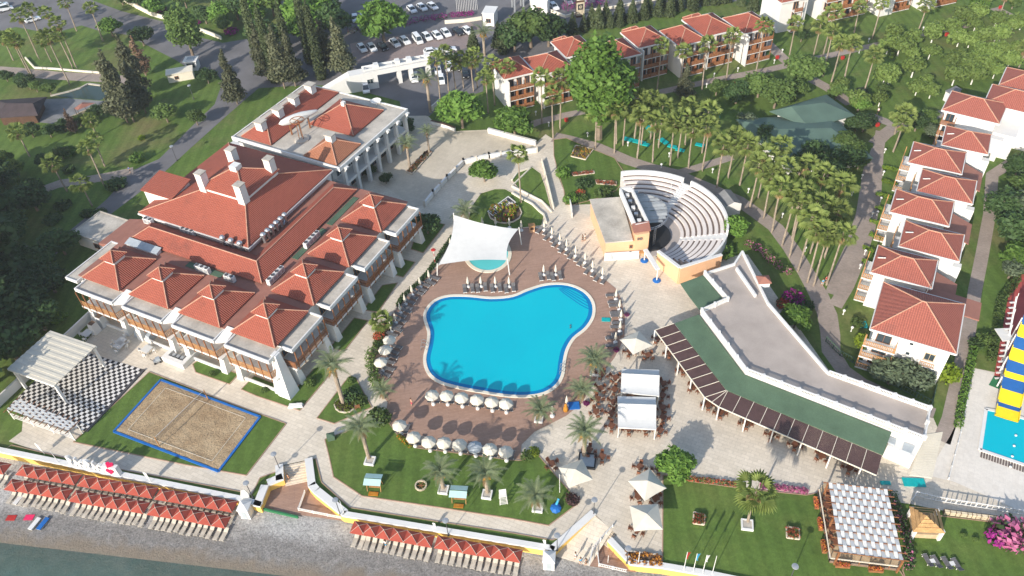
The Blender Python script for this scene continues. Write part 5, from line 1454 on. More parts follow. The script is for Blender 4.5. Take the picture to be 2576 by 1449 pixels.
# ---- two white marquee canopies and square parasols
for k, (qs, lb) in enumerate((('1105,815 1480,825 1480,1085 1095,1045', 'upper one of the two white marquee roofs among the café tables'), ('1062,1090 1445,1100 1450,1420 1068,1400', 'lower one of the two white marquee roofs among the café tables'))):
    P = [G(*T(2, 2, *map(float, q.split(','))), 2.7) for q in qs.split()]; c_ = sum(P, Vector()) / 4; b0 = Vector((c_.x, c_.y, 0))
    o = thing('marquee', lb, 'marquee', tuple(b0), 0, 'white marquees on the plaza')
    q = [x - b0 for x in P]; m1, m2 = q[0].lerp(q[3], .36) + Vector((0, 0, .9)), q[1].lerp(q[2], .36) + Vector((0, 0, .9))
    for j, (a, b2, c2_, d2) in enumerate(((q[0], q[1], m2, m1), (m1, m2, q[2], q[3]))):
        mb = MB(); n = 8
        for i in range(n):
            t0, t1 = i / n, (i + 1) / n; sag = lambda t: -.22 * 4 * t * (1 - t)
            f_ = [a.lerp(d2, t0) + Vector((0, 0, sag(t0))), b2.lerp(c2_, t0) + Vector((0, 0, sag(t0))), b2.lerp(c2_, t1) + Vector((0, 0, sag(t1))), a.lerp(d2, t1) + Vector((0, 0, sag(t1)))]
            mb.face(f_[::-1])
        mb.build('roof_cloth', 'canvas_white', o)
    for a, b2 in zip(q, q[1:] + q[:1]): MB().bar(a - Vector((0, 0, .12)), b2 - Vector((0, 0, .12)), .05, .28).build('valance', 'canvas_white', o)
    for x in q: MB().tube((x.x * .97, x.y * .97, 0), (x.x * .97, x.y * .97, 2.7), .08, .08, 6).build('pole', 'white', o)
    MB().box(-2.2, -1.0, 0, 2.2, .4, 1.1).build('counter', 'wood_dark', o)
sqp = [('1115,495 1225,430 1440,610 1220,668', 2, 2, 'square cream parasol nearest the awning corner'), ('480,350 690,270 820,480 570,570', 2, 3, 'square cream parasol beside the black-framed planter'),
       ('1165,480 1385,370 1555,575 1335,695', 2, 3, 'upper square cream parasol left of the flag lawn'), ('1185,738 1465,722 1520,985 1225,1000', 2, 3, 'lower square cream parasol left of the flag lawn')]
for k, (qs, cc, rr_, lb) in enumerate(sqp):
    P = [G(*T(cc, rr_, *map(float, q.split(','))), 2.5) for q in qs.split()]; c_ = sum(P, Vector()) / 4
    s_ = sum((x - c_).length for x in P) / 4; a0 = ang(c_, P[3]); b0 = Vector((c_.x, c_.y, 0))
    o = thing('square_parasol', 'large ' + lb, 'parasol', tuple(b0), a0, 'large square parasols')
    cn = [(s_ * math.cos(j * 1.5708), s_ * math.sin(j * 1.5708), 2.5) for j in range(4)]
    mb = MB()
    for j in range(4):
        a, b2 = Vector(cn[j]), Vector(cn[(j + 1) % 4]); m_ = (a + b2) / 2 * .98
        mb.face([tuple(a), tuple(m_ + Vector((0, 0, 2.56 - m_.z))), (0, 0, 3.5)]); mb.face([tuple(m_ + Vector((0, 0, 2.56 - m_.z))), tuple(b2), (0, 0, 3.5)])
    mb.build('canopy', 'canvas', o)
    MB().tube((0, 0, 0), (0, 0, 3.55), .07, .05, 8).build('pole', 'metal_grey', o); MB().box(-.5, -.5, 0, .5, .5, .15).build('base', 'concrete', o)
# ---- volleyball court
P = [G(*q) for q in DL('405,957 655,1050 550,1187 287,1087')]; c_ = sum(P, Vector()) / 4
o = thing('volleyball_court', 'beach volleyball court of raked sand with a blue edge', 'court', (c_.x, c_.y, 0))
q = [x - c_ for x in P]
n = 46; m_ = 26; mb = MB(); rs = random.Random(3); vs_ = []
for i in range(n + 1):
    for j in range(m_ + 1):
        p = q[0].lerp(q[1], i / n).lerp(q[3].lerp(q[2], i / n), j / m_); e = i in (0, n) or j in (0, m_)
        vs_.append((p.x + (0 if e else rs.uniform(-.12, .12)), p.y + (0 if e else rs.uniform(-.12, .12)), .10 if e else .20 + rs.uniform(-.05, .06)))
mb.mesh(vs_, [(i * (m_ + 1) + j, i * (m_ + 1) + j + 1, (i + 1) * (m_ + 1) + j + 1, (i + 1) * (m_ + 1) + j) for i in range(n) for j in range(m_)])
mb.build('sand', 'sand', o, smooth=True)
for a, b2 in zip(q, q[1:] + q[:1]): MB().bar((a.x, a.y, .14), (b2.x, b2.y, .14), .34, .22).build('blue_edge', 'blue', o)
a, b2 = GT(0, 2, 2095, 1125) - c_, GT(0, 3, 1610, 150) - c_
for x in (a, b2):
    MB().tube((x.x, x.y, 0), (x.x, x.y, 2.5), .08, .08, 6).build('net_post', 'wood_light', o)
nt_ = MB()
for k in range(6): z = 1.5 + k * .18; nt_.bar((a.x, a.y, z), (b2.x, b2.y, z), .015, .02)
for k in range(40): p = a.lerp(b2, k / 40); nt_.bar((p.x, p.y, 1.5), (p.x, p.y, 2.4), .015, .02)
struct(nt_.build('net', 'dark_grey', o), 'stuff'); MB().bar((a.x, a.y, 2.42), (b2.x, b2.y, 2.42), .03, .08).build('net_tape', 'white', o)
q2 = [c_ + (x - c_) * .80 for x in P]
for a, b2 in zip(q2, q2[1:] + q2[:1]): MB().bar((a.x - c_.x, a.y - c_.y, .27), (b2.x - c_.x, b2.y - c_.y, .27), .06, .02).build('court_line', 'cream', o)
# ================================================================== vegetation
def raw_mesh(name, V, F, mat, mi=None, mats=None):
    """V (n,3) array, F (m,k) array of equal-sized faces"""
    me = bpy.data.meshes.new(name)
    n, m_, k = len(V), len(F), F.shape[1]
    me.vertices.add(n); me.vertices.foreach_set('co', np.asarray(V, dtype=np.float32).ravel())
    me.loops.add(m_ * k); me.loops.foreach_set('vertex_index', F.astype(np.int32).ravel())
    me.polygons.add(m_); me.polygons.foreach_set('loop_start', np.arange(0, m_ * k, k, dtype=np.int32))
    for q in (mats or [mat]): me.materials.append(MATS[q])
    if mi is not None: me.polygons.foreach_set('material_index', mi.astype(np.int32))
    me.update(calc_edges=True)
    return me
def leaf_cloud(seed, blobs, n, size, mat, droop=0.0, inner=.55, mats=None, frac=0.0, asp=1.0):
    """n leaf clumps (small bent quads) through the outer part of several overlapping blobs"""
    r = np.random.default_rng(seed)
    B = np.array(blobs, dtype=float)
    w = (B[:, 3] * B[:, 4] + B[:, 4] * B[:, 5] + B[:, 3] * B[:, 5]); w /= w.sum()
    k = r.choice(len(B), n, p=w)
    d = r.normal(size=(n, 3)); d /= np.linalg.norm(d, axis=1)[:, None]
    rad = inner + (1 - inner) * r.random(n) ** .6
    rad *= 1 + .10 * r.normal(size=n)
    c = B[k, :3] + d * B[k, 3:6] * rad[:, None]
    nr = d + .75 * r.normal(size=(n, 3)); nr[:, 2] += .25; nr /= np.linalg.norm(nr, axis=1)[:, None]
    a = np.cross(nr, r.normal(size=(n, 3))); a /= np.linalg.norm(a, axis=1)[:, None]
    b = np.cross(nr, a)
    if droop:
        a = a * (1 - droop) + np.array([0, 0, -1.0]) * droop; a /= np.linalg.norm(a, axis=1)[:, None]
        b = np.cross(nr, a); b /= np.linalg.norm(b, axis=1)[:, None] + 1e-9
    s = size * (.55 + .9 * r.random(n))
    a = a * (s * asp)[:, None]; b = b * (s * .62)[:, None]
    V = np.empty((n, 4, 3))
    V[:, 0] = c - a; V[:, 1] = c + b; V[:, 2] = c + a; V[:, 3] = c - b
    V = V.reshape(-1, 3)
    F = np.arange(4 * n).reshape(n, 4)
    mi = None
    if mats: mi = (r.random(n) < frac).astype(int)
    return raw_mesh('crown', V, F, mat, mi, mats)
def trunk_mesh(h, r0, r1, limbs=0, seed=0, spread=1.2, mat='trunk', bend=.0, top=None):
    rs = random.Random(seed); mb = MB(); n = 5; prev = Vector((0, 0, 0))
    for k in range(n):
        t0, t1 = k / n, (k + 1) / n
        q = Vector((bend * t1 * t1, bend * .4 * math.sin(t1 * 3), h * t1))
        mb.tube(prev, q, r0 + (r1 - r0) * t0, r0 + (r1 - r0) * t1, 7, cap=k in (0, n - 1)); prev = q
    for k in range(limbs):
        a = k * 2.4 + rs.random(); t = .55 + .4 * rs.random(); p = Vector((bend * t * t, 0, h * t))
        e = p + Vector((math.cos(a) * spread * (.6 + .6 * rs.random()), math.sin(a) * spread * (.6 + .6 * rs.random()), h * .35 * (.6 + rs.random())))
        mb.tube(p, e, r1 * .8, r1 * .25, 5)
    return mb.data('trunk', mat)
def tree_kind(name, cat, trunk, crown, extra=None):
    o = thing(name, '', cat)
    link('trunk', trunk, o); link('crown', crown, o)
    if extra: link(*extra, o)
    return Kind(o)
class Multi:
    def __init__(s, kinds): s.k = kinds; s.i = 0
    def put(s, loc, rz=0.0, label=None, sc=None, group=None):
        s.i += 1; return s.k[(s.i * 7) % len(s.k)].put(loc, rz, label, sc, group)
R = random.Random(11)
def rnd(a, b): return R.uniform(a, b)

# ---- fan palms: trunk, living fans, hanging dead skirt
def fan_palm(seed, nfan=24, rad=1.35, pet=1.1, skirt=7):
    r = random.Random(seed); V, F, MI = [], [], []
    def tri(a, b, c, m): i = len(V); V.extend([tuple(a), tuple(b), tuple(c)]); F.append((i, i + 1, i + 2)); MI.append(m)
    def fan(az, el, L, R_, m, seg=8, span=2.2):
        d = Vector((math.cos(az) * math.cos(el), math.sin(az) * math.cos(el), math.sin(el)))
        side = Vector((-math.sin(az), math.cos(az), 0)); up = side.cross(d) * -1
        base = d * L * .2; hub = d * L
        w = side * .035
        tri(base - w, base + w, hub, m)
        for k in range(seg):
            a = -span / 2 + span * (k + .5) / seg
            dr = d * math.cos(a) + side * math.sin(a)
            tip = hub + dr * R_ * (1 - .22 * abs(a)) + Vector((0, 0, -R_ * (.16 + .30 * abs(a) / span))) 
            wd = (side * math.cos(a) - d * math.sin(a)) * R_ * span / seg * .30
            mid = hub + dr * R_ * .55 + up * .05
            tri(hub, mid - wd, tip, m); tri(hub, tip, mid + wd, m)
    for k in range(nfan):
        az = k * 2.39996 + r.uniform(-.2, .2); el = 1.3 - 1.85 * (k / nfan) ** .85 + r.uniform(-.22, .22)
        fan(az, el, pet * r.uniform(.85, 1.2), rad * r.uniform(.85, 1.15), 0)
    for k in range(skirt):
        fan(k * 2.39996, -1.05 - .25 * r.random(), .7, .85 * rad, 1, 5, 1.3)
    return raw_mesh('crown', np.array(V), np.array(F), None, np.array(MI), ['leaf_fan', 'leaf_dead'])
def palm_trunk(seed, r0=.20, r1=.125):
    mb = MB(); n = 6; rs = random.Random(seed); prev = Vector((0, 0, 0)); b = rs.uniform(-.5, .5)
    for k in range(n):
        t1 = (k + 1) / n; q = Vector((b * math.sin(t1 * 2.5) * .5, b * t1 * .5, t1))
        mb.tube(prev, q, r0 + (r1 - r0) * (k / n) ** .6, r0 + (r1 - r0) * t1 ** .6, 8, cap=False); prev = q
    return mb.data('trunk', 'palm_trunk'), prev
FP = []
for s_ in range(4):
    tm_, top = palm_trunk(s_); FP.append((tm_, fan_palm(s_, 22 + 2 * s_), top))
def put_fan_palm(loc, h, label, group, sc=1.0, dead=False):
    tm_, cr, top = FP[R.randrange(4)]
    o = thing('fan_palm', label, 'palm', loc, rnd(0, 6.28), group)
    t_ = link('trunk', tm_, o); t_.scale = (1, 1, h)
    c_ = link('crown', cr, o); c_.location = (top.x, top.y, h - .05); s2 = sc * rnd(.92, 1.14); c_.scale = (s2, s2, s2); c_.rotation_euler = (rnd(-.08, .08), rnd(-.08, .08), rnd(0, 6.28))
    return o
# ---- date palms: each frond its own part (shared meshes)
def frond(seed, L=3.0, up=.9, mat='leaf_date'):
    r = random.Random(seed); V, F = [], []
    P = []
    n = 11
    for k in range(n + 1):
        t = k / n; a = up - t * t * (up + .75)
        P.append((0 if k == 0 else P[-1][0] + math.cos(a) * L / n, 0 if k == 0 else P[-1][1] + math.sin(a) * L / n))
    def tri(a, b, c): i = len(V); V.extend([a, b, c]); F.append((i, i + 1, i + 2))
    for k in range(n):
        tri((P[k][0], -.03, P[k][1]), (P[k][0], .03, P[k][1]), (P[k + 1][0], 0, P[k + 1][1]))
    for k in range(1, n + 1):
        t = k / n; w = .46 * math.sin(math.pi * min(1, .18 + .8 * t)) + .07
        for s_ in (-1, 1):
            for q in (0, .5):
                x = P[k - 1][0] + (P[k][0] - P[k - 1][0]) * q; z = P[k - 1][1] + (P[k][1] - P[k - 1][1]) * q
                dx = .42 * w + r.uniform(-.03, .03); y = s_ * w * .95; dz = .12 * w - .22 * w * r.random()
                tri((x - .05, s_ * .01, z), (x + .09, s_ * .01, z + .01), (x + dx, y, z + dz))
    return raw_mesh('frond', np.array(V), np.array(F), mat)
FR = [frond(k, 3.3, u) for k, u in enumerate((1.3, 1.05, .8, .45, .1))]
FRd = frond(9, 2.2, -.6, 'leaf_dead')
def date_trunk():
    mb = MB(); prev = Vector((0, 0, 0)); n = 8
    for k in range(n):
        q = Vector((0, 0, (k + 1) / n)); mb.tube(prev, q, .30 + .03 * (k % 2), .27 + .03 * ((k + 1) % 2), 9, cap=False); prev = q
    return mb.data('trunk', 'palm_trunk')
DT = date_trunk()
mb = MB()
for k in range(16):
    a = k * 2.4; mb.tube((.1 * math.cos(a), .1 * math.sin(a), -.1), (.75 * math.cos(a), .75 * math.sin(a), -.15 - .5 * (k % 3) / 2), .05, .12, 4)
FS = mb.data('fruit_stalks', 'fruit_stalk')
mb = MB().lathe([(.3, -.6), (.5, -.2), (.55, .1), (.35, .4), (.1, .5)], 9)
HEADM = mb.data('crown_base', 'trunk')
def put_date_palm(loc, h, label, group=None, sc=1.0, n=25, fruit=True, dead=4):
    o = thing('date_palm', label, 'palm', loc, rnd(0, 6.28), group)
    t_ = link('trunk', DT, o); t_.scale = (sc, sc, h)
    b_ = link('crown_base', HEADM, o); b_.location = (0, 0, h); b_.scale = (sc, sc, sc)
    for k in range(n):
        f_ = link('frond', FR[min(4, int(5 * k / n))], o); f_.location = (0, 0, h + .2 * sc)
        f_.rotation_euler = (rnd(-.15, .15), rnd(-.1, .1), k * 2.39996 + rnd(-.15, .15)); s2 = sc * rnd(.85, 1.12); f_.scale = (s2, s2, s2)
    for k in range(dead):
        f_ = link('frond', FRd, o); f_.location = (0, 0, h); f_.rotation_euler = (0, .2, k * 1.1 + rnd(0, .5)); f_.scale = (sc * .8,) * 3
    if fruit: s_ = link('fruit_stalks', FS, o); s_.location = (0, 0, h + .05); s_.scale = (sc,) * 3
    return o
# ---- broad trees and shrubs
def blobtree(seed, h, w, nb, n, size, mat, th=1.6, tr=.22, trunkmat='trunk', flat=.75, droop=0.0, name='tree', cat='tree', mats=None, frac=0, asp=1.0, limbs=5):
    rs = random.Random(seed); bl = []
    ch = h - th
    for k in range(nb):
        a = k * 2.4 + rs.random(); rr_ = w * .58 * math.sqrt(rs.random()); s_ = w * rs.uniform(.36, .56)
        z = th + ch * (.28 + .52 * rs.random() * (1 - .5 * (rr_ / w)))
        bl.append((rr_ * math.cos(a), rr_ * math.sin(a), z, s_, s_, s_ * flat))
    bl.append((0, 0, th + ch * .55, w * .55, w * .55, ch * .46))
    return tree_kind(name, cat, trunk_mesh(th + ch * .5, tr, tr * .5, limbs, seed, w * .5, trunkmat), leaf_cloud(seed, bl, n, size, mat, droop, mats=mats, frac=frac, asp=asp))
citrus = Multi([blobtree(20 + k, 3.6, 2.3, 7, 1100, .26, 'leaf_citrus', .9, .13, 'trunk_white', .62, name='citrus_tree', limbs=3) for k in range(4)])
broad = Multi([blobtree(30 + k, 6.5, 3.2, 9, 2600, .30, 'leaf_mid', 1.6, .22, name='broad_tree') for k in range(3)])
bright = Multi([blobtree(40 + k, 6.0, 3.2, 9, 2600, .30, 'leaf_bright', 1.5, .2, name='leafy_tree', droop=.35, asp=1.3) for k in range(2)])
darkt = Multi([blobtree(50 + k, 7.0, 3.6, 9, 2800, .32, 'leaf_dark', 1.6, .25, name='evergreen_tree') for k in range(3)])
olive = Multi([blobtree(60 + k, 4.8, 2.5, 9, 1900, .24, 'leaf_olive', 1.0, .2, name='olive_tree') for k in range(2)])
plane = blobtree(70, 21, 4.6, 30, 17000, .38, 'leaf_bright', 3.2, .5, name='plane_tree', flat=1.3, limbs=8)
poplar = blobtree(71, 15, 3.8, 18, 7000, .34, 'leaf_mid', 2.6, .35, name='poplar_tree', flat=1.6)
def cone_tree(seed, h, w, n, size, mat, name, cat='tree', th=.6, fat=.5, tr=.2, mats=None, frac=0, ragged=.0):
    rs = random.Random(seed); bl = []; m_ = 12
    for k in range(m_):
        t = k / (m_ - 1); z = th + (h - th) * (.04 + .93 * t); r_ = w * max(.10, (1 - t) ** fat) * (1 + ragged * rs.uniform(-1, 1))
        bl.append((ragged * w * rs.uniform(-.4, .4), ragged * w * rs.uniform(-.4, .4), z, r_, r_, (h - th) / m_ * .95))
    return tree_kind(name, cat, trunk_mesh(h * .85, tr, .05, 0, seed), leaf_cloud(seed, bl, n, size, mat, .25, .5, mats=mats, frac=frac))
cypress = Multi([cone_tree(80 + k, 20, 1.55, 6000, .24, 'leaf_cypress', 'cypress_tree', fat=.26) for k in range(2)])
pine = Multi([cone_tree(84 + k, 15, 2.5, 4200, .30, 'leaf_pine', 'pine_tree', th=2.5, fat=.6, ragged=.45) for k in range(3)])
deadpine = cone_tree(88, 11, 1.5, 1500, .24, 'leaf_brown', 'dry_conifer', th=1.5, fat=.7, ragged=.4)
smallcone = Multi([cone_tree(90 + k, 5.5, 1.5, 1500, .24, 'leaf_cypress', 'small_conifer', th=.3, fat=.7, tr=.1) for k in range(3)])
def shrub_kind(seed, name, mat, w=1.0, h=1.0, n=420, size=.16, mats=None, frac=0, cat='shrub'):
    o = thing(name, '', cat)
    bl = [(0, 0, h * .5, w, w, h * .5)] + [(w * .5 * math.cos(k * 2.4), w * .5 * math.sin(k * 2.4), h * .45, w * .6, w * .6, h * .42) for k in range(4)]
    link('foliage', leaf_cloud(seed, bl, n, size, mat, 0, .8, mats=mats, frac=frac), o)
    link('stem', trunk_mesh(h * .6, .06, .03, 2, seed, w * .4), o)
    return Kind(o)
ball = shrub_kind(100, 'round_shrub', 'leaf_mid')
ballb = shrub_kind(101, 'round_shrub', 'leaf_bright')
dshrub = shrub_kind(102, 'dark_shrub', 'leaf_dark')
lime = shrub_kind(103, 'lime_shrub', 'leaf_lime')
plum = shrub_kind(104, 'plum_shrub', 'leaf_plum')
boug = shrub_kind(105, 'bougainvillea', 'flower_purple', mats=['flower_purple', 'leaf_dark'], frac=.25)
pinkb = shrub_kind(106, 'oleander', 'flower_pink', mats=['flower_pink', 'leaf_dark'], frac=.35)
redb = shrub_kind(107, 'flower_shrub', 'flower_red', mats=['flower_red', 'leaf_mid'], frac=.45)
def hedge_row(name, label, pts, w, h, mat, dens=55, size=.16, z=0.0, mats=None, frac=0, cat='hedge'):
    P = [G(u, v, z) for u, v in pts]; b0 = P[0].copy(); bl = []
    for a, b2 in zip(P, P[1:]):
        L = (b2 - a).length; n = max(1, int(L / (w * .8)))
        for k in range(n):
            p = a.lerp(b2, (k + .5) / n) - b0
            bl.append((p.x, p.y, h * .5, w * .62, w * .62, h * .52))
    o = thing(name, label, cat, tuple(b0))
    link('foliage', leaf_cloud(len(bl) + int(P[0].x * 7) % 97 + 200, bl, int(len(bl) * dens), size, mat, 0, .75, mats=mats, frac=frac), o)
    mb = MB()
    for q in bl[::2]: mb.tube((q[0], q[1], 0), (q[0], q[1], h * .5), .05, .04, 4, cap=False)
    struct(mb.build('stems', 'trunk', o), 'stuff')
    return o
def flower_bed(label, pts, mat, z=.1, n=300, h=.35, mats=None, frac=.4, edge='kerb_pale', size=.10, world=None):
    P = world or [G(u, v, 0) for u, v in pts]
    if area(P) < 0: P = P[::-1]
    c_ = sum(P, Vector()) / len(P); o = thing('flower_bed', label, 'flower bed', (c_.x, c_.y, 0)); q = [x - c_ for x in P]
    MB().prism([(x.x, x.y) for x in q], 0, z + .08).build('soil', 'soil', o)
    for a, b2 in zip(q, q[1:] + q[:1]): MB().bar((a.x, a.y, z + .06), (b2.x, b2.y, z + .06), .18, .26).build('edging', edge, o)
    r = np.random.default_rng(int(abs(c_.x * 13)) + 5); xs_ = []
    mn = np.min([(x.x, x.y) for x in q], 0); mx_ = np.max([(x.x, x.y) for x in q], 0)
    def ins(x, y):
        return all((q[(i + 1) % len(q)].x - q[i].x) * (y - q[i].y) - (q[(i + 1) % len(q)].y - q[i].y) * (x - q[i].x) > .02 for i in range(len(q)))
    bl = []
    while len(bl) < 60:
        x, y = r.uniform(mn[0], mx_[0]), r.uniform(mn[1], mx_[1])
        if ins(x, y): bl.append((x, y, z + .08 + h * .4, .28, .28, h * .5))
        elif r.random() < .003: break
    if bl: struct(link('flowers', leaf_cloud(int(n + len(bl)), bl, n, size, mat, 0, .4, mats=mats or [mat, 'leaf_mid'], frac=frac), o), 'stuff')
    return o

# ---------------------------------------------------------------- placing: fan palms
def fan_list(items, base_label, group, sc=1.0):
    items = sorted(items, key=lambda q: q[0][0])
    for k, (b, ty) in enumerate(items):
        h = height_to(b, ty); p = G(*b)
        put_fan_palm(tuple(p), max(3.0, h * rnd(.93, 1.06)), f'{base_label}, {ordw(k)} from the left', group, sc)
def TB(c, r, lst): return [(T(c, r, a, b), T(c, r, 0, t)[1]) for a, b, t in lst]
fan_list(TB(0, 0, [(135, 610, 385), (305, 760, 365), (395, 600, 165), (395, 345, 100), (520, 625, 390), (550, 325, 130), (705, 855, 345), (738, 690, 360), (772, 690, 210), (772, 315, 20), (1035, 415, 95), (330, 770, 390)]), 'tall fan palm in the grove at the top left corner', 'fan palms in the top left grove')
fan_list(TB(1, 0, [(1860, 1090, 600), (1940, 940, 520), (2090, 890, 570), (2190, 920, 600), (2228, 890, 570), (2010, 890, 640)]), 'fan palm between the forecourt and the first row house', 'fan palms beside the forecourt')
fan_list(TB(1, 0, [(2335, 1150, 780), (2402, 1065, 610), (2548, 1080, 650)]) + TB(2, 0, [(300, 1250, 780), (415, 1390, 920), (482, 1300, 790)]), 'fan palm in front of the first row houses', 'fan palms before the first row houses')
fan_list(TB(2, 0, [(1165, 1010, 760), (1455, 940, 460), (1690, 880, 500), (1910, 905, 460), (2155, 810, 385), (2440, 790, 240)]), 'fan palm lining the path below the row houses', 'fan palms on the upper path')
fan_list(TB(3, 0, [(195, 660, 220), (440, 625, 270), (545, 590, 140), (555, 770, 300), (630, 850, 450), (757, 850, 420), (945, 980, 560), (865, 335, 50), (1045, 395, 10), (1505, 325, 60)]), 'fan palm on the lawn before the top right houses', 'fan palms on the upper right lawn')
fan_list(TB(3, 0, [(2130, 145, -60), (2345, 120, -60), (2510, 705, 490), (1275, 1350, 1140), (1300, 1440, 1150), (1255, 1535, 1250)]), 'fan palm around the citrus orchard', 'fan palms around the orchard')
al1 = [(1545, 385), (1602, 398), (1641, 408), (1685, 416), (1731, 423), (1765, 431), (1802, 472), (1830, 448), (1860, 466), (1885, 523), (1920, 551)]
al2 = [(1941, 586), (1966, 618), (1985, 648), (2006, 683), (2029, 713), (2046, 719), (2078, 717)]
al3 = [(1497, 373), (1550, 362), (1566, 366), (1595, 350), (1612, 366), (1636, 352), (1655, 372), (1703, 398), (1722, 366), (1765, 385)]
al4 = [(1948, 543), (1991, 603), (2003, 526), (2038, 560), (2081, 591), (2036, 640), (1905, 500), (1940, 470), (2072, 650)]
def al(lst, lab, dy):
    fan_list([(b, b[1] - dy * (146 / max(60, G(*b).length)) * 1.0) for b in lst], lab, 'palm alley behind the amphitheatre', 1.12)
al(al1, 'alley fan palm on the walk behind the amphitheatre', 108)
al(al2, 'alley fan palm on the lower bend of the walk', 106)
al(al3, 'alley fan palm beside the turquoise loungers', 106)
al(al4, 'alley fan palm in the dense inner clump', 108)
fan_list([(T(0, 1, 300, 130), T(0, 0, 0, 1330)[1]), (T(0, 1, 1050, 425), T(0, 1, 0, 10)[1]), (T(0, 1, 1055, 225), T(0, 0, 0, 1400)[1]), (T(0, 1, 200, 350), T(0, 1, 0, 240)[1]), (T(0, 1, 680, 480), T(0, 1, 0, 200)[1]), (T(0, 1, 930, 630), T(0, 1, 0, 400)[1]), (T(0, 0, 985, 1385), T(0, 0, 0, 1200)[1])], 'fan palm on the lawn left of the hotel road', 'fan palms left of the hotel')
put_fan_palm(tuple(G(1310, 512)), height_to((1310, 512), 388), 'lone tall fan palm in the curved lawn above the paddling pool', None)
put_fan_palm(tuple(GT(2, 3, 2370, 915)), height_to(T(2, 3, 2370, 915), T(2, 3, 0, 590)[1]), 'fan palm in a white planter on the flag lawn', None, 1.25)
for b, t_ in ((T(1, 2, 1300, 430), 260),): put_fan_palm(tuple(G(*b)), 2.6, 'short fan palm at the left edge of the pool deck beside plum shrubs', None, 1.0)
# ---------------------------------------------------------------- date palms
dps = [(T(1, 2, 880, 1165), T(1, 2, 0, 790)[1], 'tall date palm with orange fruit stalks in the triangular bed', 1.15, True),
       (T(1, 3, 1140, 275), T(1, 3, 0, -30)[1], 'date palm in a square white planter at the left of the pool lawn', 1.0, False),
       (T(1, 3, 1885, 575), T(1, 3, 0, 410)[1], 'left one of the two orange-stalked date palms on the pool lawn', 1.0, True),
       (T(1, 3, 2330, 620), T(1, 3, 0, 430)[1], 'right one of the two orange-stalked date palms on the pool lawn', 1.0, True),
       (T(2, 3, 240, 750), T(2, 3, 0, 650)[1], 'low date palm at the right end of the pool lawn', 1.0, False),
       (T(2, 2, 820, 860), T(2, 2, 0, 740)[1], 'date palm in a white planter at the right edge of the pool deck', 1.1, True),
       (T(2, 2, 700, 1110), T(2, 2, 0, 1040)[1], 'date palm between the deck edge and the café tables', .9, False),
       (T(2, 2, 290, 1310), T(2, 2, 0, 1240)[1], 'date palm in a white pot at the lower right pool corner', .95, False),
       (T(2, 3, 725, 250), T(2, 3, 0, 10)[1], 'date palm rising from the black-framed planter on the plaza', 1.05, True),
       (T(1, 2, 1290, 1110), T(1, 2, 0, 1040)[1], 'low date palm at the left end of the deck hedge', .8, False),
       (T(1, 1, 2110, 760), T(1, 1, 0, 690)[1], 'low broad date palm behind the shade sail', 1.05, False),
       (T(1, 1, 1548, 230), T(1, 0, 0, 1460)[1], 'left date palm of the strip bed on the upper terrace', 1.0, True),
       (T(1, 1, 1745, 95), T(1, 0, 0, 1330)[1], 'right date palm of the strip bed on the upper terrace', .75, False),
       (T(1, 0, 1755, 1130), T(1, 0, 0, 800)[1], 'stout date palm at the edge of the forecourt', 1.15, True),
       (T(1, 0, 2300, 560), T(1, 0, 0, 340)[1], 'date palm behind the row houses near the entrance pylon', 1.2, True)]
for b, ty, lb, sc, fr_t in dps:
    put_date_palm(tuple(G(*b)), max(.5, height_to(b, ty)), lb, None, sc, fruit=fr_t)
# ---------------------------------------------------------------- trees
def put_tree(kind, b, label, h=None, base_h=6.0, group=None, sc=None, wide=1.32):
    s_ = sc or 1.0
    if h is not None: s_ = h / base_h
    kind.put(tuple(G(*b)), rnd(0, 6.28), label, (s_ * wide, s_ * wide, s_ * (1.0 if wide > 1.2 else 1)), group)
put_tree(plane, T(2, 0, 870, 1395), 'tall broad plane tree in front of the row houses', sc=1.18, wide=1.5)
put_tree(poplar, T(0, 0, 1950, 580), 'tall leafy tree beside the gatekeeper hut')
ctr = TB(3, 0, [(1640, 430, 0), (1415, 490, 0), (1610, 600, 0), (1190, 545, 0), (1145, 880, 0), (1830, 720, 0), (2040, 665, 0), (2260, 790, 0), (2040, 850, 0), (2480, 560, 0), (2270, 440, 0), (1840, 370, 0), (1110, 1070, 0), (2275, 270, 0), (2070, 310, 0),
                (1240, 430, 0), (1430, 620, 0), (1440, 780, 0), (1560, 900, 0), (1850, 860, 0), (1960, 760, 0), (2130, 760, 0), (1900, 640, 0), (2100, 560, 0), (2200, 640, 0), (2320, 560, 0), (2400, 700, 0), (2010, 480, 0), (1900, 470, 0), (2150, 460, 0), (2320, 420, 0), (1930, 260, 0), (2060, 220, 0), (1720, 330, 0), (2440, 330, 0), (2530, 300, 0), (1300, 560, 0), (1480, 960, 0), (1620, 990, 0), (900, 1110, 0), (700, 960, 0), (1200, 860, 0)])
for k, (b, _) in enumerate(sorted(ctr, key=lambda q: q[0])):
    citrus.put(tuple(G(*b)), rnd(0, 6.28), f'citrus tree with whitewashed trunk in the orchard, {ordw(k)} from the left', rnd(1.0, 1.5), 'citrus trees of the orchard')
for k, b in enumerate(sorted([T(0, 0, 1285, 1235), T(0, 0, 1350, 1230), T(0, 0, 1470, 1140), T(0, 0, 1420, 960), T(0, 0, 2390, 1050), T(1, 0, 400, 870), T(1, 0, 900, 800), T(1, 0, 740, 730), T(1, 0, 290, 890), T(1, 0, 120, 800)])):
    pine.put(tuple(G(*b)), rnd(0, 6.28), f'ragged grey-green pine on the upper left lawns, {ordw(k)} from the left', rnd(.9, 1.25), 'pines behind the hotel')
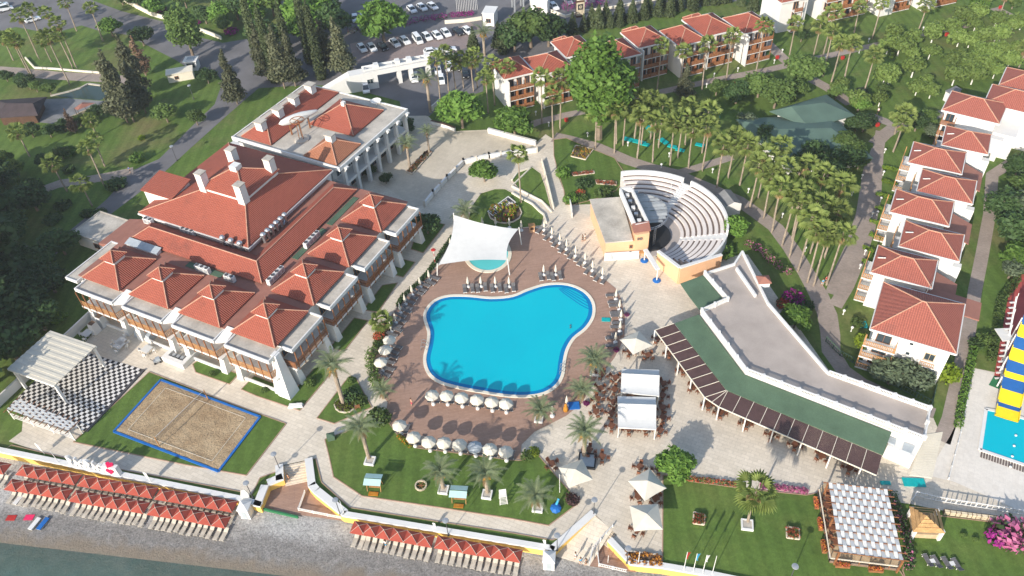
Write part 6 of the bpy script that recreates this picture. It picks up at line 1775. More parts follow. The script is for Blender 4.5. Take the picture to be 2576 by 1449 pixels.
for k, b in enumerate([T(1, 0, 200, 830), T(1, 0, 390, 790), T(1, 0, 665, 800), T(1, 0, 560, 640), T(1, 0, 60, 700)]):
    cypress.put(tuple(G(*b)), rnd(0, 6.28), f'tall slim dark cypress, {ordw(k)} listed of the clump beside the parking lot' if 0 else ('tall slim dark cypress in the clump beside the parking lot: ' + ('second from left', 'third from left', 'rightmost', 'rear one', 'leftmost')[k]), rnd(.95, 1.12), 'cypresses beside the parking lot')
for k, (b, lb) in enumerate(((T(0, 0, 1470, 760), 'dead brown conifer among the pines'), (T(0, 0, 760, 1340), 'dead brown conifer left of the lower pines'))): put_tree(deadpine, b, lb, sc=1.0 if k == 0 else .6)
tl = [(bright, T(0, 0, 1140, 370), 'round leafy tree beside the top left road', 5.5), (darkt, T(0, 0, 1450, 460), 'dense round tree at the fork of the top left road', 5.5), (bright, T(1, 0, 1290, 420), 'large bright green tree above the white parked cars', 11), (bright, T(1, 0, 560, 330), 'bright green tree behind the cypress clump', 12), (darkt, T(1, 0, 130, 520), 'dark leafy tree behind the leftmost cypress', 9),
      (bright, T(1, 0, 2080, 1290), 'big drooping pepper tree beside the upper terrace, left one', 9.0), (bright, T(2, 0, 30, 1390), 'drooping pepper tree beside the upper terrace, right one', 7.5), (bright, T(1, 1, 2300, 380), 'small drooping pepper tree below the terrace wall', 5.0),
      (broad, T(2, 0, 190, 480), 'large light green tree behind the first row houses', 11), (darkt, T(2, 0, 370, 470), 'dark tree right of the light green one behind the row houses', 9), (darkt, T(2, 0, 30, 520), 'dark tree left of the light green one behind the row houses', 8),
      (broad, T(3, 0, 330, 880), 'loose grey-green tree above the green roof hall', 8), (broad, T(3, 0, 60, 1090), 'feathery tree at the upper left corner of the green roof hall', 7), (broad, T(3, 0, 680, 1000), 'round tree at the far right corner of the green roof hall', 4.0), (bright, T(3, 0, 900, 1130), 'small round tree right of the green roof hall', 4.0),
      (darkt, T(3, 0, 950, 1330), 'dense tree at the right corner of the green roof hall', 4.5), (darkt, T(3, 1, 600, 330), 'dense dark tree in front of the green roof hall', 6), (darkt, T(3, 1, 760, 260), 'dark tree between the green roof hall and the garden path', 5.5), (darkt, T(3, 1, 480, 230), 'dark tree behind the alley palms', 6), (bright, T(3, 1, 720, 120), 'light tree on the right side of the green roof hall', 5), (broad, T(3, 1, 900, 250), 'small tree beside the twin garden path', 3.5),
      (bright, T(2, 3, 1630, 440), 'small white-trunked ficus at the corner of the flag lawn', 4.6), (bright, T(2, 1, 2230, 930), 'round tree between the amphitheatre and the shed lawn', 4.4), (ballb, T(2, 1, 2120, 1110), 'round bush on top of the amphitheatre end wall', None),
      (bright, T(3, 2, 260, 400), 'round yellow-green tree behind the restaurant terrace', 4.4), (olive, T(3, 2, 1210, 960), 'left olive tree in front of the large corner villa', 5.2), (olive, T(3, 2, 1470, 1030), 'right olive tree in front of the large corner villa', 4.6),
      (darkt, (30, 560), 'large dark tree at the left edge above the cabins', 8), (darkt, (95, 530), 'dark tree between two ring-edged palms at the left', 7), (darkt, (20, 780), 'dark tree at the left edge level with the hotel slabs', 8), (darkt, (60, 860), 'dark tree left of the white pavilion', 7), (darkt, (110, 690), 'dark tree in the shaded garden left of the hotel', 6), (darkt, (165, 640), 'dark tree beside the low annex', 6), (darkt, (70, 690), 'dark tree behind the lower cabin', 7),
      (broad, T(0, 0, 1690, 1230), 'grey bushy tree in a ring bed left of the hotel road', 5), (broad, T(0, 0, 1990, 1260), 'small olive-green tree beside the hotel road', 4), (darkt, T(0, 0, 2100, 840), 'wide dark hedge tree beside the gatekeeper hut', 4.2), (darkt, T(0, 0, 310, 900), 'dark tree beside the pond', 4), (broad, T(0, 0, 2260, 330), 'round pollarded tree behind the purple flowers', 5),
      (darkt, (640, 330), 'x', None), (bright, (2452, 40), 'leafy tree at the top right edge', 5), (darkt, T(3, 1, 2480, 330), 'dark tree at the right edge beside the lawn path', 5), (olive, T(3, 1, 2480, 800), 'grey olive-like tree at the right edge', 7), (darkt, T(3, 1, 2520, 1000), 'dark tree below the grey one at the right edge', 6), (bright, T(3, 1, 2460, 1250), 'bright climbing tree beside the red court', 5),
      (broad, T(3, 0, 1600, 1250), 'grey-leaved shrub tree beside the upper villa wall', 3.5), (darkt, T(3, 0, 330, 420), 'dark tree against the white house at the top right', 3.5), (broad, T(3, 0, 2450, 90), 'tree at the top right corner', 4), (olive, T(2, 0, 1890, 1300), 'grey-green tree among the alley palms', 5), (pine, T(2, 0, 1720, 1000), 'slender pine above the alley palms', None), (darkt, T(2, 0, 2480, 100), 'x', None),
      (darkt, T(1, 1, 1730, 900), 'dark tree between the hotel side lawn and the terrace wall', 4.6), (darkt, T(1, 1, 1150, 320), 'dark potted tree before the reception porch, left one', 2.6), (darkt, T(1, 1, 1310, 400), 'dark potted tree before the reception porch, right one', 2.6), (darkt, (1028, 330), 'clipped dark tree between forecourt and terrace', 3)]
for kd, b, lb, h in tl:
    if lb == 'x': continue
    put_tree(kd, b, lb, h, {citrus: 3.6, broad: 6.5, bright: 6.0, darkt: 7.0, olive: 4.8}.get(kd, 6.0), sc=None if h else (.6 if kd is pine else 1.6))
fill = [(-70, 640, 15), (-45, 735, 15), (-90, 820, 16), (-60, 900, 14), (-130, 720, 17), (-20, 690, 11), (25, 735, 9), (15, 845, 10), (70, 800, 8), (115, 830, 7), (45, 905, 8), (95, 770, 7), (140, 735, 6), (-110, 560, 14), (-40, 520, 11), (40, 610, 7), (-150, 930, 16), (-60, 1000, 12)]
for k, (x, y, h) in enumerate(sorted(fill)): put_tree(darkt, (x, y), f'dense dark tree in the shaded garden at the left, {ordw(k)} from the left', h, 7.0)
fill = [(310, 12, 6), (350, 22, 7), (395, 40, 6), (470, 20, 6), (560, 62, 7), (600, 50, 8), (640, 60, 7), (575, 20, 6), (520, 60, 5), (690, 40, 9), (735, 30, 10), (840, 90, 9), (820, 60, 8), (775, 110, 9)]
for k, (x, y, h) in enumerate(sorted(fill)): put_tree((broad, darkt, bright)[k % 3], (x, y), f'leafy tree in the belt along the top road, {ordw(k)} from the left', h, 6.5)
fill = [(20, 205, 3), (60, 215, 3), (95, 232, 3), (130, 240, 3.5), (85, 345, 3.5), (130, 345, 3), (165, 330, 3), (205, 318, 3), (250, 300, 3.5), (20, 420, 4), (50, 440, 3.5), (120, 420, 3.2), (160, 400, 3), (20, 485, 5), (65, 500, 5)]
for k, (x, y, h) in enumerate(sorted(fill)): put_tree((darkt, broad)[k % 2], (x, y), f'low bushy tree on the park lawn at the left, {ordw(k)} from the left', h, 6.5)
fill = [(1850, 260, 5), (1800, 240, 4), (1905, 245, 6), (1930, 225, 5), (1880, 330, 6), (1920, 370, 5), (2120, 400, 6), (2065, 420, 6), (2010, 440, 5), (2150, 330, 4), (2000, 250, 5), (2215, 240, 3), (2160, 250, 4), (2520, 560, 6), (2560, 620, 7), (2550, 500, 5), (2535, 700, 5), (2440, 330, 4), (2300, 330, 4), (2340, 345, 4)]
for k, (x, y, h) in enumerate(sorted(fill)): put_tree((broad, darkt, olive)[k % 3], (x, y), f'bushy tree round the green roof hall and right lawns, {ordw(k)} from the left', h, 6.5)
# conifers behind the row houses and next to them
lst = [T(2, 0, 740 + k * 118 + rnd(-25, 25), 330 - k * 26 + rnd(-20, 20)) for k in range(13)] + [T(2, 0, 610, 380), T(1, 0, 2190, 520), T(1, 0, 2440, 480), T(1, 0, 2550, 470), T(1, 0, 2490, 540), T(2, 0, 2300, 60), T(2, 0, 2420, 110)] + [T(2, 0, 800 + k * 140, 270 - k * 30) for k in range(9)]
for k, b in enumerate(sorted(lst)):
    smallcone.put(tuple(G(*b)), rnd(0, 6.28), f'dark conifer in the belt behind the row houses, {ordw(k)} from the left', rnd(.8, 1.3), 'conifer belt behind the row houses')
# shrubs
def shr(kind, b, lb, w, h=None, z=0.0, group=None):
    p = G(*b, z); kind.put(tuple(p), rnd(0, 6.28), lb, (w, w, h or w), group)
for kd, b, lb, w, h in [(ballb, T(2, 1, 510, 320), 'clipped round shrub beside the sloping walk, upper one', 1.6, 1.9), (ballb, T(2, 1, 585, 580), 'clipped round shrub beside the sloping walk, lower one', 1.5, 1.6), (ball, T(2, 1, 920, 520), 'broad clipped shrub behind the stage building', 1.9, 1.6), (ball, T(2, 1, 700, 560), 'low shrub between the clipped shrubs behind the stage', 1.2, 1.0),
                        (dshrub, T(2, 1, 720, 420), 'dark spreading shrub in the upper garden bed', 1.8, 1.4), (redb, T(2, 1, 690, 500), 'red flowering shrub in the upper garden bed', .9, .8), (ball, T(1, 2, 550, 970), 'round shrub in a pale ring beside the hotel corner', .9, 1.1), (ball, T(1, 2, 90, 1040), 'small round shrub on the lawn in front of the hotel corner', .6, .7), (ball, T(0, 2, 2140, 880), 'spiky shrub on the small lawn before the third bay', .6, .9),
                        (ball, T(1, 2, 960, 940), 'round shrub at the tip of the triangular bed', .7, .8), (dshrub, T(1, 2, 960, 1110), 'grey bushy shrub beside the tall date palm', 1.5, 1.5), (ball, T(1, 2, 1065, 1150), 'round green shrub right of the tall date palm', 1.0, 1.2), (ball, T(1, 2, 1240, 1330), 'large round shrub at the upper left of the pool lawn', 1.9, 1.5),
                        (lime, T(2, 3, 220, 215), 'bush on the corner of the deck beside the plaza', .9, .9), (ball, T(2, 3, 150, 250), 'low green bush at the right end of the lower parasol row', 1.0, .7), (plum, T(2, 3, 610, 690), 'grey-green clump at the edge of the pool lawn beside the parasol', 1.0, .9), (plum, T(1, 2, 1290, 420), 'plum-coloured shrub at the left deck edge', 1.2, 1.3), (redb, T(1, 2, 1240, 500), 'reddish shrub at the left deck edge', 1.0, 1.1), (ball, T(1, 2, 1230, 570), 'greenish shrub beside the first open parasol', .9, .8),
                        (ball, T(0, 2, 1010, 310), 'round clipped shrub in a tall white pot by the hotel', .95, 1.1), (lime, T(3, 2, 930, 560), 'yellow-green shrub at the corner villa balconies', 1.2, 2.0), (lime, T(3, 2, 1800, 900), 'tall yellow-green bush right of the corner villa', 1.7, 2.6), (ball, T(3, 2, 890, 370), 'dark round shrub beside the corner villa wall', 1.1, 1.3),
                        (dshrub, T(3, 2, 2080, 580), 'dark bush at the lower end of the thin hedge', 1.2, 1.3), (ball, T(3, 2, 2160, 550), 'round dark tree-like bush beside the red court', 1.3, 1.6), (pinkb, T(3, 3, 2440, 1070), 'large pink flowering bush at the lower right edge', 2.6, 2.6), (boug, T(3, 3, 2300, 1090), 'purple part of the flowering bush at the lower right edge', 1.6, 1.8), (ball, T(3, 3, 1960, 1050), 'small potted shrub on the lower right lawn', .4, .6), (ball, T(3, 3, 2080, 1090), 'second small shrub on the lower right lawn', .4, .6),
                        (boug, T(2, 2, 1155, 275), 'purple flower pot beside the deck corner loungers, upper', .45, .6), (boug, T(2, 2, 1050, 630), 'purple flower pot beside the square parasol', .5, .6), (boug, T(2, 2, 745, 1170), 'purple flower pot near the blue mat', .5, .6), (boug, T(3, 2, 250, 130), 'purple bougainvillea behind the restaurant terrace', 1.9, 1.6), (redb, T(3, 2, 150, 180), 'reddish shrub beside the purple bougainvillea', 1.2, 1.3), (dshrub, T(3, 2, 380, 200), 'dark shrub right of the purple bougainvillea', 1.3, 1.3),
                        (ballb, T(0, 1, 1390, 170), 'round lime-green shrub beside the hotel road', 1.7, 1.8), (ballb, T(0, 1, 690, 110), 'round bright shrub on the left lawn', 1.9, 2.0), (dshrub, T(0, 1, 1180, 430), 'broad dark shrub at the edge of the hotel road', 2.2, 1.7), (dshrub, T(0, 1, 700, 280), 'dark shrub beside the left path', 1.4, 1.6), (lime, T(0, 0, 1430, 1400), 'small yellow-green shrub on the left lawn', .9, .9), (dshrub, T(0, 1, 1000, 720), 'shrub behind the low annex', 1.6, 1.3), (dshrub, T(0, 1, 880, 720), 'shrub at the far corner of the low annex', 1.3, 1.2), (ballb, T(0, 2, 600, 320), 'bright green shrub in the shade left of the hotel', 1.6, 1.5), (ballb, T(0, 2, 410, 120), 'light green shrub in the dark garden', 1.0, 1.0), (dshrub, T(0, 1, 640, 640), 'dark shrub in the shaded garden', 1.8, 1.4), (dshrub, T(0, 1, 540, 780), 'dark spreading shrub in the shaded garden', 1.9, 1.4),
                        (boug, T(0, 0, 1610, 110), 'purple bougainvillea on the wall by the top left road', 2.0, 1.5), (boug, T(0, 0, 2330, 340), 'dark purple bougainvillea behind the cypresses', 1.9, 1.6), (boug, T(0, 0, 1990, 240), 'small purple bougainvillea by the top road', 1.0, 1.0), (boug, T(1, 0, 0, 410), 'purple bougainvillea left of the cypress clump', 1.3, 1.3)]:
    shr(kd, b, lb, w, h)
hedge_row('hedge', 'dense green hedge along the left edge of the pool deck', TL(1, 2, '1190,640 1160,690 1150,760 1170,830 1190,900 1200,960 1230,1010'), 1.6, 1.5, 'leaf_mid', 170)
hedge_row('hedge', 'low hedge below the closed parasols on the left deck edge', TL(1, 1, '1980,930 1900,1050 1830,1160 1740,1290 1640,1400') + TL(1, 2, '1480,90 1430,190'), .8, .6, 'leaf_dark', 90)
hedge_row('hedge', 'yellow-green hedge at the lower left corner of the deck', TL(1, 3, '1430,40 1500,100 1570,160'), .7, .6, 'leaf_lime', 110, mats=['leaf_lime', 'flower_orange'], frac=.25)
hedge_row('hedge', 'narrow hedge between the lawn path and the slide pool', TL(3, 2, '2060,620 2030,760 2000,900 1970,1050 1930,1200 1920,1300 1900,1420'), 1.1, 1.3, 'leaf_bright', 120)
hedge_row('hedge', 'leafy hedge beside the red court', TL(3, 1, '2560,1100 2480,1400') + TL(3, 2, '2330,150 2300,350 2270,500 2230,750'), 1.3, 1.4, 'leaf_mid', 120)
hedge_row('bougainvillea_hedge', 'dark purple bougainvillea hedge behind the big bright tree at the parking lot', TL(1, 0, '1480,260 1650,215 1850,190 1920,180'), 2.4, 1.5, 'flower_purple', 190, mats=['flower_purple', 'leaf_dark'], frac=.3)
hedge_row('bougainvillea_hedge', 'bright purple bougainvillea row below the flag poles', TL(1, 0, '1950,170 2060,165 2190,150'), 1.8, 1.3, 'flower_purple', 190, mats=['flower_purple', 'leaf_dark'], frac=.2)
hedge_row('bougainvillea_hedge', 'large magenta bougainvillea bank beside the top road', TL(2, 0, '500,110 620,80 760,60 950,40'), 3.2, 2.0, 'flower_purple', 230, mats=['flower_purple', 'leaf_dark'], frac=.15)
hedge_row('bougainvillea_hedge', 'dark bougainvillea hedge left of the big bright tree', TL(1, 0, '920,330 1030,320 1130,330'), 2.6, 1.6, 'leaf_plum', 190, mats=['leaf_plum', 'leaf_dark'], frac=.4)
hedge_row('oleander_hedge', 'mixed pink and green flowering hedge behind the restaurant terrace', TL(2, 1, '2330,1010 2420,1040 2500,1090 2580,1170') + TL(3, 1, '50,1210 150,1270 230,1330'), 1.5, 1.3, 'leaf_mid', 130, mats=['leaf_mid', 'flower_pink'], frac=.35)
hedge_row('rose_hedge', 'row of green rose bushes right of the woven pergola', TL(3, 3, '1230,620 1270,760 1320,880 1350,1010 1390,1120 1410,1260 1400,1400'), 1.1, 1.2, 'leaf_dark', 150, mats=['leaf_dark', 'flower_pink'], frac=.12)
hedge_row('flower_hedge', 'low dry flower row along the top of the flag lawn', TL(2, 3, '1760,470 1900,490 2050,505 2200,525 2330,545'), .8, .5, 'flower_red', 110, mats=['flower_red', 'leaf_mid'], frac=.5, size=.12)
hedge_row('flower_hedge', 'bright pink flower row along the top of the flag lawn', TL(2, 3, '2480,540 2575,560') + TL(3, 3, '60,560 200,580 390,605'), .9, .6, 'flower_pink', 170, mats=['flower_pink', 'leaf_dark'], frac=.12, size=.12)
for k in range(8):
    p_ = [T(3, 1, 1150 + (k % 2) * 30 - k * 33, 240 + k * 135), T(3, 1, 1330 - k * 36, 285 + k * 138)]
    if k >= 8: break
    hedge_row('garden_hedge', f'short clipped hedge crossing the villa gardens, {ordw(k)} from the top', p_, .7, .8, 'leaf_dark' if k % 2 else 'leaf_lime', 80, mats=['leaf_bright', 'leaf_lime'], frac=.5)
flower_bed('square flower bed with a broad pale border in the upper garden', TL(2, 1, '595,130 740,165 820,60 640,20'), 'leaf_mid', n=1600, mats=['leaf_mid', 'flower_orange'], frac=.35)
flower_bed('square pot of red flowers on the flag lawn, left one', TL(2, 3, '1820,930 1930,945 1935,850 1825,820'), 'flower_red', .3, 700, frac=.5)
flower_bed('square pot of red flowers on the flag lawn, right one', TL(3, 3, '185,1075 310,1090 305,985 180,970'), 'flower_red', .3, 700, frac=.45)
flower_bed('large bed of orange flowers above the sea wall', TL(2, 3, '1130,1200 1500,1245 1500,1365 1190,1330'), 'flower_orange', .1, 2600, frac=.35, mats=['flower_orange', 'leaf_plum'])
flower_bed('narrow strip bed with two date palms on the upper terrace', TL(1, 1, '1510,290 1575,310 1770,90 1720,70'), 'leaf_plum', .2, 1300, mats=['leaf_dark', 'flower_red'], frac=.3)
flower_bed('pink winding flower border in the upper garden, upper one', TL(2, 1, '600,300 820,275 830,300 620,325'), 'flower_pink', .05, 900, frac=.5, mats=['flower_red', 'leaf_olive'])
flower_bed('pink winding flower border in the upper garden, lower one', TL(2, 1, '840,370 1050,385 1050,420 850,405'), 'flower_pink', .05, 900, frac=.5, mats=['flower_red', 'leaf_olive'])
pp = [T(1, 2, 895 + 105 * math.cos(a), 1185 + 75 * math.sin(a)) for a in [k * .5236 for k in range(12)]]
flower_bed('ring of low plants round the tall date palm', pp, 'leaf_mid', .1, 1200, mats=['leaf_lime', 'leaf_plum'], frac=.3)
pp = [(1270 + 42 * math.cos(a), 538 + 26 * math.sin(a)) for a in [k * .5236 for k in range(12)]]
flower_bed('round colourful flower bed beside the letter sign', pp, 'leaf_mid', .2, 2200, h=.9, mats=['leaf_lime', 'flower_red'], frac=.25, size=.16)
# ================================================================== beach furniture
M_('car_white', (.78, .79, .80), .25, .03, 1, spec=.5, fvar=0)
M_('car_dark', (.02, .02, .025), .2, .1, 1, spec=.6, fvar=0)
M_('car_silver', (.45, .47, .5), .25, .05, 1, metal=.5, fvar=0)
M_('lamp_lit', (.75, .1, .05), .3, .05, 2)
o = thing('beach_parasol', '', 'parasol')
mb = MB(); s_ = 1.07
cn = [(-s_, -.95, 1.95), (s_, -.95, 1.95), (s_, .95, 1.95), (-s_, .95, 1.95)]
for k in range(4): mb.face([cn[k], cn[(k + 1) % 4], (0, 0, 2.6)])
for k in range(4): a, b2 = cn[k], cn[(k + 1) % 4]; mb.face([(a[0], a[1], 1.83), (b2[0], b2[1], 1.83), b2, a])
mb.build('canopy', 'canvas_red', o)
mb = MB()
for k in range(4): mb.tube((cn[k][0], cn[k][1], 1.97), (0, 0, 2.62), .016, .022, 4, cap=False)
mb.build('seam', 'canvas', o)
MB().tube((0, 0, 0), (0, 0, 2.8), .045, .03, 6).build('pole', 'cream', o)
BP = Kind(o)
o = thing('sunbed', '', 'sunbed')
mb = MB(); mb.box(-.32, -1.0, .26, .32, .35, .32); mb.build('bed', 'bed_wood', o)
MB().mesh([(-.32, .36, .26), (.32, .36, .26), (.32, .95, .55), (-.32, .95, .55), (-.32, .36, .32), (.32, .36, .32), (.32, .95, .61), (-.32, .95, .61)], [(3, 2, 1, 0), (4, 5, 6, 7), (0, 1, 5, 4), (1, 2, 6, 5), (2, 3, 7, 6), (3, 0, 4, 7)]).build('backrest', 'bed_wood', o)
for x, y in ((-.27, -.9), (.27, -.9), (-.27, .25), (.27, .25)): MB().box(x - .04, y - .04, 0, x + .04, y + .04, .26).build('leg', 'bed_wood', o)
SB = Kind(o)
bang = math.atan2(wd.y, wd.x)
def beach_row(pts, lab, bedlab, off=1.15, beds=True):
    n_ = 0
    for k, q in enumerate(pts):
        p = GB(*q, dz=2.6)
        BP.put(tuple(p), bang, f'{lab}, {ordw(k)} from the left', None, 'red beach parasols')
        if not beds: continue
        for s_ in (-.5, .5):
            b = p + wd * s_ + wn * (off + rnd(-.15, .12)); b.z = beach_z(b) + .02
            SB.put(tuple(b), bang + rnd(-.04, .04), f'{bedlab}, {ordw(n_)} from the left', None, 'wooden beach sunbeds'); n_ += 1
beach_row(TL(0, 3, '235,360 345,382 460,402 580,422 705,442 855,470 985,494 1105,512 1230,532 1355,552 1480,575 1635,605 1765,626 1895,648 2020,668 2150,690 2280,712'), 'red parasol in the upper left beach row', 'wooden sunbed under the upper left parasol row', .75)
beach_row(TL(0, 3, '120,510 240,525 370,545 490,568 615,590 770,624 890,644 1015,664 1140,684 1270,704 1390,726 1560,758 1685,776 1810,797 1945,820 2070,845 2210,870'), 'red parasol in the lower left beach row', 'wooden sunbed in front of the lower left parasol row')
beach_row(TL(1, 3, '1030,940 1150,960 1285,985 1425,1010 1565,1035 1700,1060 1880,1090 2020,1112 2160,1140 2300,1162 2445,1184') + TL(2, 3, '15,1210'), 'red parasol in the right beach row', 'wooden sunbed in front of the right parasol row')
beach_row(TL(0, 3, '-10,335'), 'red parasol cut by the left edge', 'wooden sunbed at the left edge')
for k, (b, lb) in enumerate(((T(0, 3, 2495, 830), 'white changing cabin at the left beach row end'), (T(2, 3, 375, 1340), 'white changing cabin at the right beach row end'))):
    p = GB(*b); o = thing('beach_cabin', lb, 'cabin', tuple(p), bang + .1)
    MB().box(-.75, -.75, 0, .75, .75, 2.3).build('wall', 'white', o); MB().hip(-.85, -.85, .85, .85, 2.3, .35).build('roof', 'white', o); MB().box(-.35, -.79, .05, .35, -.76, 1.9).build('door', 'canvas_grey', o)
o = thing('rescue_board', 'pale surf-shaped board leaning behind the left changing cabin', 'board', tuple(GT(0, 3, 2480, 680)), .3)
MB().mesh([(-.5, 0, 0), (.5, 0, 0), (.55, .1, 1.2), (.25, .2, 2.2), (-.25, .2, 2.2), (-.55, .1, 1.2), (-.5, .08, 0), (.5, .08, 0), (.55, .18, 1.2), (.25, .28, 2.2), (-.25, .28, 2.2), (-.55, .18, 1.2)], [(0, 1, 2, 5), (5, 2, 3, 4), (11, 8, 7, 6), (10, 9, 8, 11)]).build('plate', 'canvas_white', o)
for k, (b, lb, c_) in enumerate(((T(0, 3, 200, 680), 'white sunbed alone before the left parasols', 'white'), (T(0, 3, 355, 930), 'white sunbed near the water at the left', 'white'), (T(0, 3, 440, 930), 'blue towelled sunbed near the water at the left', 'blue'))):
    p = GB(*b); o = thing('towel_bed', lb, 'sunbed', tuple(p), bang - .1)
    MB().box(-.35, -1, .2, .35, 1, .34).build('bed', c_, o); MB().box(-.3, -.95, 0, .3, .95, .2).build('base', 'bed_wood', o)
for k, (b, lb) in enumerate(((T(0, 3, 110, 865), 'red beach towel spread on the pebbles'), (T(0, 3, 290, 860), 'striped red and white towel beside the red one'))):
    p = GB(*b); q_ = tag(MB().mesh([(-.7, -.4, .06), (.7, -.5, .05), (.8, .4, .09), (-.6, .5, .05), (-.7, -.4, .02), (.7, -.5, .02), (.8, .4, .03), (-.6, .5, .02)], [(0, 1, 2, 3), (0, 4, 5, 1), (1, 5, 6, 2), (2, 6, 7, 3), (3, 7, 4, 0)]).build('beach_towel', 'red' if k == 0 else 'pink'), lb, 'towel'); q_.location = p
# ================================================================== pool furniture
def lounger_kind(name, mat):
    o = thing(name, '', 'lounger')
    MB().box(-.33, -1.0, .30, .33, .30, .37).build('seat', mat, o)
    MB().mesh([(-.33, .31, .30), (.33, .31, .30), (.33, .92, .62), (-.33, .92, .62), (-.33, .31, .37), (.33, .31, .37), (.33, .92, .69), (-.33, .92, .69)], [(3, 2, 1, 0), (4, 5, 6, 7), (0, 1, 5, 4), (1, 2, 6, 5), (2, 3, 7, 6), (3, 0, 4, 7)]).build('backrest', mat, o)
    for x, y in ((-.28, -.85), (.28, -.85), (-.28, .4), (.28, .4)): MB().box(x - .035, y - .035, 0, x + .035, y + .035, .30).build('leg', 'white', o)
    MB().box(-.36, -1.03, .26, .36, -.98, .36).build('end_rail', 'white', o)
    return Kind(o)
LG = lounger_kind('pool_lounger', 'lounger_grey')
o = thing('open_parasol', '', 'parasol')
mb = MB(); n = 8
for k in range(n):
    a, b2 = 6.2832 * k / n, 6.2832 * (k + 1) / n
    p0, p1 = (1.45 * math.cos(a), 1.45 * math.sin(a)), (1.45 * math.cos(b2), 1.45 * math.sin(b2))
    mb.face([p0 + (2.05,), p1 + (2.05,), (p1[0] * .5, p1[1] * .5, 2.42), (p0[0] * .5, p0[1] * .5, 2.42)]); mb.face([(p0[0] * .5, p0[1] * .5, 2.42), (p1[0] * .5, p1[1] * .5, 2.42), (0, 0, 2.62)])
    mb.face([p0 + (1.9,), p1 + (1.9,), p1 + (2.05,), p0 + (2.05,)])
mb.build('canopy', 'canvas', o); MB().tube((0, 0, 0), (0, 0, 2.8), .05, .035, 6).build('pole', 'white', o); MB().lathe([(.42, 0), (.42, .2), (.2, .3)], 10).build('base', 'white', o)
OP = Kind(o)
o = thing('closed_parasol', '', 'parasol')
MB().lathe([(.10, .95), (.26, 1.05), (.25, 1.35), (.17, 1.9), (.07, 2.45), (.03, 2.6)], 9).build('folded_canopy', 'canvas', o); MB().tube((0, 0, 0), (0, 0, 1.0), .05, .05, 6).build('pole', 'white', o); MB().lathe([(.38, 0), (.38, .18), (.15, .3)], 10).build('base', 'white', o)
CP = Kind(o)
ZD = .06
def set_closed(pts, lab, dirv, ln=True, gap=.7, zz=ZD):
    m_ = 0
    for k, q in enumerate(pts):
        p = G(*q, zz); CP.put(tuple(p), rnd(0, 6), f'folded cream parasol {lab}, {ordw(k)} from the left', None, 'folded cream parasols')
        if ln:
            d = Vector((math.cos(RD(dirv)), math.sin(RD(dirv)), 0)); sd_ = Vector((-d.y, d.x, 0))
            for s_ in (-gap, gap):
                b = p + sd_ * s_ + d * rnd(.5, .8)
                LG.put((b.x, b.y, zz), RD(dirv) + math.pi / 2 + rnd(-.06, .06), f'grey lounger beside the folded parasols {lab}, {ordw(m_)} along', None, 'grey pool loungers'); m_ += 1
set_closed(TL(1, 1, '2280,840 2412,840 2550,845') + TL(2, 1, '95,872'), 'behind the shade sail', -80, False)
set_closed(TL(2, 1, '325,870 402,938 482,1002 550,1062 640,1130 735,1196 810,1276 910,1345'), 'along the upper right deck edge', -125)
set_closed(TL(2, 2, '1045,118 1080,222 1095,325 1085,440 1040,550'), 'at the right end of the deck', 178, gap=.9)
set_closed(TL(1, 1, '2135,1440 2265,1438 2410,1438 2548,1440') + TL(2, 1, '320,1320 440,1320'), 'above the pool', -85)
set_closed(TL(1, 1, '1655,1442 1745,1372 1960,1052') + TL(1, 2, '1362,442 1408,352 1455,252 1505,168 1575,72'), 'along the left deck edge', -30)
set_closed(TL(2, 2, '405,1290 550,1190'), 'near the orange float on the deck', -60, False)
def set_open(pts, lab, dirv, lg=True):
    m_ = 0
    for k, q in enumerate(pts):
        p = G(*q, ZD + 2.55); p.z = ZD
        OP.put(tuple(p), rnd(0, .7), f'open cream parasol {lab}, {ordw(k)} from the left', (.78, .78, 1.13), 'open cream parasols')
        if lg:
            d = Vector((math.cos(RD(dirv)), math.sin(RD(dirv)), 0)); sd_ = Vector((-d.y, d.x, 0))
            for s_ in (-.65, .65):
                b = p + sd_ * s_ + d * .75
                LG.put((b.x, b.y, ZD), RD(dirv) + math.pi / 2 + rnd(-.05, .05), f'grey lounger under the open parasols {lab}, {ordw(m_)} along', None, 'grey pool loungers'); m_ += 1
set_open(TL(1, 2, '1250,735 1295,612 1338,512'), 'at the left of the pool', -25)
set_open(TL(1, 2, '1768,1068 1915,1072 2065,1092 2220,1112 2370,1134 2512,1152'), 'in the row below the pool', 80)
set_open(TL(1, 2, '1440,1372') + TL(1, 3, '1582,42 1735,88 1888,98 2045,118 2200,140 2350,162 2512,188'), 'in the row above the pool lawn', 78)
gp_ = [x for x in bpy.data.objects if x.get('label', '') == 'open cream parasol in the row above the pool lawn, sixth from the left']
for x in gp_:
    x['label'] = 'grey parasol in the row above the pool lawn'
    for ch in x.children:
        if ch.name.startswith('canopy'): ch.data = ch.data.copy(); ch.data.materials[0] = MATS['canvas_grey']
o = thing('low_table', '', 'table'); MB().box(-.3, -.3, .32, .3, .3, .38).build('top', 'white', o)
for x, y in ((-.25, -.25), (.25, -.25), (-.25, .25), (.25, .25)): MB().box(x - .03, y - .03, 0, x + .03, y + .03, .32).build('leg', 'white', o)
LT = Kind(o)
LG2 = lounger_kind('lawn_lounger', 'lounger_grey')
for k, x in enumerate((1605, 1690, 1795, 1895)): LG2.put(tuple(GT(3, 3, x, 1310 + k * 14, .08)), RD(188), f'grey lounger on the lower right lawn, {ordw(k)} from the left', None, 'loungers on the lower right lawn')
for k, (x, y) in enumerate(((1648, 1310), (1845, 1335))): LT.put(tuple(GT(3, 3, x, y, .08)), .1, ('white low table between the left pair of lawn loungers', 'white low table between the right pair of lawn loungers')[k], None, 'lawn tables')
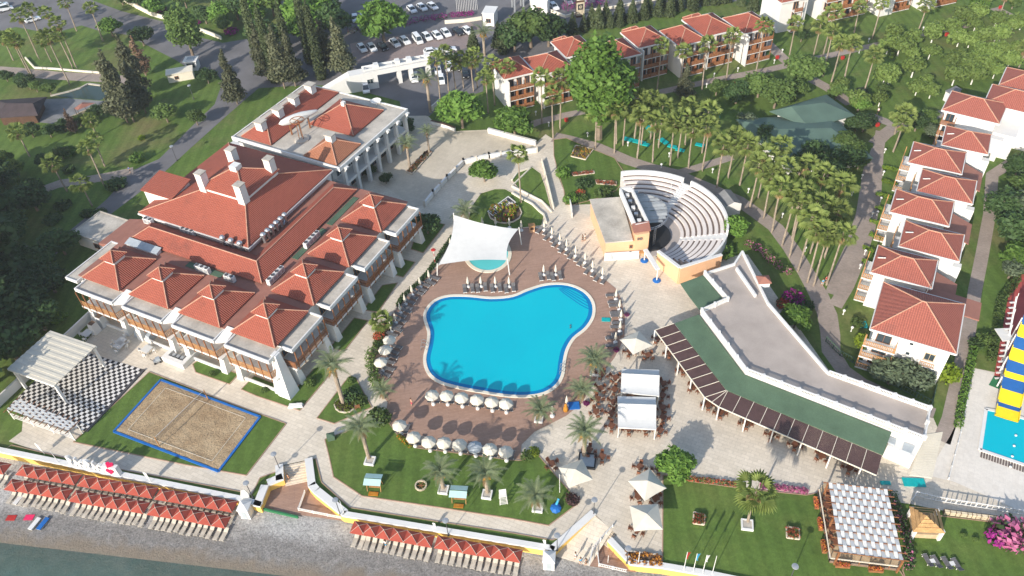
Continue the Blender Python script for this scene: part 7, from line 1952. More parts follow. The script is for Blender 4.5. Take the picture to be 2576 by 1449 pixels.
for k, (a, b2) in enumerate((((1345, 1265), (1420, 1340)), ((1125, 1395), (1340, 1449)), ((1490, 1400), (1560, 1449)))):
    p, q = GT(2, 0, *a), GT(2, 0, *b2); L = (q - p).length
    o = tag(MB().box(0, -.65, .04, L, .65, .2).build('turquoise_lane', 'turquoise'), ('short turquoise lane in the palm garden, upper one', 'long turquoise lane in the palm garden, left one', 'turquoise lane in the palm garden, lower right one')[k], 'lane', 'turquoise lanes'); o.location = p; o.rotation_euler = (0, 0, ang(p, q))
for k, (x, y) in enumerate(((1340, 10), (1610, 30), (1690, 65), (1890, 15))):
    p = GT(2, 1, x, y); o = tag(MB().box(-1.0, -.5, .04, 1.0, .5, .25).build('turquoise_mat', 'turquoise'), f'turquoise mat between the alley palm trunks, {ordw(k)} from the left', 'mat', 'turquoise mats'); o.location = p; o.rotation_euler = (0, 0, -.5)
for b, lb, sx_, sy_ in ((T(2, 2, 945, 322), 'small turquoise mat on the deck right of the pool', .75, .45), (T(3, 3, 1465, 510), 'turquoise canopy board beside the boardwalk', 1.5, .7), (T(3, 3, 1178, 515), 'small dark turquoise mat beside the woven pergola', .7, .3), (T(2, 0, 2050, 1180), 'blue mat on the lawn above the alley', .9, .5), (T(3, 2, 957, 372), 'turquoise box beside the corner villa', .6, .8)):
    p = G(*b); o = tag(MB().box(-sx_, -sy_, .07, sx_, sy_, .16).build('turquoise_mat', 'turquoise'), lb, 'mat'); o.location = p; o.rotation_euler = (0, 0, -.12)
# ================================================================== café tables
def table_kind(name, top, mat, cmat, r=.48, n=4):
    o = thing(name, '', 'table set')
    t_ = MB().lathe([(r, .70), (r, .76), (.02, .76)], 12).build('table_top', mat, o) if top == 'round' else MB().box(-r, -r, .70, r, r, .76).build('table_top', mat, o)
    MB().lathe([(.25, 0), (.25, .04), (.05, .07), (.05, .70)], 8).build('table_leg', cmat, o)
    for k in range(n):
        a = 6.2832 * k / n + .4; c_, s_ = math.cos(a), math.sin(a); d = r + .42
        ch = MB(); 
        R2_ = Matrix.Rotation(a - math.pi / 2, 3, 'Z'); b = Vector((c_ * d, s_ * d, 0))
        def bx(x0, y0, z0, x1, y1, z1):
            m2 = MB().box(x0, y0, z0, x1, y1, z1); ch.mesh([tuple(R2_ @ Vector(v) + b) for v in m2.v], m2.f)
        bx(-.24, -.24, .42, .24, .24, .47); bx(-.24, .19, .47, .24, .25, .92)
        bx(-.26, -.2, .62, -.20, .2, .66); bx(.20, -.2, .62, .26, .2, .66)
        for x, y in ((-.22, -.22), (.22, -.22), (-.22, .22), (.22, .22)): bx(x - .03, y - .03, 0, x + .03, y + .03, .42)
        ch.build('chair', cmat, o)
    return Kind(o)
M_('chair_brown', (.16, .065, .035), .55, .2, 2)
TS = table_kind('cafe_table', 'square', 'chair_brown', 'chair_brown')
def tables(c, r, lst, lab):
    for k, (x, y) in enumerate(sorted(lst)):
        TS.put(tuple(GT(c, r, x, y, .02)), rnd(0, 1.5), f'brown café table {lab}, {ordw(k)} from the left', 1.0, 'brown café tables')
tables(2, 2, [(1180, 665), (1365, 700)], 'below the square parasol at the awning corner')
tables(2, 2, [(1580, 680), (1710, 845), (1825, 1020), (1965, 1195), (2090, 1275), (2345, 1385), (1465, 535)], 'along the upper half of the slatted awning')
tables(3, 3, [(30, 50), (265, 150), (530, 265), (810, 385)], 'along the lower half of the slatted awning')
tables(2, 2, [(1040, 925), (885, 1035), (1030, 1045), (860, 1140), (1020, 1170), (845, 1265), (1000, 1285), (1000, 1410), (905, 890)], 'left of the white marquees')
tables(2, 2, [(1170, 1440), (1335, 1440), (1485, 1455)], 'below the lower marquee')
tables(2, 2, [(1520, 985), (1510, 1105), (1510, 1225), (1515, 1325)], 'right of the white marquees')
tables(2, 3, [(400, 340), (775, 205), (905, 270)], 'round the black-framed planter')
tables(2, 3, [(1285, 375), (1470, 390), (1265, 670), (1440, 690), (1250, 1010)], 'at the two parasols left of the flag lawn')
tables(3, 3, [(600, 690), (650, 890), (680, 1130), (580, 760), (640, 1000)], 'at the left edge of the woven pergola')
tables(3, 2, [(1020, 720)], 'on the corner villa terrace')
WT = table_kind('white_table', 'square', 'canvas_white', 'white', .8, 4)
for k, (x, y) in enumerate(((1230, 560), (1215, 600), (1490, 640), (890, 480))): WT.put(tuple(GT(0, 2, x, y, .02)), RD(-28), f'white clothed table on the hotel forecourt, {ordw(k)} listed' if 0 else ('upper white clothed table of the pair before the hotel', 'lower white clothed table of the pair before the hotel', 'white table right of the pair, before the third hotel bay', 'white table beside the garden wall and pavilion')[k], None, 'white tables before the hotel')
for k, (x, y) in enumerate(((1410, 470), (1525, 510))):
    o = thing('covered_grill', ('left shrouded white buffet trolley at the hotel wall', 'right shrouded white buffet trolley at the hotel wall')[k], 'trolley', tuple(GT(0, 2, x, y)), RD(-28), 'shrouded trolleys')
    MB().mesh([(-.6, -.8, 0), (.6, -.8, 0), (.6, .8, 0), (-.6, .8, 0), (-.4, -.6, 1.2), (.4, -.6, 1.2), (.35, .6, 1.35), (-.35, .6, 1.35)], [(4, 5, 6, 7), (0, 1, 5, 4), (1, 2, 6, 5), (2, 3, 7, 6), (3, 0, 4, 7)]).build('cover', 'canvas_grey', o); MB().box(-.6, -.8, 0, .6, .8, .06).build('base', 'metal_grey', o)
o = thing('buffet_counter', 'white square open buffet counter in front of the third hotel bay', 'counter', tuple(GT(0, 2, 1840, 690)), RD(-28))
for x0, y0, x1, y1 in ((-2.4, -2.2, 2.4, -1.4), (-2.4, 1.4, 2.4, 2.2), (-2.4, -1.38, -1.6, 1.38), (1.6, -1.38, 2.4, 1.38)): MB().box(x0, y0, 0, x1, y1, 1.1).build('counter_side', 'white', o)
MB().box(-1.55, -1.35, 0, 1.55, 1.35, .5).build('inner_bench', 'concrete', o)
for k in range(3): MB().box(-1.2 + k * .9, -1.1, .5, -.6 + k * .9, -.4, .95).build('appliance', 'metal_grey', o)
for k, (x, y, lb) in enumerate(((1010, 400, 'tall tapered white pot with a clipped shrub by the hotel wall'), (1085, 330, 'second tall white pot at the hotel wall'))):
    o = thing('tall_pot', lb, 'pot', tuple(GT(0, 2, x - 40, y + 40)), RD(-28)); MB().mesh([(-.75, -.75, 0), (.75, -.75, 0), (.75, .75, 0), (-.75, .75, 0), (-.55, -.55, 2.2), (.55, -.55, 2.2), (.55, .55, 2.2), (-.55, .55, 2.2)], [(4, 5, 6, 7), (0, 1, 5, 4), (1, 2, 6, 5), (2, 3, 7, 6), (3, 0, 4, 7)]).build('body', 'white', o); MB().box(-.5, -.5, 2.2, .5, .5, 2.24).build('soil', 'soil', o)
o = thing('cart', 'small dark service cart on the promenade below the buffet counter', 'cart', tuple(GT(0, 2, 1590, 745)), .4)
MB().box(-.6, -.4, .3, .6, .4, .6).build('bed', 'metal_grey', o); MB().box(-.2, -.35, .6, .5, .35, .95).build('load', 'canvas_grey', o); MB().bar((-.6, 0, .6), (-.9, 0, 1.2), .06, .06).build('handle', 'black', o)
for x, y in ((-.45, -.42), (.45, -.42), (-.45, .42), (.45, .42)): MB().tube((x, y - .05, .22), (x, y + .05, .22), .22, .22, 8).build('wheel', 'black', o)
# ================================================================== cars
def car_kind(name, paint, van=False):
    o = thing(name, '', 'car'); h = .45 if van else 0; L = 2.2 if not van else 2.4
    pr = [(-L, .35), (-L, .78 + h * .3), (-L + .15, .90 + h), (-1.55 - h, .95 + h * 1.2), (1.15 + h, .95), (L - .15, .80), (L, .62), (L, .35)]
    n = len(pr); v = [(x, -.86, z) for x, z in pr] + [(x, .86, z) for x, z in pr]
    MB().mesh(v, [tuple(range(n)), tuple(range(n, 2 * n))[::-1]] + [((i + 1) % n, i, n + i, n + (i + 1) % n) for i in range(n)]).build('body', paint, o)
    x0, x1, x2, x3, z1 = (-1.9, -1.45, .25, 1.05, 1.45) if not van else (-2.25, -2.1, 1.1, 1.75, 1.95)
    z0 = .94 if not van else 1.05
    c_ = [(x0, -.80, z0), (x3, -.80, z0), (x3, .80, z0), (x0, .80, z0), (x1, -.66, z1), (x2, -.66, z1), (x2, .66, z1), (x1, .66, z1)]
    MB().mesh(c_, [(0, 1, 5, 4), (1, 2, 6, 5), (2, 3, 7, 6), (3, 0, 4, 7)]).build('windows', 'glass_dark', o)
    MB().mesh([(x1 - .05, -.68, z1), (x2 + .05, -.68, z1), (x2 + .05, .68, z1), (x1 - .05, .68, z1), (x1, -.6, z1 + .06), (x2, -.6, z1 + .06), (x2, .6, z1 + .06), (x1, .6, z1 + .06)], [(4, 5, 6, 7), (0, 1, 5, 4), (1, 2, 6, 5), (2, 3, 7, 6), (3, 0, 4, 7)]).build('roof', paint, o)
    for sgn in (-1, 1):
        MB().bar((x3, sgn * .80, z0), (x2, sgn * .66, z1), .07, .07).build('pillar', paint, o); MB().bar((x0, sgn * .80, z0), (x1, sgn * .66, z1), .1, .1).build('pillar', paint, o)
        MB().box(L - .05, sgn * .6 - .17, .58, L + .02, sgn * .6 + .17, .74).build('headlight', 'canvas_white', o); MB().box(-L - .02, sgn * .65 - .14, .6, -L + .05, sgn * .65 + .14, .78).build('tail_light', 'lamp_lit', o)
        for x in (-1.35, 1.35):
            w_ = MB().tube((x, sgn * .72, .33), (x, sgn * .90, .33), .33, .33, 12).build('wheel', 'black', o); MB().tube((x, sgn * .90, .33), (x, sgn * .915, .33), .19, .19, 8).build('rim', 'metal', w_)
    return Kind(o)
CW, CD, CV, CS = car_kind('parked_car', 'car_white'), car_kind('parked_car', 'car_dark'), car_kind('parked_van', 'car_white', True), car_kind('parked_car', 'car_silver')
def cars(c, r, lst, lab, hd):
    for k, (x, y, kd) in enumerate(sorted(lst, key=lambda q: q[0])):
        cn_ = {CW: 'white', CD: 'black', CV: 'white', CS: 'silver'}[kd]
        kd.put(tuple(GT(c, r, x, y, .036)), RD(hd + rnd(-4, 4)), f'{cn_} {"van" if kd is CV else "car"} {lab}, {ordw(k)} vehicle from the left', None, 'parked cars')
cars(1, 0, [(1070, 505, CW), (1170, 500, CW), (1280, 490, CD), (1400, 455, CW), (1500, 430, CW), (1628, 420, CV), (1722, 390, CW), (1825, 378, CW), (1912, 352, CW), (2035, 340, CD), (2130, 330, CW)], 'in the long parking row beyond the gate', -64)
cars(1, 0, [(1000, 205, CW), (1085, 195, CW)], 'behind the big bright tree at the parking lot', -75)
cars(1, 0, [(1570, 115, CW), (1672, 95, CW), (1778, 85, CW)], 'in the upper row beyond the bougainvillea', -62)
cars(1, 0, [(1110, 905, CV), (1600, 800, CW), (1830, 725, CW), (1940, 690, CW), (1865, 820, CW), (2060, 690, CD), (2110, 760, CD)], 'in the forecourt between gate and palms', -85)
cars(1, 0, [(1770, 535, CW), (1935, 520, CW), (1960, 590, CD)], 'just beyond the right end of the gate', 15)
cars(2, 0, [(420, 85, CW), (560, 30, CS), (690, 5, CV)], 'beside the magenta bank at the top road', -70)
cars(0, 0, [(55, 110, CV), (15, 70, CW), (335, 215, CW)], 'at the top left corner', 35)
# ================================================================== lamps, flags, small things
o = thing('street_lamp', '', 'lamp')
MB().tube((0, 0, 0), (0, 0, 3.9), .07, .05, 6).build('pole', 'dark_grey', o); MB().lathe([(.05, 3.75), (.45, 3.86), (.42, 3.95), (.05, 4.0)], 12).build('shade', 'metal_grey', o); MB().lathe([(.16, 0), (.16, .25), (.08, .4)], 8).build('foot', 'dark_grey', o)
SLK = Kind(o)
for b, lb in ((T(0, 3, 2545, 665), 'dark lamp post behind the left changing cabin'), (T(1, 3, 1935, 1040), 'dark lamp post at the sea wall above the right parasols'), (T(1, 3, 850, 835), 'dark lamp post right of the first beach steps'), (T(2, 3, 455, 1190), 'dark lamp post left of the second beach ramp'), (T(2, 3, 1155, 1320), 'dark lamp post beside the orange flower bed'), (T(1, 3, 240, 375), 'dark lamp post left of the first beach steps'), (T(3, 3, 215, 1500), 'dark lamp post at the bottom edge of the flag lawn'), (T(2, 3, 822, 835), 'dark lamp post at the top of the second beach ramp'), (T(0, 0, 1950, 1000), 'lamp post on the upper left lawn'), (T(0, 0, 2190, 260), 'lamp post by the top left road'), (T(0, 1, 1780, 170), 'lamp post beside the hotel road shed')):
    SLK.put(tuple(G(*b)), 0, lb, None, 'street lamps')
o = thing('garden_lamp', '', 'lamp')
MB().lathe([(.14, 0), (.14, .08), (.08, .12), (.08, .7)], 8).build('stem', 'white', o); MB().lathe([(.08, .7), (.24, .85), (.26, 1.05), (.12, 1.2)], 8).build('globe', 'white', o)
GL = Kind(o)
gl = TL(3, 1, '1170,90 1155,315 1128,580 1092,720 970,1110 920,1255 940,350 1045,730 840,520 140,740 370,1080') + TL(3, 2, '755,265 835,435') + TL(3, 0, '15,505 60,640 140,535 575,610 915,535 1010,425 1150,440 1105,1130 1430,1190 860,960 1555,310') + TL(2, 0, '240,1160 1955,880 2030,775 2270,720 760,1375 370,1270 2320,1290') + TL(2, 1, '1165,20 1580,130 2015,290 2375,490 1500,240')
for k, b in enumerate(sorted(gl)): GL.put(tuple(G(*b)), 0, f'knee-high white garden lamp on the upper lawns, {ordw(k)} from the left', .95, 'white garden lamps')
o = thing('fire_box', '', 'box'); MB().box(-.4, -.3, .3, .4, .3, 1.1).build('cabinet', 'red', o); MB().box(-.05, -.05, 0, .05, .05, .3).build('stand', 'red', o); MB().box(-.42, -.32, 1.1, .42, .32, 1.16).build('lid', 'red', o)
FBK = Kind(o)
for k, b in enumerate(sorted(TL(2, 0, '545,1230 2235,860') + TL(3, 0, '90,600 745,605 1790,370 1095,1280 2330,95'))): FBK.put(tuple(G(*b)), .3, f'small red cabinet on the upper lawns, {ordw(k)} from the left', .9, 'red cabinets')
def flag(kind_label, base, h, cm, name='flag_pole', bw=1.0, bh=1.6):
    o = thing(name, kind_label, 'flag', tuple(base), RD(10)); MB().tube((0, 0, 0), (0, 0, h), .06, .04, 6).build('pole', 'white', o)
    if cm:
        mb = MB(); n = 6
        for k in range(n):
            z0 = h - .15 - bh * k / n; z1 = h - .15 - bh * (k + 1) / n; w0, w1 = bw * (.35 + .25 * math.sin(k * 1.1)), bw * (.35 + .25 * math.sin((k + 1) * 1.1)); y0, y1 = .18 * math.sin(k), .18 * math.sin(k + 1)
            mb.face([(.04, 0, z0), (w0, y0, z0 - .1), (w1, y1, z1 - .1), (.04, 0, z1)])
        mb.build('cloth', cm, o)
    return o
M_('flag_blue', (.05, .33, .55), .8, .1, 2)
for x, y, cm, lb in ((1725, 1400, 'red', 'white pole with a drooping red flag above the sea wall'), (1820, 1415, 'flag_blue', 'white pole with a drooping light blue flag'), (1915, 1430, 'white', 'white pole with a drooping white flag'), (2010, 1440, None, 'bare white pole right of the three flags')): flag(lb, GT(2, 3, x, y), 5.0, cm)
for x, y, cc, rr_, h, lb in ((1270, 1325, 2, 3, 3.2, 'white pole in the orange flower bed'), (480, 610, 2, 3, 4.6, 'thin white pole at the edge of the pool lawn'), (965, 1310, 2, 3, 1.8, 'short white pole on the second lower deck'), (600, 320, 0, 3, 3.2, 'thin white pole at the left sea wall'), (890, 830, 1, 3, 3.6, 'white pole right of the first beach deck'), (1590, 540, 2, 1, 3.4, 'white mast beside the plaza wall')):
    flag(lb, GT(cc, rr_, x, y, -1.1 if 'deck' in lb and 'lower' in lb else 0), h, None)
for k, (x, y, lb) in enumerate(((450, 225, 'white feather banner at the left sea wall'), (1530, 515, 'white feather banner above the upper parasol row'), (340, 1140, 'small white pennant left of the second ramp'), (1810, 970, 'small white pennant above the right parasol row'))):
    cc = 0 if k < 2 else (2 if k == 2 else 1); p = GT(cc, 3, x, y)
    o = thing('feather_banner', lb, 'banner', tuple(p), RD(150)); MB().tube((0, 0, 0), (0, 0, 2.6 if k < 2 else 1.4), .04, .03, 5).build('pole', 'white', o)
    s_ = 1 if k < 2 else .5; mb = MB(); pr = [(0, .7), (.55, .8), (.75, 1.6), (.85, 2.2), (.5, 2.65), (0, 2.6)]; mb.face([(x_ * s_ + .03, .02, z_ * s_) for x_, z_ in pr]); mb.face([(x_ * s_ + .03, -.02, z_ * s_) for x_, z_ in pr][::-1]); mb.build('cloth', 'canvas_white', o)
for k in range(13):
    p = G(1150 + k * 4.2, 34 - k * .8); flag(f'tall pole in the row of flags beyond the bougainvillea, {ordw(k)} from the left', p, 9.0, ('red', 'white', 'flag_blue', None, 'yellow_wall')[k % 5], bw=.7)
o = thing('rescue_pole', 'red and white life-saver post at the left deck edge', 'post', tuple(GT(1, 1, 1805, 1215)))
for k in range(6): MB().tube((0, 0, k * .7), (0, 0, (k + 1) * .7), .06, .06, 6).build('band', 'red' if k % 2 else 'white', o)
MB().lathe([(.35, 3.6), (.48, 3.7), (.35, 3.8)], 10).build('ring_buoy', 'red', o)
# planters under the date palms
for b, w_, lb, c_ in ((T(1, 3, 1150, 300), 1.5, 'white square planter of the leftmost lawn date palm', 'white'), (T(1, 3, 1888, 590), 1.45, 'white square planter under the left orange-stalked palm', 'white'), (T(1, 3, 2325, 640), 1.45, 'white square planter under the right orange-stalked palm', 'white'), (T(2, 3, 260, 770), 1.5, 'white square planter under the low date palm', 'white'), (T(2, 3, 2362, 945), 1.6, 'white square planter of the flag lawn palm', 'white'), (T(2, 2, 830, 860), 1.4, 'white planter at the right deck edge', 'white'), (T(2, 2, 270, 1330), 1.3, 'white planter at the lower right pool corner', 'white'), (T(2, 3, 755, 300), 2.6, 'black-framed planter with pale gravel on the plaza', 'black')):
    p = G(*b); o = thing('palm_planter', lb, 'planter', tuple(p), RD(-12)); s_ = w_ / 2
    for x0, y0, x1, y1 in ((-s_, -s_, s_, -s_ + .2), (-s_, s_ - .2, s_, s_), (-s_, -s_ + .21, -s_ + .2, s_ - .21), (s_ - .2, -s_ + .21, s_, s_ - .21)): MB().box(x0, y0, 0, x1, y1, .5).build('side', c_, o)
    MB().box(-s_ + .2, -s_ + .2, 0, s_ - .2, s_ - .2, .42).build('fill', 'concrete' if c_ == 'white' else 'canvas_grey', o)
# swing benches, lifeguard chair and other lawn things
for k, (x, y, lb) in enumerate(((1200, 560, 'swing bench with a pale teal roof on the left of the pool lawn'), (2050, 680, 'swing bench with a pale teal roof on the right of the pool lawn'))):
    o = thing('swing_bench', lb, 'swing bench', tuple(GT(1, 3, x, y)), RD(-8), 'swing benches')
    for s_ in (-1, 1):
        for q in (-1, 1): MB().bar((s_ * 1.0, q * .7, 0), (s_ * 1.0, q * .1, 2.1), .08, .08).build('leg', 'wood_light', o)
        MB().mesh([(-1.25, s_ * .05, 2.35), (1.25, s_ * .05, 2.35), (1.25, s_ * 1.0, 2.05), (-1.25, s_ * 1.0, 2.05)], [(0, 1, 2, 3)] if s_ > 0 else [(3, 2, 1, 0)]).build('roof_panel', 'teal_pale' if 'teal_pale' in MATS else M_('teal_pale', (.40, .58, .56), .6, .06, 1), o)
    MB().box(-.8, -.3, .5, .8, .3, .58).build('seat', 'wood_light', o); MB().box(-.8, .3, .58, .8, .36, 1.1).build('backrest', 'wood_light', o)
    for s_ in (-.75, .75): MB().tube((s_, 0, .55), (s_, 0, 2.1), .02, .02, 4).build('chain', 'metal', o)
    MB().box(-.7, -1.4, .02, .7, -.8, .2).build('footboard', 'flower_orange', o)
o = thing('lifeguard_chair', 'white lifeguard high chair on the pool lawn', 'chair', tuple(GT(1, 3, 2490, 700)), RD(5))
for s_ in (-.45, .45):
    for q in (-.4, .4): MB().bar((s_ * 1.2, q * 1.3, 0), (s_, q, 1.7), .09, .09).build('leg', 'white', o)
for k in range(5): MB().bar((-.5, -.55 + k * .03, .3 + k * .3), (.5, -.55 + k * .03, .3 + k * .3), .08, .06).build('rung', 'white', o)
MB().box(-.5, -.4, 1.7, .5, .4, 1.8).build('seat', 'white', o); MB().box(-.5, .35, 1.8, .5, .42, 2.5).build('backrest', 'white', o)
o = thing('cable_reel', 'large round spoked wheel lying on the pool lawn', 'wheel', tuple(GT(1, 3, 1660, 545, .08)))
mb = MB()
for k in range(14): a, b2 = k * .4488, (k + 1) * .4488; mb.bar((.8 * math.cos(a), .8 * math.sin(a), .2), (.8 * math.cos(b2), .8 * math.sin(b2), .2), .2, .3)
mb.build('rim', 'stone', o)
for k in range(6): MB().bar((0, 0, .2), (.75 * math.cos(k * 1.047), .75 * math.sin(k * 1.047), .2), .07, .07).build('spoke', 'wood', o)
o = thing('transformer_box', 'small green cabinet at the left tip of the pool lawn', 'box', tuple(GT(1, 3, 760, 70)), .2); MB().box(-.55, -.45, 0, .55, .45, 1.0).build('cabinet', 'green_tile', o); MB().hip(-.6, -.5, .6, .5, 1.0, .2).build('lid', 'green_tile', o)
o = thing('blue_float', 'bright blue inflatable thing on the grass at the right of the pool lawn', 'float', tuple(GT(2, 3, 440, 780))); MB().lathe([(.2, 0), (.75, .15), (.8, .45), (.45, .7), (.1, .75)], 8).build('body', 'blue', o); MB().bar((0, .2, .4), (.5, .9, 1.3), .3, .2).build('arm', 'flag_blue', o)
o = thing('orange_float', 'orange playful float standing on the deck corner', 'float', tuple(GT(2, 2, 540, 1240)), .5); MB().lathe([(.15, 0), (.4, .2), (.42, .8), (.25, 1.2), (.1, 1.3)], 8).build('body', 'flower_orange', o); MB().lathe([(.1, 1.3), (.24, 1.45), (.2, 1.7), (.05, 1.8)], 8).build('head', 'flower_orange', o)
tag(MB().box(-.9, -.7, .07, .9, .7, .25).build('blue_mat', 'blue'), 'blue mat beside the orange float', 'mat').location = GT(2, 2, 620, 1190)
o = thing('wooden_stool', 'wooden step stool on the triangular lawn', 'stool', tuple(GT(1, 2, 1025, 1215)), .3); MB().box(-.4, -.3, .55, .4, .3, .62).build('seat', 'wood', o)
for x, y in ((-.35, -.25), (.35, -.25), (-.35, .25), (.35, .25)): MB().box(x - .04, y - .04, 0, x + .04, y + .04, .55).build('leg', 'wood', o)
o = thing('orange_booth', 'small orange towel booth at the top of the deck', 'booth', tuple(GT(2, 1, 200, 880)), .1); MB().box(-.5, -.4, 0, .5, .4, 1.5).build('cabinet', 'orange_wall', o); MB().box(-.65, -.55, 1.5, .65, .55, 1.65).build('roof', 'wood_light', o); MB().box(-.35, -.43, .7, .35, -.41, 1.3).build('opening', 'wood_dark', o)
for k, (x, y, w_) in enumerate(((375, 1195, .8), (440, 1190, .6))): tag(MB().mesh([(-w_, -.4, 0), (w_, -.4, 0), (w_, .4, 0), (-w_, .4, 0), (-w_ * .8, -.3, .5), (w_ * .8, -.3, .45), (w_ * .7, .3, .5), (-w_ * .7, .3, .55)], [(4, 5, 6, 7), (0, 1, 5, 4), (1, 2, 6, 5), (2, 3, 7, 6), (3, 0, 4, 7)]).build('white_rock', 'white'), ('left white stone bench at the lawn corner below the hotel', 'right white stone bench at the lawn corner below the hotel')[k], 'bench').location = GT(1, 2, x, y)
for k, (x, y) in enumerate(((480, 720), (520, 935), (555, 1160), (745, 1350), (1080, 1395))):
    o = thing('railing_planter', f'orange flower box hanging on the woven pergola railing, {ordw(k)} along from the top left', 'planter', tuple(GT(3, 3, x, y, .35)), RD(-100 if k < 3 else -8), 'orange flower boxes')
    MB().box(-.9, -.28, 0, .9, .28, .4).build('box', 'wood', o); struct(link('flowers', leaf_cloud(300 + k, [(-.5, 0, .5, .45, .3, .3), (.5, 0, .5, .45, .3, .3), (0, 0, .5, .45, .3, .3)], 160, .11, 'flower_red', mats=['flower_red', 'flower_orange'], frac=.4), o), 'stuff')
# boardwalk planks
A_, B2, C2, D2 = [GT(3, 3, *q) for q in ((1570, 30), (1755, 0), (1650, 468), (1425, 438))]
o = thing('boardwalk', 'pale plank boardwalk beside the slide pool paving', 'boardwalk', tuple(A_))
for k in range(26):
    t0, t1 = (k + .04) / 26, (k + .93) / 26; q = [A_.lerp(D2, t0) - A_, B2.lerp(C2, t0) - A_, B2.lerp(C2, t1) - A_, A_.lerp(D2, t1) - A_]
    MB().prism([(x.x, x.y) for x in q], .045, .10).build('plank', 'cream', o)
fence('post_fence', 'white post and chain fence along the boundary above the lower right lawn', TL(3, 3, '1430,720 1480,640 1680,690 1880,725 2080,755 2300,790 2600,835'), 0, 1.0, 'white', .5, posts=1.6)
fence('walk_wall', 'low white wall between the boardwalk and the slide pool paving', TL(3, 3, '1810,480 1930,20') + TL(3, 2, '1985,1200 2060,830'), 0, .5, 'white', .2)
fence('garden_fence', 'green wire fence round the corner villa garden', TL(3, 2, '580,540 720,680 850,750 1040,870 1640,1180 1680,1010'), 0, 1.1, 'green_tile', .4)
# stone wall on the lower right lawn made of fitted stones
A_, B2 = GT(3, 3, 1760, 830), GT(3, 3, 2300, 900); d = (B2 - A_); L = d.length; d.normalize()
o = thing('stone_wall', 'low irregular stone retaining wall on the lower right lawn', 'wall', tuple(A_), ang(A_, B2))
MB().box(0, .05, 0, L, .45, .75).build('core', 'soil', o)
x = 0; rs = random.Random(5)
while x < L:
    z = 0
    w_ = rs.uniform(.5, .9)
    for k in range(2):
        h_ = .4; q = MB(); a, b2, c2_, e2_ = x + rs.uniform(.02, .06), x + w_ - rs.uniform(.02, .06), k * .4 + .03, k * .4 + .38
        q.mesh([(a, -.05, c2_), (b2, -.05, c2_ + rs.uniform(0, .05)), (b2 - .05, -.05, e2_), (a + .06, -.05, e2_ - rs.uniform(0, .06)), (a, .3, c2_), (b2, .3, c2_), (b2, .3, e2_ + .05), (a, .3, e2_ + .05)], [(0, 1, 2, 3), (3, 2, 6, 7), (1, 5, 6, 2), (4, 0, 3, 7)]).build('stone', 'stone', o)
    x += w_
# terrace wall above the lower walk, top wall, sloping side wall
def lowwall(label, pts, h, w_, mat='white', cap=None, posts=None, z=0, name='terrace_wall'):
    P = [G(u, v, z) for u, v in pts]; b0 = P[0].copy(); o = thing(name, label, 'wall', (b0.x, b0.y, 0))
    for a, b2 in zip(P, P[1:]):
        a, b2 = a - b0, b2 - b0; MB().bar((a.x, a.y, h / 2), (b2.x, b2.y, h / 2), w_, h).build('wall', mat, o)
        if cap: MB().bar((a.x, a.y, h + .06), (b2.x, b2.y, h + .06), w_ + .15, .12).build('cap', cap, o)
        if posts:
            L = (b2 - a).length; n = max(1, round(L / posts))
            for k in range(n + 1): p = a.lerp(b2, k / n); MB().box(p.x - .2, p.y - .2, 0, p.x + .2, p.y + .2, h + .55).build('post', 'concrete', o)
    return o
lowwall('white balustrade wall with grey posts along the edge of the upper terrace', DL('1068,520 1090,492 1125,454 1166,413 1230,398 1290,390 1350,383'), 1.0, .35, 'white', 'white', 3.4)
lowwall('long white wall along the back of the upper terrace', DL('1085,312 1110,318 1145,330'), .9, .35, 'white', 'wood_dark', None)
lowwall('white parapet between the pepper trees and the upper terrace', DL('1228,334 1348,366'), 1.1, .5, 'white', 'white')
lowwall('narrow white wall beside the sloping walk', TL(2, 1, '300,180 340,330 380,490 420,660'), .9, .18, 'cream')
lowwall('curved cream kerb wall of the sign lawn', TL(2, 1, '0,500 100,560 200,610 270,680 320,720 345,800'), .45, .3, 'cream', name='kerb_wall')
lowwall('cream kerb wall of the round-cornered lawn', TL(2, 1, '0,370 60,290 190,245') + TL(2, 1, '0,430 60,460 200,530 300,580 400,690'), .35, .25, 'cream', name='kerb_wall')
lowwall('white curved screen beside the stage building', TL(2, 1, '580,600 600,680 605,745'), 1.3, .15, 'white', name='screen_wall')
lowwall('cream boundary wall beside the top left road', TL(0, 0, '1230,0 1370,80 1530,160 1710,210'), 1.2, .4, 'cream', name='boundary_wall')
lowwall('cream boundary wall below the purple shrubs', TL(0, 0, '2000,310 2110,350 2230,400'), 1.0, .4, 'cream', name='boundary_wall')
lowwall('cream wall below the flag row at the parking lot', TL(1, 0, '1900,240 2100,225 2270,200'), 1.0, .4, 'cream', name='boundary_wall')
lowwall('cream wall along the far road beside the magenta bank', TL(2, 0, '360,110 540,180 720,130 1100,75 1450,0'), .8, .4, 'cream', name='boundary_wall')
lowwall('low pale wall along the pond walk at the top left', TL(0, 0, '260,590 350,690 540,700 760,720 1090,745'), .5, .35, 'cream', name='boundary_wall')
lowwall('stone edge wall of the dark terrace at the upper left', TL(0, 0, '560,1260 900,1110 1140,1020'), .5, .35, 'stone', name='boundary_wall')
lowwall('white wall end beside the forecourt hedge', TL(1, 0, '1770,1120 1860,1040'), 1.4, .25, 'white', name='boundary_wall')
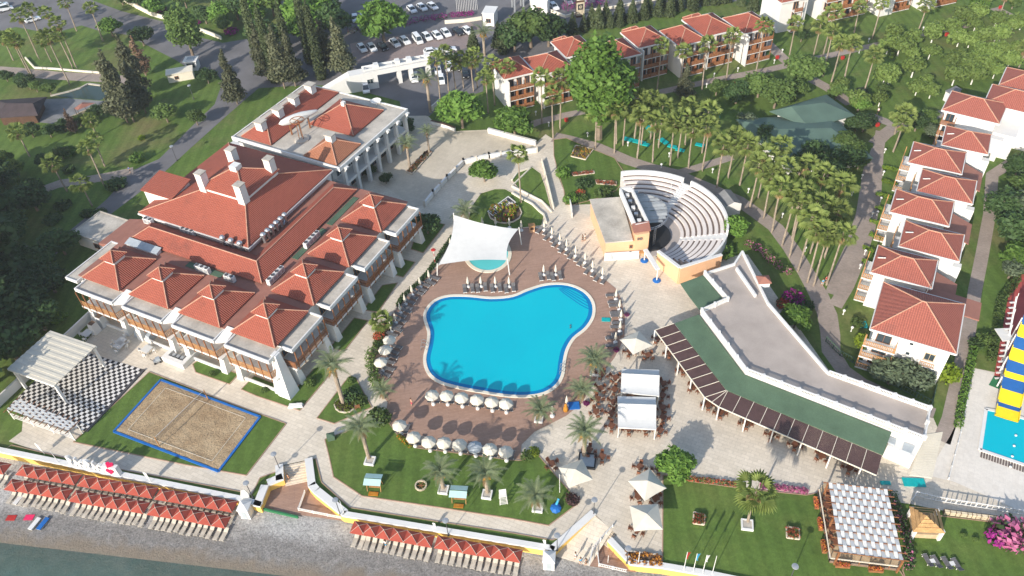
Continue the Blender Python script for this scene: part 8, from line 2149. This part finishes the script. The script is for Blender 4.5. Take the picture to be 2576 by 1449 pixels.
# entrance pylon and porter blocks at the top
o = thing('entrance_pylon', 'tall dark entrance pylon with pale bands and a square emblem', 'pylon', tuple(G(1458, 42)), RD(8))
MB().box(-1.1, -.6, 0, 1.1, .6, 9).build('body', 'wood_dark', o); MB().box(-1.14, -.66, .6, 1.14, -.61, 4.4).build('face', 'stone', o)
for k in range(3): MB().box(-1.13, -.65, 5.0 + k * 1.2, 1.13, -.61, 5.6 + k * 1.2).build('band', 'cream', o)
MB().box(-.75, -.70, 2.3, .75, -.67, 3.9).build('emblem_plate', 'black', o)
mb = MB(); 
for k in range(8): a = k * .785; mb.box(.38 * math.cos(a) - .1, -.73, 3.1 + .38 * math.sin(a) - .1, .38 * math.cos(a) + .1, -.705, 3.1 + .38 * math.sin(a) + .1)
mb.box(-.3, -.73, 3.0, .3, -.705, 3.15); struct(mb.build('emblem', 'stone', o), 'stuff'); MB().box(1.12, -.4, 0, 1.3, .4, 9).build('side_strip', 'cream', o)
for k, (b, w_, d_, h_, lb) in enumerate(((T(2, 0, 285, 120), 2.4, 2.0, 4.2, 'white cube-shaped porter house beyond the trees at the top'), (T(1, 0, 2360, 230), 1.6, 2.2, 3.6, 'white gate pier house beside the pylon'))):
    o = thing('porter_house', lb, 'house', tuple(G(*b)), RD(-15)); MB().box(-w_, -d_, 0, w_, d_, h_).build('wall', 'white', o); MB().box(-w_ - .2, -d_ - .2, h_, w_ + .2, d_ + .2, h_ + .25).build('roof', 'white', o); window(o, (0, -d_, 1.0), 0, -1, 1.4, 1.2)
o = thing('gate_canopy', 'grey open-framed gate canopy at the top edge', 'canopy', tuple(T2) if False else tuple(G(1325, 20)), RD(10))
MB().box(-4.5, -2.2, 4.4, 4.5, 2.2, 4.7).build('roof', 'dark_grey', o)
for x in (-4, -1.4, 1.4, 4): MB().box(x - .2, -2, 0, x + .2, -1.6, 4.4).build('column', 'metal_grey', o); MB().box(x - .2, 1.6, 0, x + .2, 2, 4.4).build('column', 'metal_grey', o)
# letters on the beach lawn: standing white letter shapes and a pink heart
a, b2 = GT(0, 3, 720, 330), GT(0, 3, 1230, 440); L = (b2 - a).length
o = thing('letter_sign', 'row of tall white letters with a pink heart on the promenade lawn', 'sign', tuple(a), ang(a, b2))
MB().box(-.2, -.5, 0, L + .2, .5, .3).build('plinth', 'white', o)
def arcpath(mb, cx, cz, r, a0, a1, th=.28, n=8):
    for k in range(n):
        p, q = RD(a0 + (a1 - a0) * k / n), RD(a0 + (a1 - a0) * (k + 1) / n); mb.bar((cx + r * math.cos(p), 0, cz + r * math.sin(p)), (cx + r * math.cos(q), 0, cz + r * math.sin(q)), .45, th)
w_ = (L - 2.6) / 6
for k in range(6):
    mb = MB(); x = w_ * (k + .5)
    if k % 3 == 0: mb.bar((x - .35, 0, .3), (x - .35, 0, 2.3), .45, .28); arcpath(mb, x - .2, 1.8, .48, -90, 90); 
    elif k % 3 == 1: mb.bar((x - .4, 0, .3), (x, 0, 2.3), .45, .28); mb.bar((x, 0, 2.3), (x + .4, 0, .3), .45, .28); mb.bar((x - .25, 0, 1.0), (x + .25, 0, 1.0), .4, .2)
    else: arcpath(mb, x, 1.3, .55, 0, 360, n=12); mb.bar((x, 0, .3), (x, 0, .8), .45, .28)
    mb.build('letter', 'white', o)
MB().box(L - 2.4, -.35, .3, L, .35, 2.3).build('heart_board', 'white', o)
mb = MB(); hp = [(math.sin(t_) ** 3 * .62, (13 * math.cos(t_) - 5 * math.cos(2 * t_) - 2 * math.cos(3 * t_) - math.cos(4 * t_)) * .042) for t_ in [k * 6.2832 / 24 for k in range(24)]]
v = [(L - 1.2 + x, -.55, 1.4 + z) for x, z in hp] + [(L - 1.2 + x, .5, 1.4 + z) for x, z in hp]
mb.mesh(v, [tuple(range(24)), tuple(range(24, 48))[::-1]] + [(k, 24 + k, 24 + (k + 1) % 24, (k + 1) % 24) for k in range(24)]); mb.build('heart', 'heart', o)
v2 = MB().mesh([(L - 1.2 + x * .95, -.55 + 1.1 * 0, 2.33 + .02) for x, z in hp], [tuple(range(24))])
mb = MB(); mb.mesh([(L - 1.2 + x * 1.0, z * .75 * -1 * -1, 2.31) for x, z in hp] + [(L - 1.2 + x * 1.0, z * .75, 2.62) for x, z in hp], [tuple(range(24, 48)), tuple(range(24))[::-1]] + [(k, (k + 1) % 24, 24 + (k + 1) % 24, 24 + k) for k in range(24)]); mb.build('heart_cushion', 'heart', o)
# sloped letter board beside the round bed
q = [GT(1, 1, 2345, 710), GT(1, 1, 2400, 735), GT(2, 1, 30, 585), GT(1, 1, 2540, 565)]
c_ = sum(q, Vector()) / 4; dx = (q[2] - q[1]); L = dx.length
o = thing('letter_board', 'sloping white-framed board of letters in the sign lawn', 'sign', (c_.x, c_.y, 0), math.atan2(dx.y, dx.x))
def brd(x0, y0, x1, y1, z_=0.02):
    zf = lambda y: .12 + (y + .9) * .30
    return [(x0, y0, zf(y0) + z_), (x1, y0, zf(y0) + z_), (x1, y1, zf(y1) + z_), (x0, y1, zf(y1) + z_)]
L2 = L / 2
b_ = brd(-L2, -.95, L2, .95, 0); MB().mesh(b_ + [(x, y, 0) for x, y, z in b_], [(0, 1, 2, 3), (0, 4, 5, 1), (1, 5, 6, 2), (2, 6, 7, 3), (3, 7, 4, 0)]).build('board', 'dark_grey', o)
for x0, y0, x1, y1 in ((-L2 - .1, -1.05, L2 + .1, -.9), (-L2 - .1, .9, L2 + .1, 1.05), (-L2 - .1, -.9, -L2 + .08, .9), (L2 - .08, -.9, L2 + .1, .9)):
    f_ = brd(x0, y0, x1, y1, .06); MB().mesh(f_ + [(x, y, z - .1) for x, y, z in f_], [(0, 1, 2, 3), (0, 4, 5, 1), (1, 5, 6, 2), (2, 6, 7, 3), (3, 7, 4, 0)]).build('frame', 'white', o)
n = 7; cw = (L - .6) / n
strokes = [[(0, 0, .16, 1), (.16, .42, .75, .58), (.6, .58, .76, 1), (.6, 0, .76, .42)], [(.3, 0, .46, 1)], [(0, 0, .16, 1), (.16, .84, .7, 1), (.6, .5, .76, .84), (.16, .42, .7, .56), (.5, 0, .66, .42)], [(.3, 0, .46, 1)], [(0, .84, .76, 1), (0, .5, .16, .84), (0, .42, .76, .56), (.6, .16, .76, .42), (0, 0, .76, .16)], [(0, 0, .16, 1), (.6, 0, .76, 1), (.16, .42, .6, .56)], [(0, 0, .16, 1), (.16, 0, .76, .16)]]
for k in range(n):
    mb = MB()
    for s0, t0, s1, t1 in strokes[k]:
        f_ = brd(-L2 + .35 + cw * (k + s0 * .9), -.7 + 1.4 * t0, -L2 + .35 + cw * (k + s1 * .9), -.7 + 1.4 * t1, .09); mb.mesh(f_ + [(x, y, z - .08) for x, y, z in f_], [(0, 1, 2, 3), (0, 4, 5, 1), (1, 5, 6, 2), (2, 6, 7, 3), (3, 7, 4, 0)])
    mb.build('letter', 'white', o)
# ================================================================== people
def body(name, verts, edges, radii):
    me = bpy.data.meshes.new(name); me.from_pydata(verts, edges, []); ob = bpy.data.objects.new('tmp', me); COL.objects.link(ob)
    md = ob.modifiers.new('s', 'SKIN'); sv = me.skin_vertices[0].data
    for k, r_ in enumerate(radii): sv[k].radius = (r_, r_)
    sv[0].use_root = True; m2 = ob.modifiers.new('u', 'SUBSURF'); m2.levels = 1; m2.render_levels = 1
    dg = bpy.context.evaluated_depsgraph_get(); out = bpy.data.meshes.new_from_object(ob.evaluated_get(dg)); out.name = name
    bpy.data.objects.remove(ob); return out
pv = [(0, 0, .95), (0, 0, 1.2), (0, 0, 1.42), (0, .01, 1.52), (0, .02, 1.60), (0, .02, 1.74), (.18, 0, 1.40), (.24, .03, 1.12), (.23, -.05, .88), (-.18, 0, 1.40), (-.25, -.02, 1.12), (-.22, -.12, .90), (.10, 0, .88), (.11, -.06, .48), (.11, .06, .06), (.11, -.10, .03), (-.10, 0, .88), (-.11, .08, .48), (-.11, .18, .08), (-.11, .03, .03)]
pe = [(0, 1), (1, 2), (2, 3), (3, 4), (4, 5), (2, 6), (6, 7), (7, 8), (2, 9), (9, 10), (10, 11), (0, 12), (12, 13), (13, 14), (14, 15), (0, 16), (16, 17), (17, 18), (18, 19)]
pr_ = [.14, .13, .14, .06, .085, .07, .07, .05, .04, .07, .05, .04, .10, .065, .045, .035, .10, .065, .045, .035]
BODY = body('body', pv, pe, pr_); BODY.materials.append(MATS['skin'])
SHIRT = body('shirt', [(0, 0, .92), (0, 0, 1.2), (0, 0, 1.42), (.18, 0, 1.40), (.22, .02, 1.22), (-.18, 0, 1.40), (-.22, -.01, 1.22)], [(0, 1), (1, 2), (2, 3), (3, 4), (2, 5), (5, 6)], [.165, .155, .16, .09, .085, .09, .085])
SHORT = body('trousers', [(0, 0, .98), (.10, 0, .86), (.11, -.06, .50), (-.10, 0, .86), (-.11, .08, .50)], [(0, 1), (1, 2), (0, 3), (3, 4)], [.17, .125, .09, .125, .09])
HAIR = MB().lathe([(.1, 1.62), (.115, 1.70), (.10, 1.79), (.03, 1.83)], 10, (0, .035, 0)).data('hair', 'wood_dark')
def person(b, lb, top, bot, rz=0, z=0, beach=False):
    p = GB(*b) if beach else G(*b, z); o = thing('person', lb, 'person', tuple(p), rz, 'people')
    link('body', BODY, o, True)
    for nm, me_, mt_ in (('shirt', SHIRT, top), ('trousers', SHORT, bot)):
        m3 = me_.copy(); m3.materials.clear(); m3.materials.append(MATS[mt_]); link(nm, m3, o, True)
    link('hair', HAIR, o)
person(T(2, 1, 710, 985), 'person in dark clothes walking on the plaza beside the deck', 'black', 'dark_grey', 1.0)
person(T(2, 1, 735, 975), 'person in white walking beside the darkly dressed one', 'white', 'canvas', 1.2)
person(T(1, 2, 1570, 1180), 'bather standing on the deck below the pool', 'skin', 'pink', 2.0, ZD)
person(T(3, 1, 575, 1400), 'person in a red top on the path at the alley end', 'red', 'dark_grey', .5)
person(T(3, 1, 540, 1430), 'person in a light blue top on the path at the alley end', 'flag_blue', 'white', .2)
person(T(0, 1, 1315, 290), 'person in dark blue walking on the road left of the hotel', 'blue', 'dark_grey', 2.4)
person(T(2, 3, 690, 1330), 'person in light blue at the foot of the second ramp', 'flag_blue', 'white', .4, -1.0)
person(T(2, 3, 640, 1275), 'person in white on the second beach ramp', 'white', 'white', 1.4, -.9)
person(T(2, 3, 745, 1340), 'person in dark shorts beside the ramp railing', 'tier_dark', 'black', .9, -1.0)
person(T(1, 3, 340, 490), 'person in brown standing at the first beach steps', 'wood', 'wood_dark', 2.2, -1.0)
person(T(1, 3, 1310, 1150), 'person in white beside the sunbeds of the right parasol row', 'white', 'flag_blue', 2.2, beach=True)
person(T(3, 0, 1100, 1150), 'person in white on the path below the orchard', 'white', 'black', 2.0)
# loungers bathers' small dark things in the pool
for k in range(2):
    tag(MB().lathe([(.02, -.05), (.13, 0), (.14, .1), (.06, .2), (.01, .22)], 8, (0, 0, .1)).build('pool_nozzle', 'dark_grey'), ('upper dark nozzle at the right side of the pool', 'lower dark nozzle at the right side of the pool')[k], 'nozzle', 'pool nozzles').location = GT(2, 2, 588, 382 + k * 22)
# ================================================================== air: light summer haze over the whole place
mt = bpy.data.materials.new('haze'); mt.use_nodes = True; t = mt.node_tree; t.nodes.clear()
pv_ = t.nodes.new('ShaderNodeVolumePrincipled'); pv_.inputs['Color'].default_value = (.86, .91, 1.0, 1); pv_.inputs['Density'].default_value = .0002; pv_.inputs['Anisotropy'].default_value = .2
ou = t.nodes.new('ShaderNodeOutputMaterial'); t.links.new(pv_.outputs[0], ou.inputs['Volume']); MATS['haze'] = mt
struct(MB().box(-3600, -1200, -12, 3600, 6200, 103).build('haze', 'haze'), 'stuff')
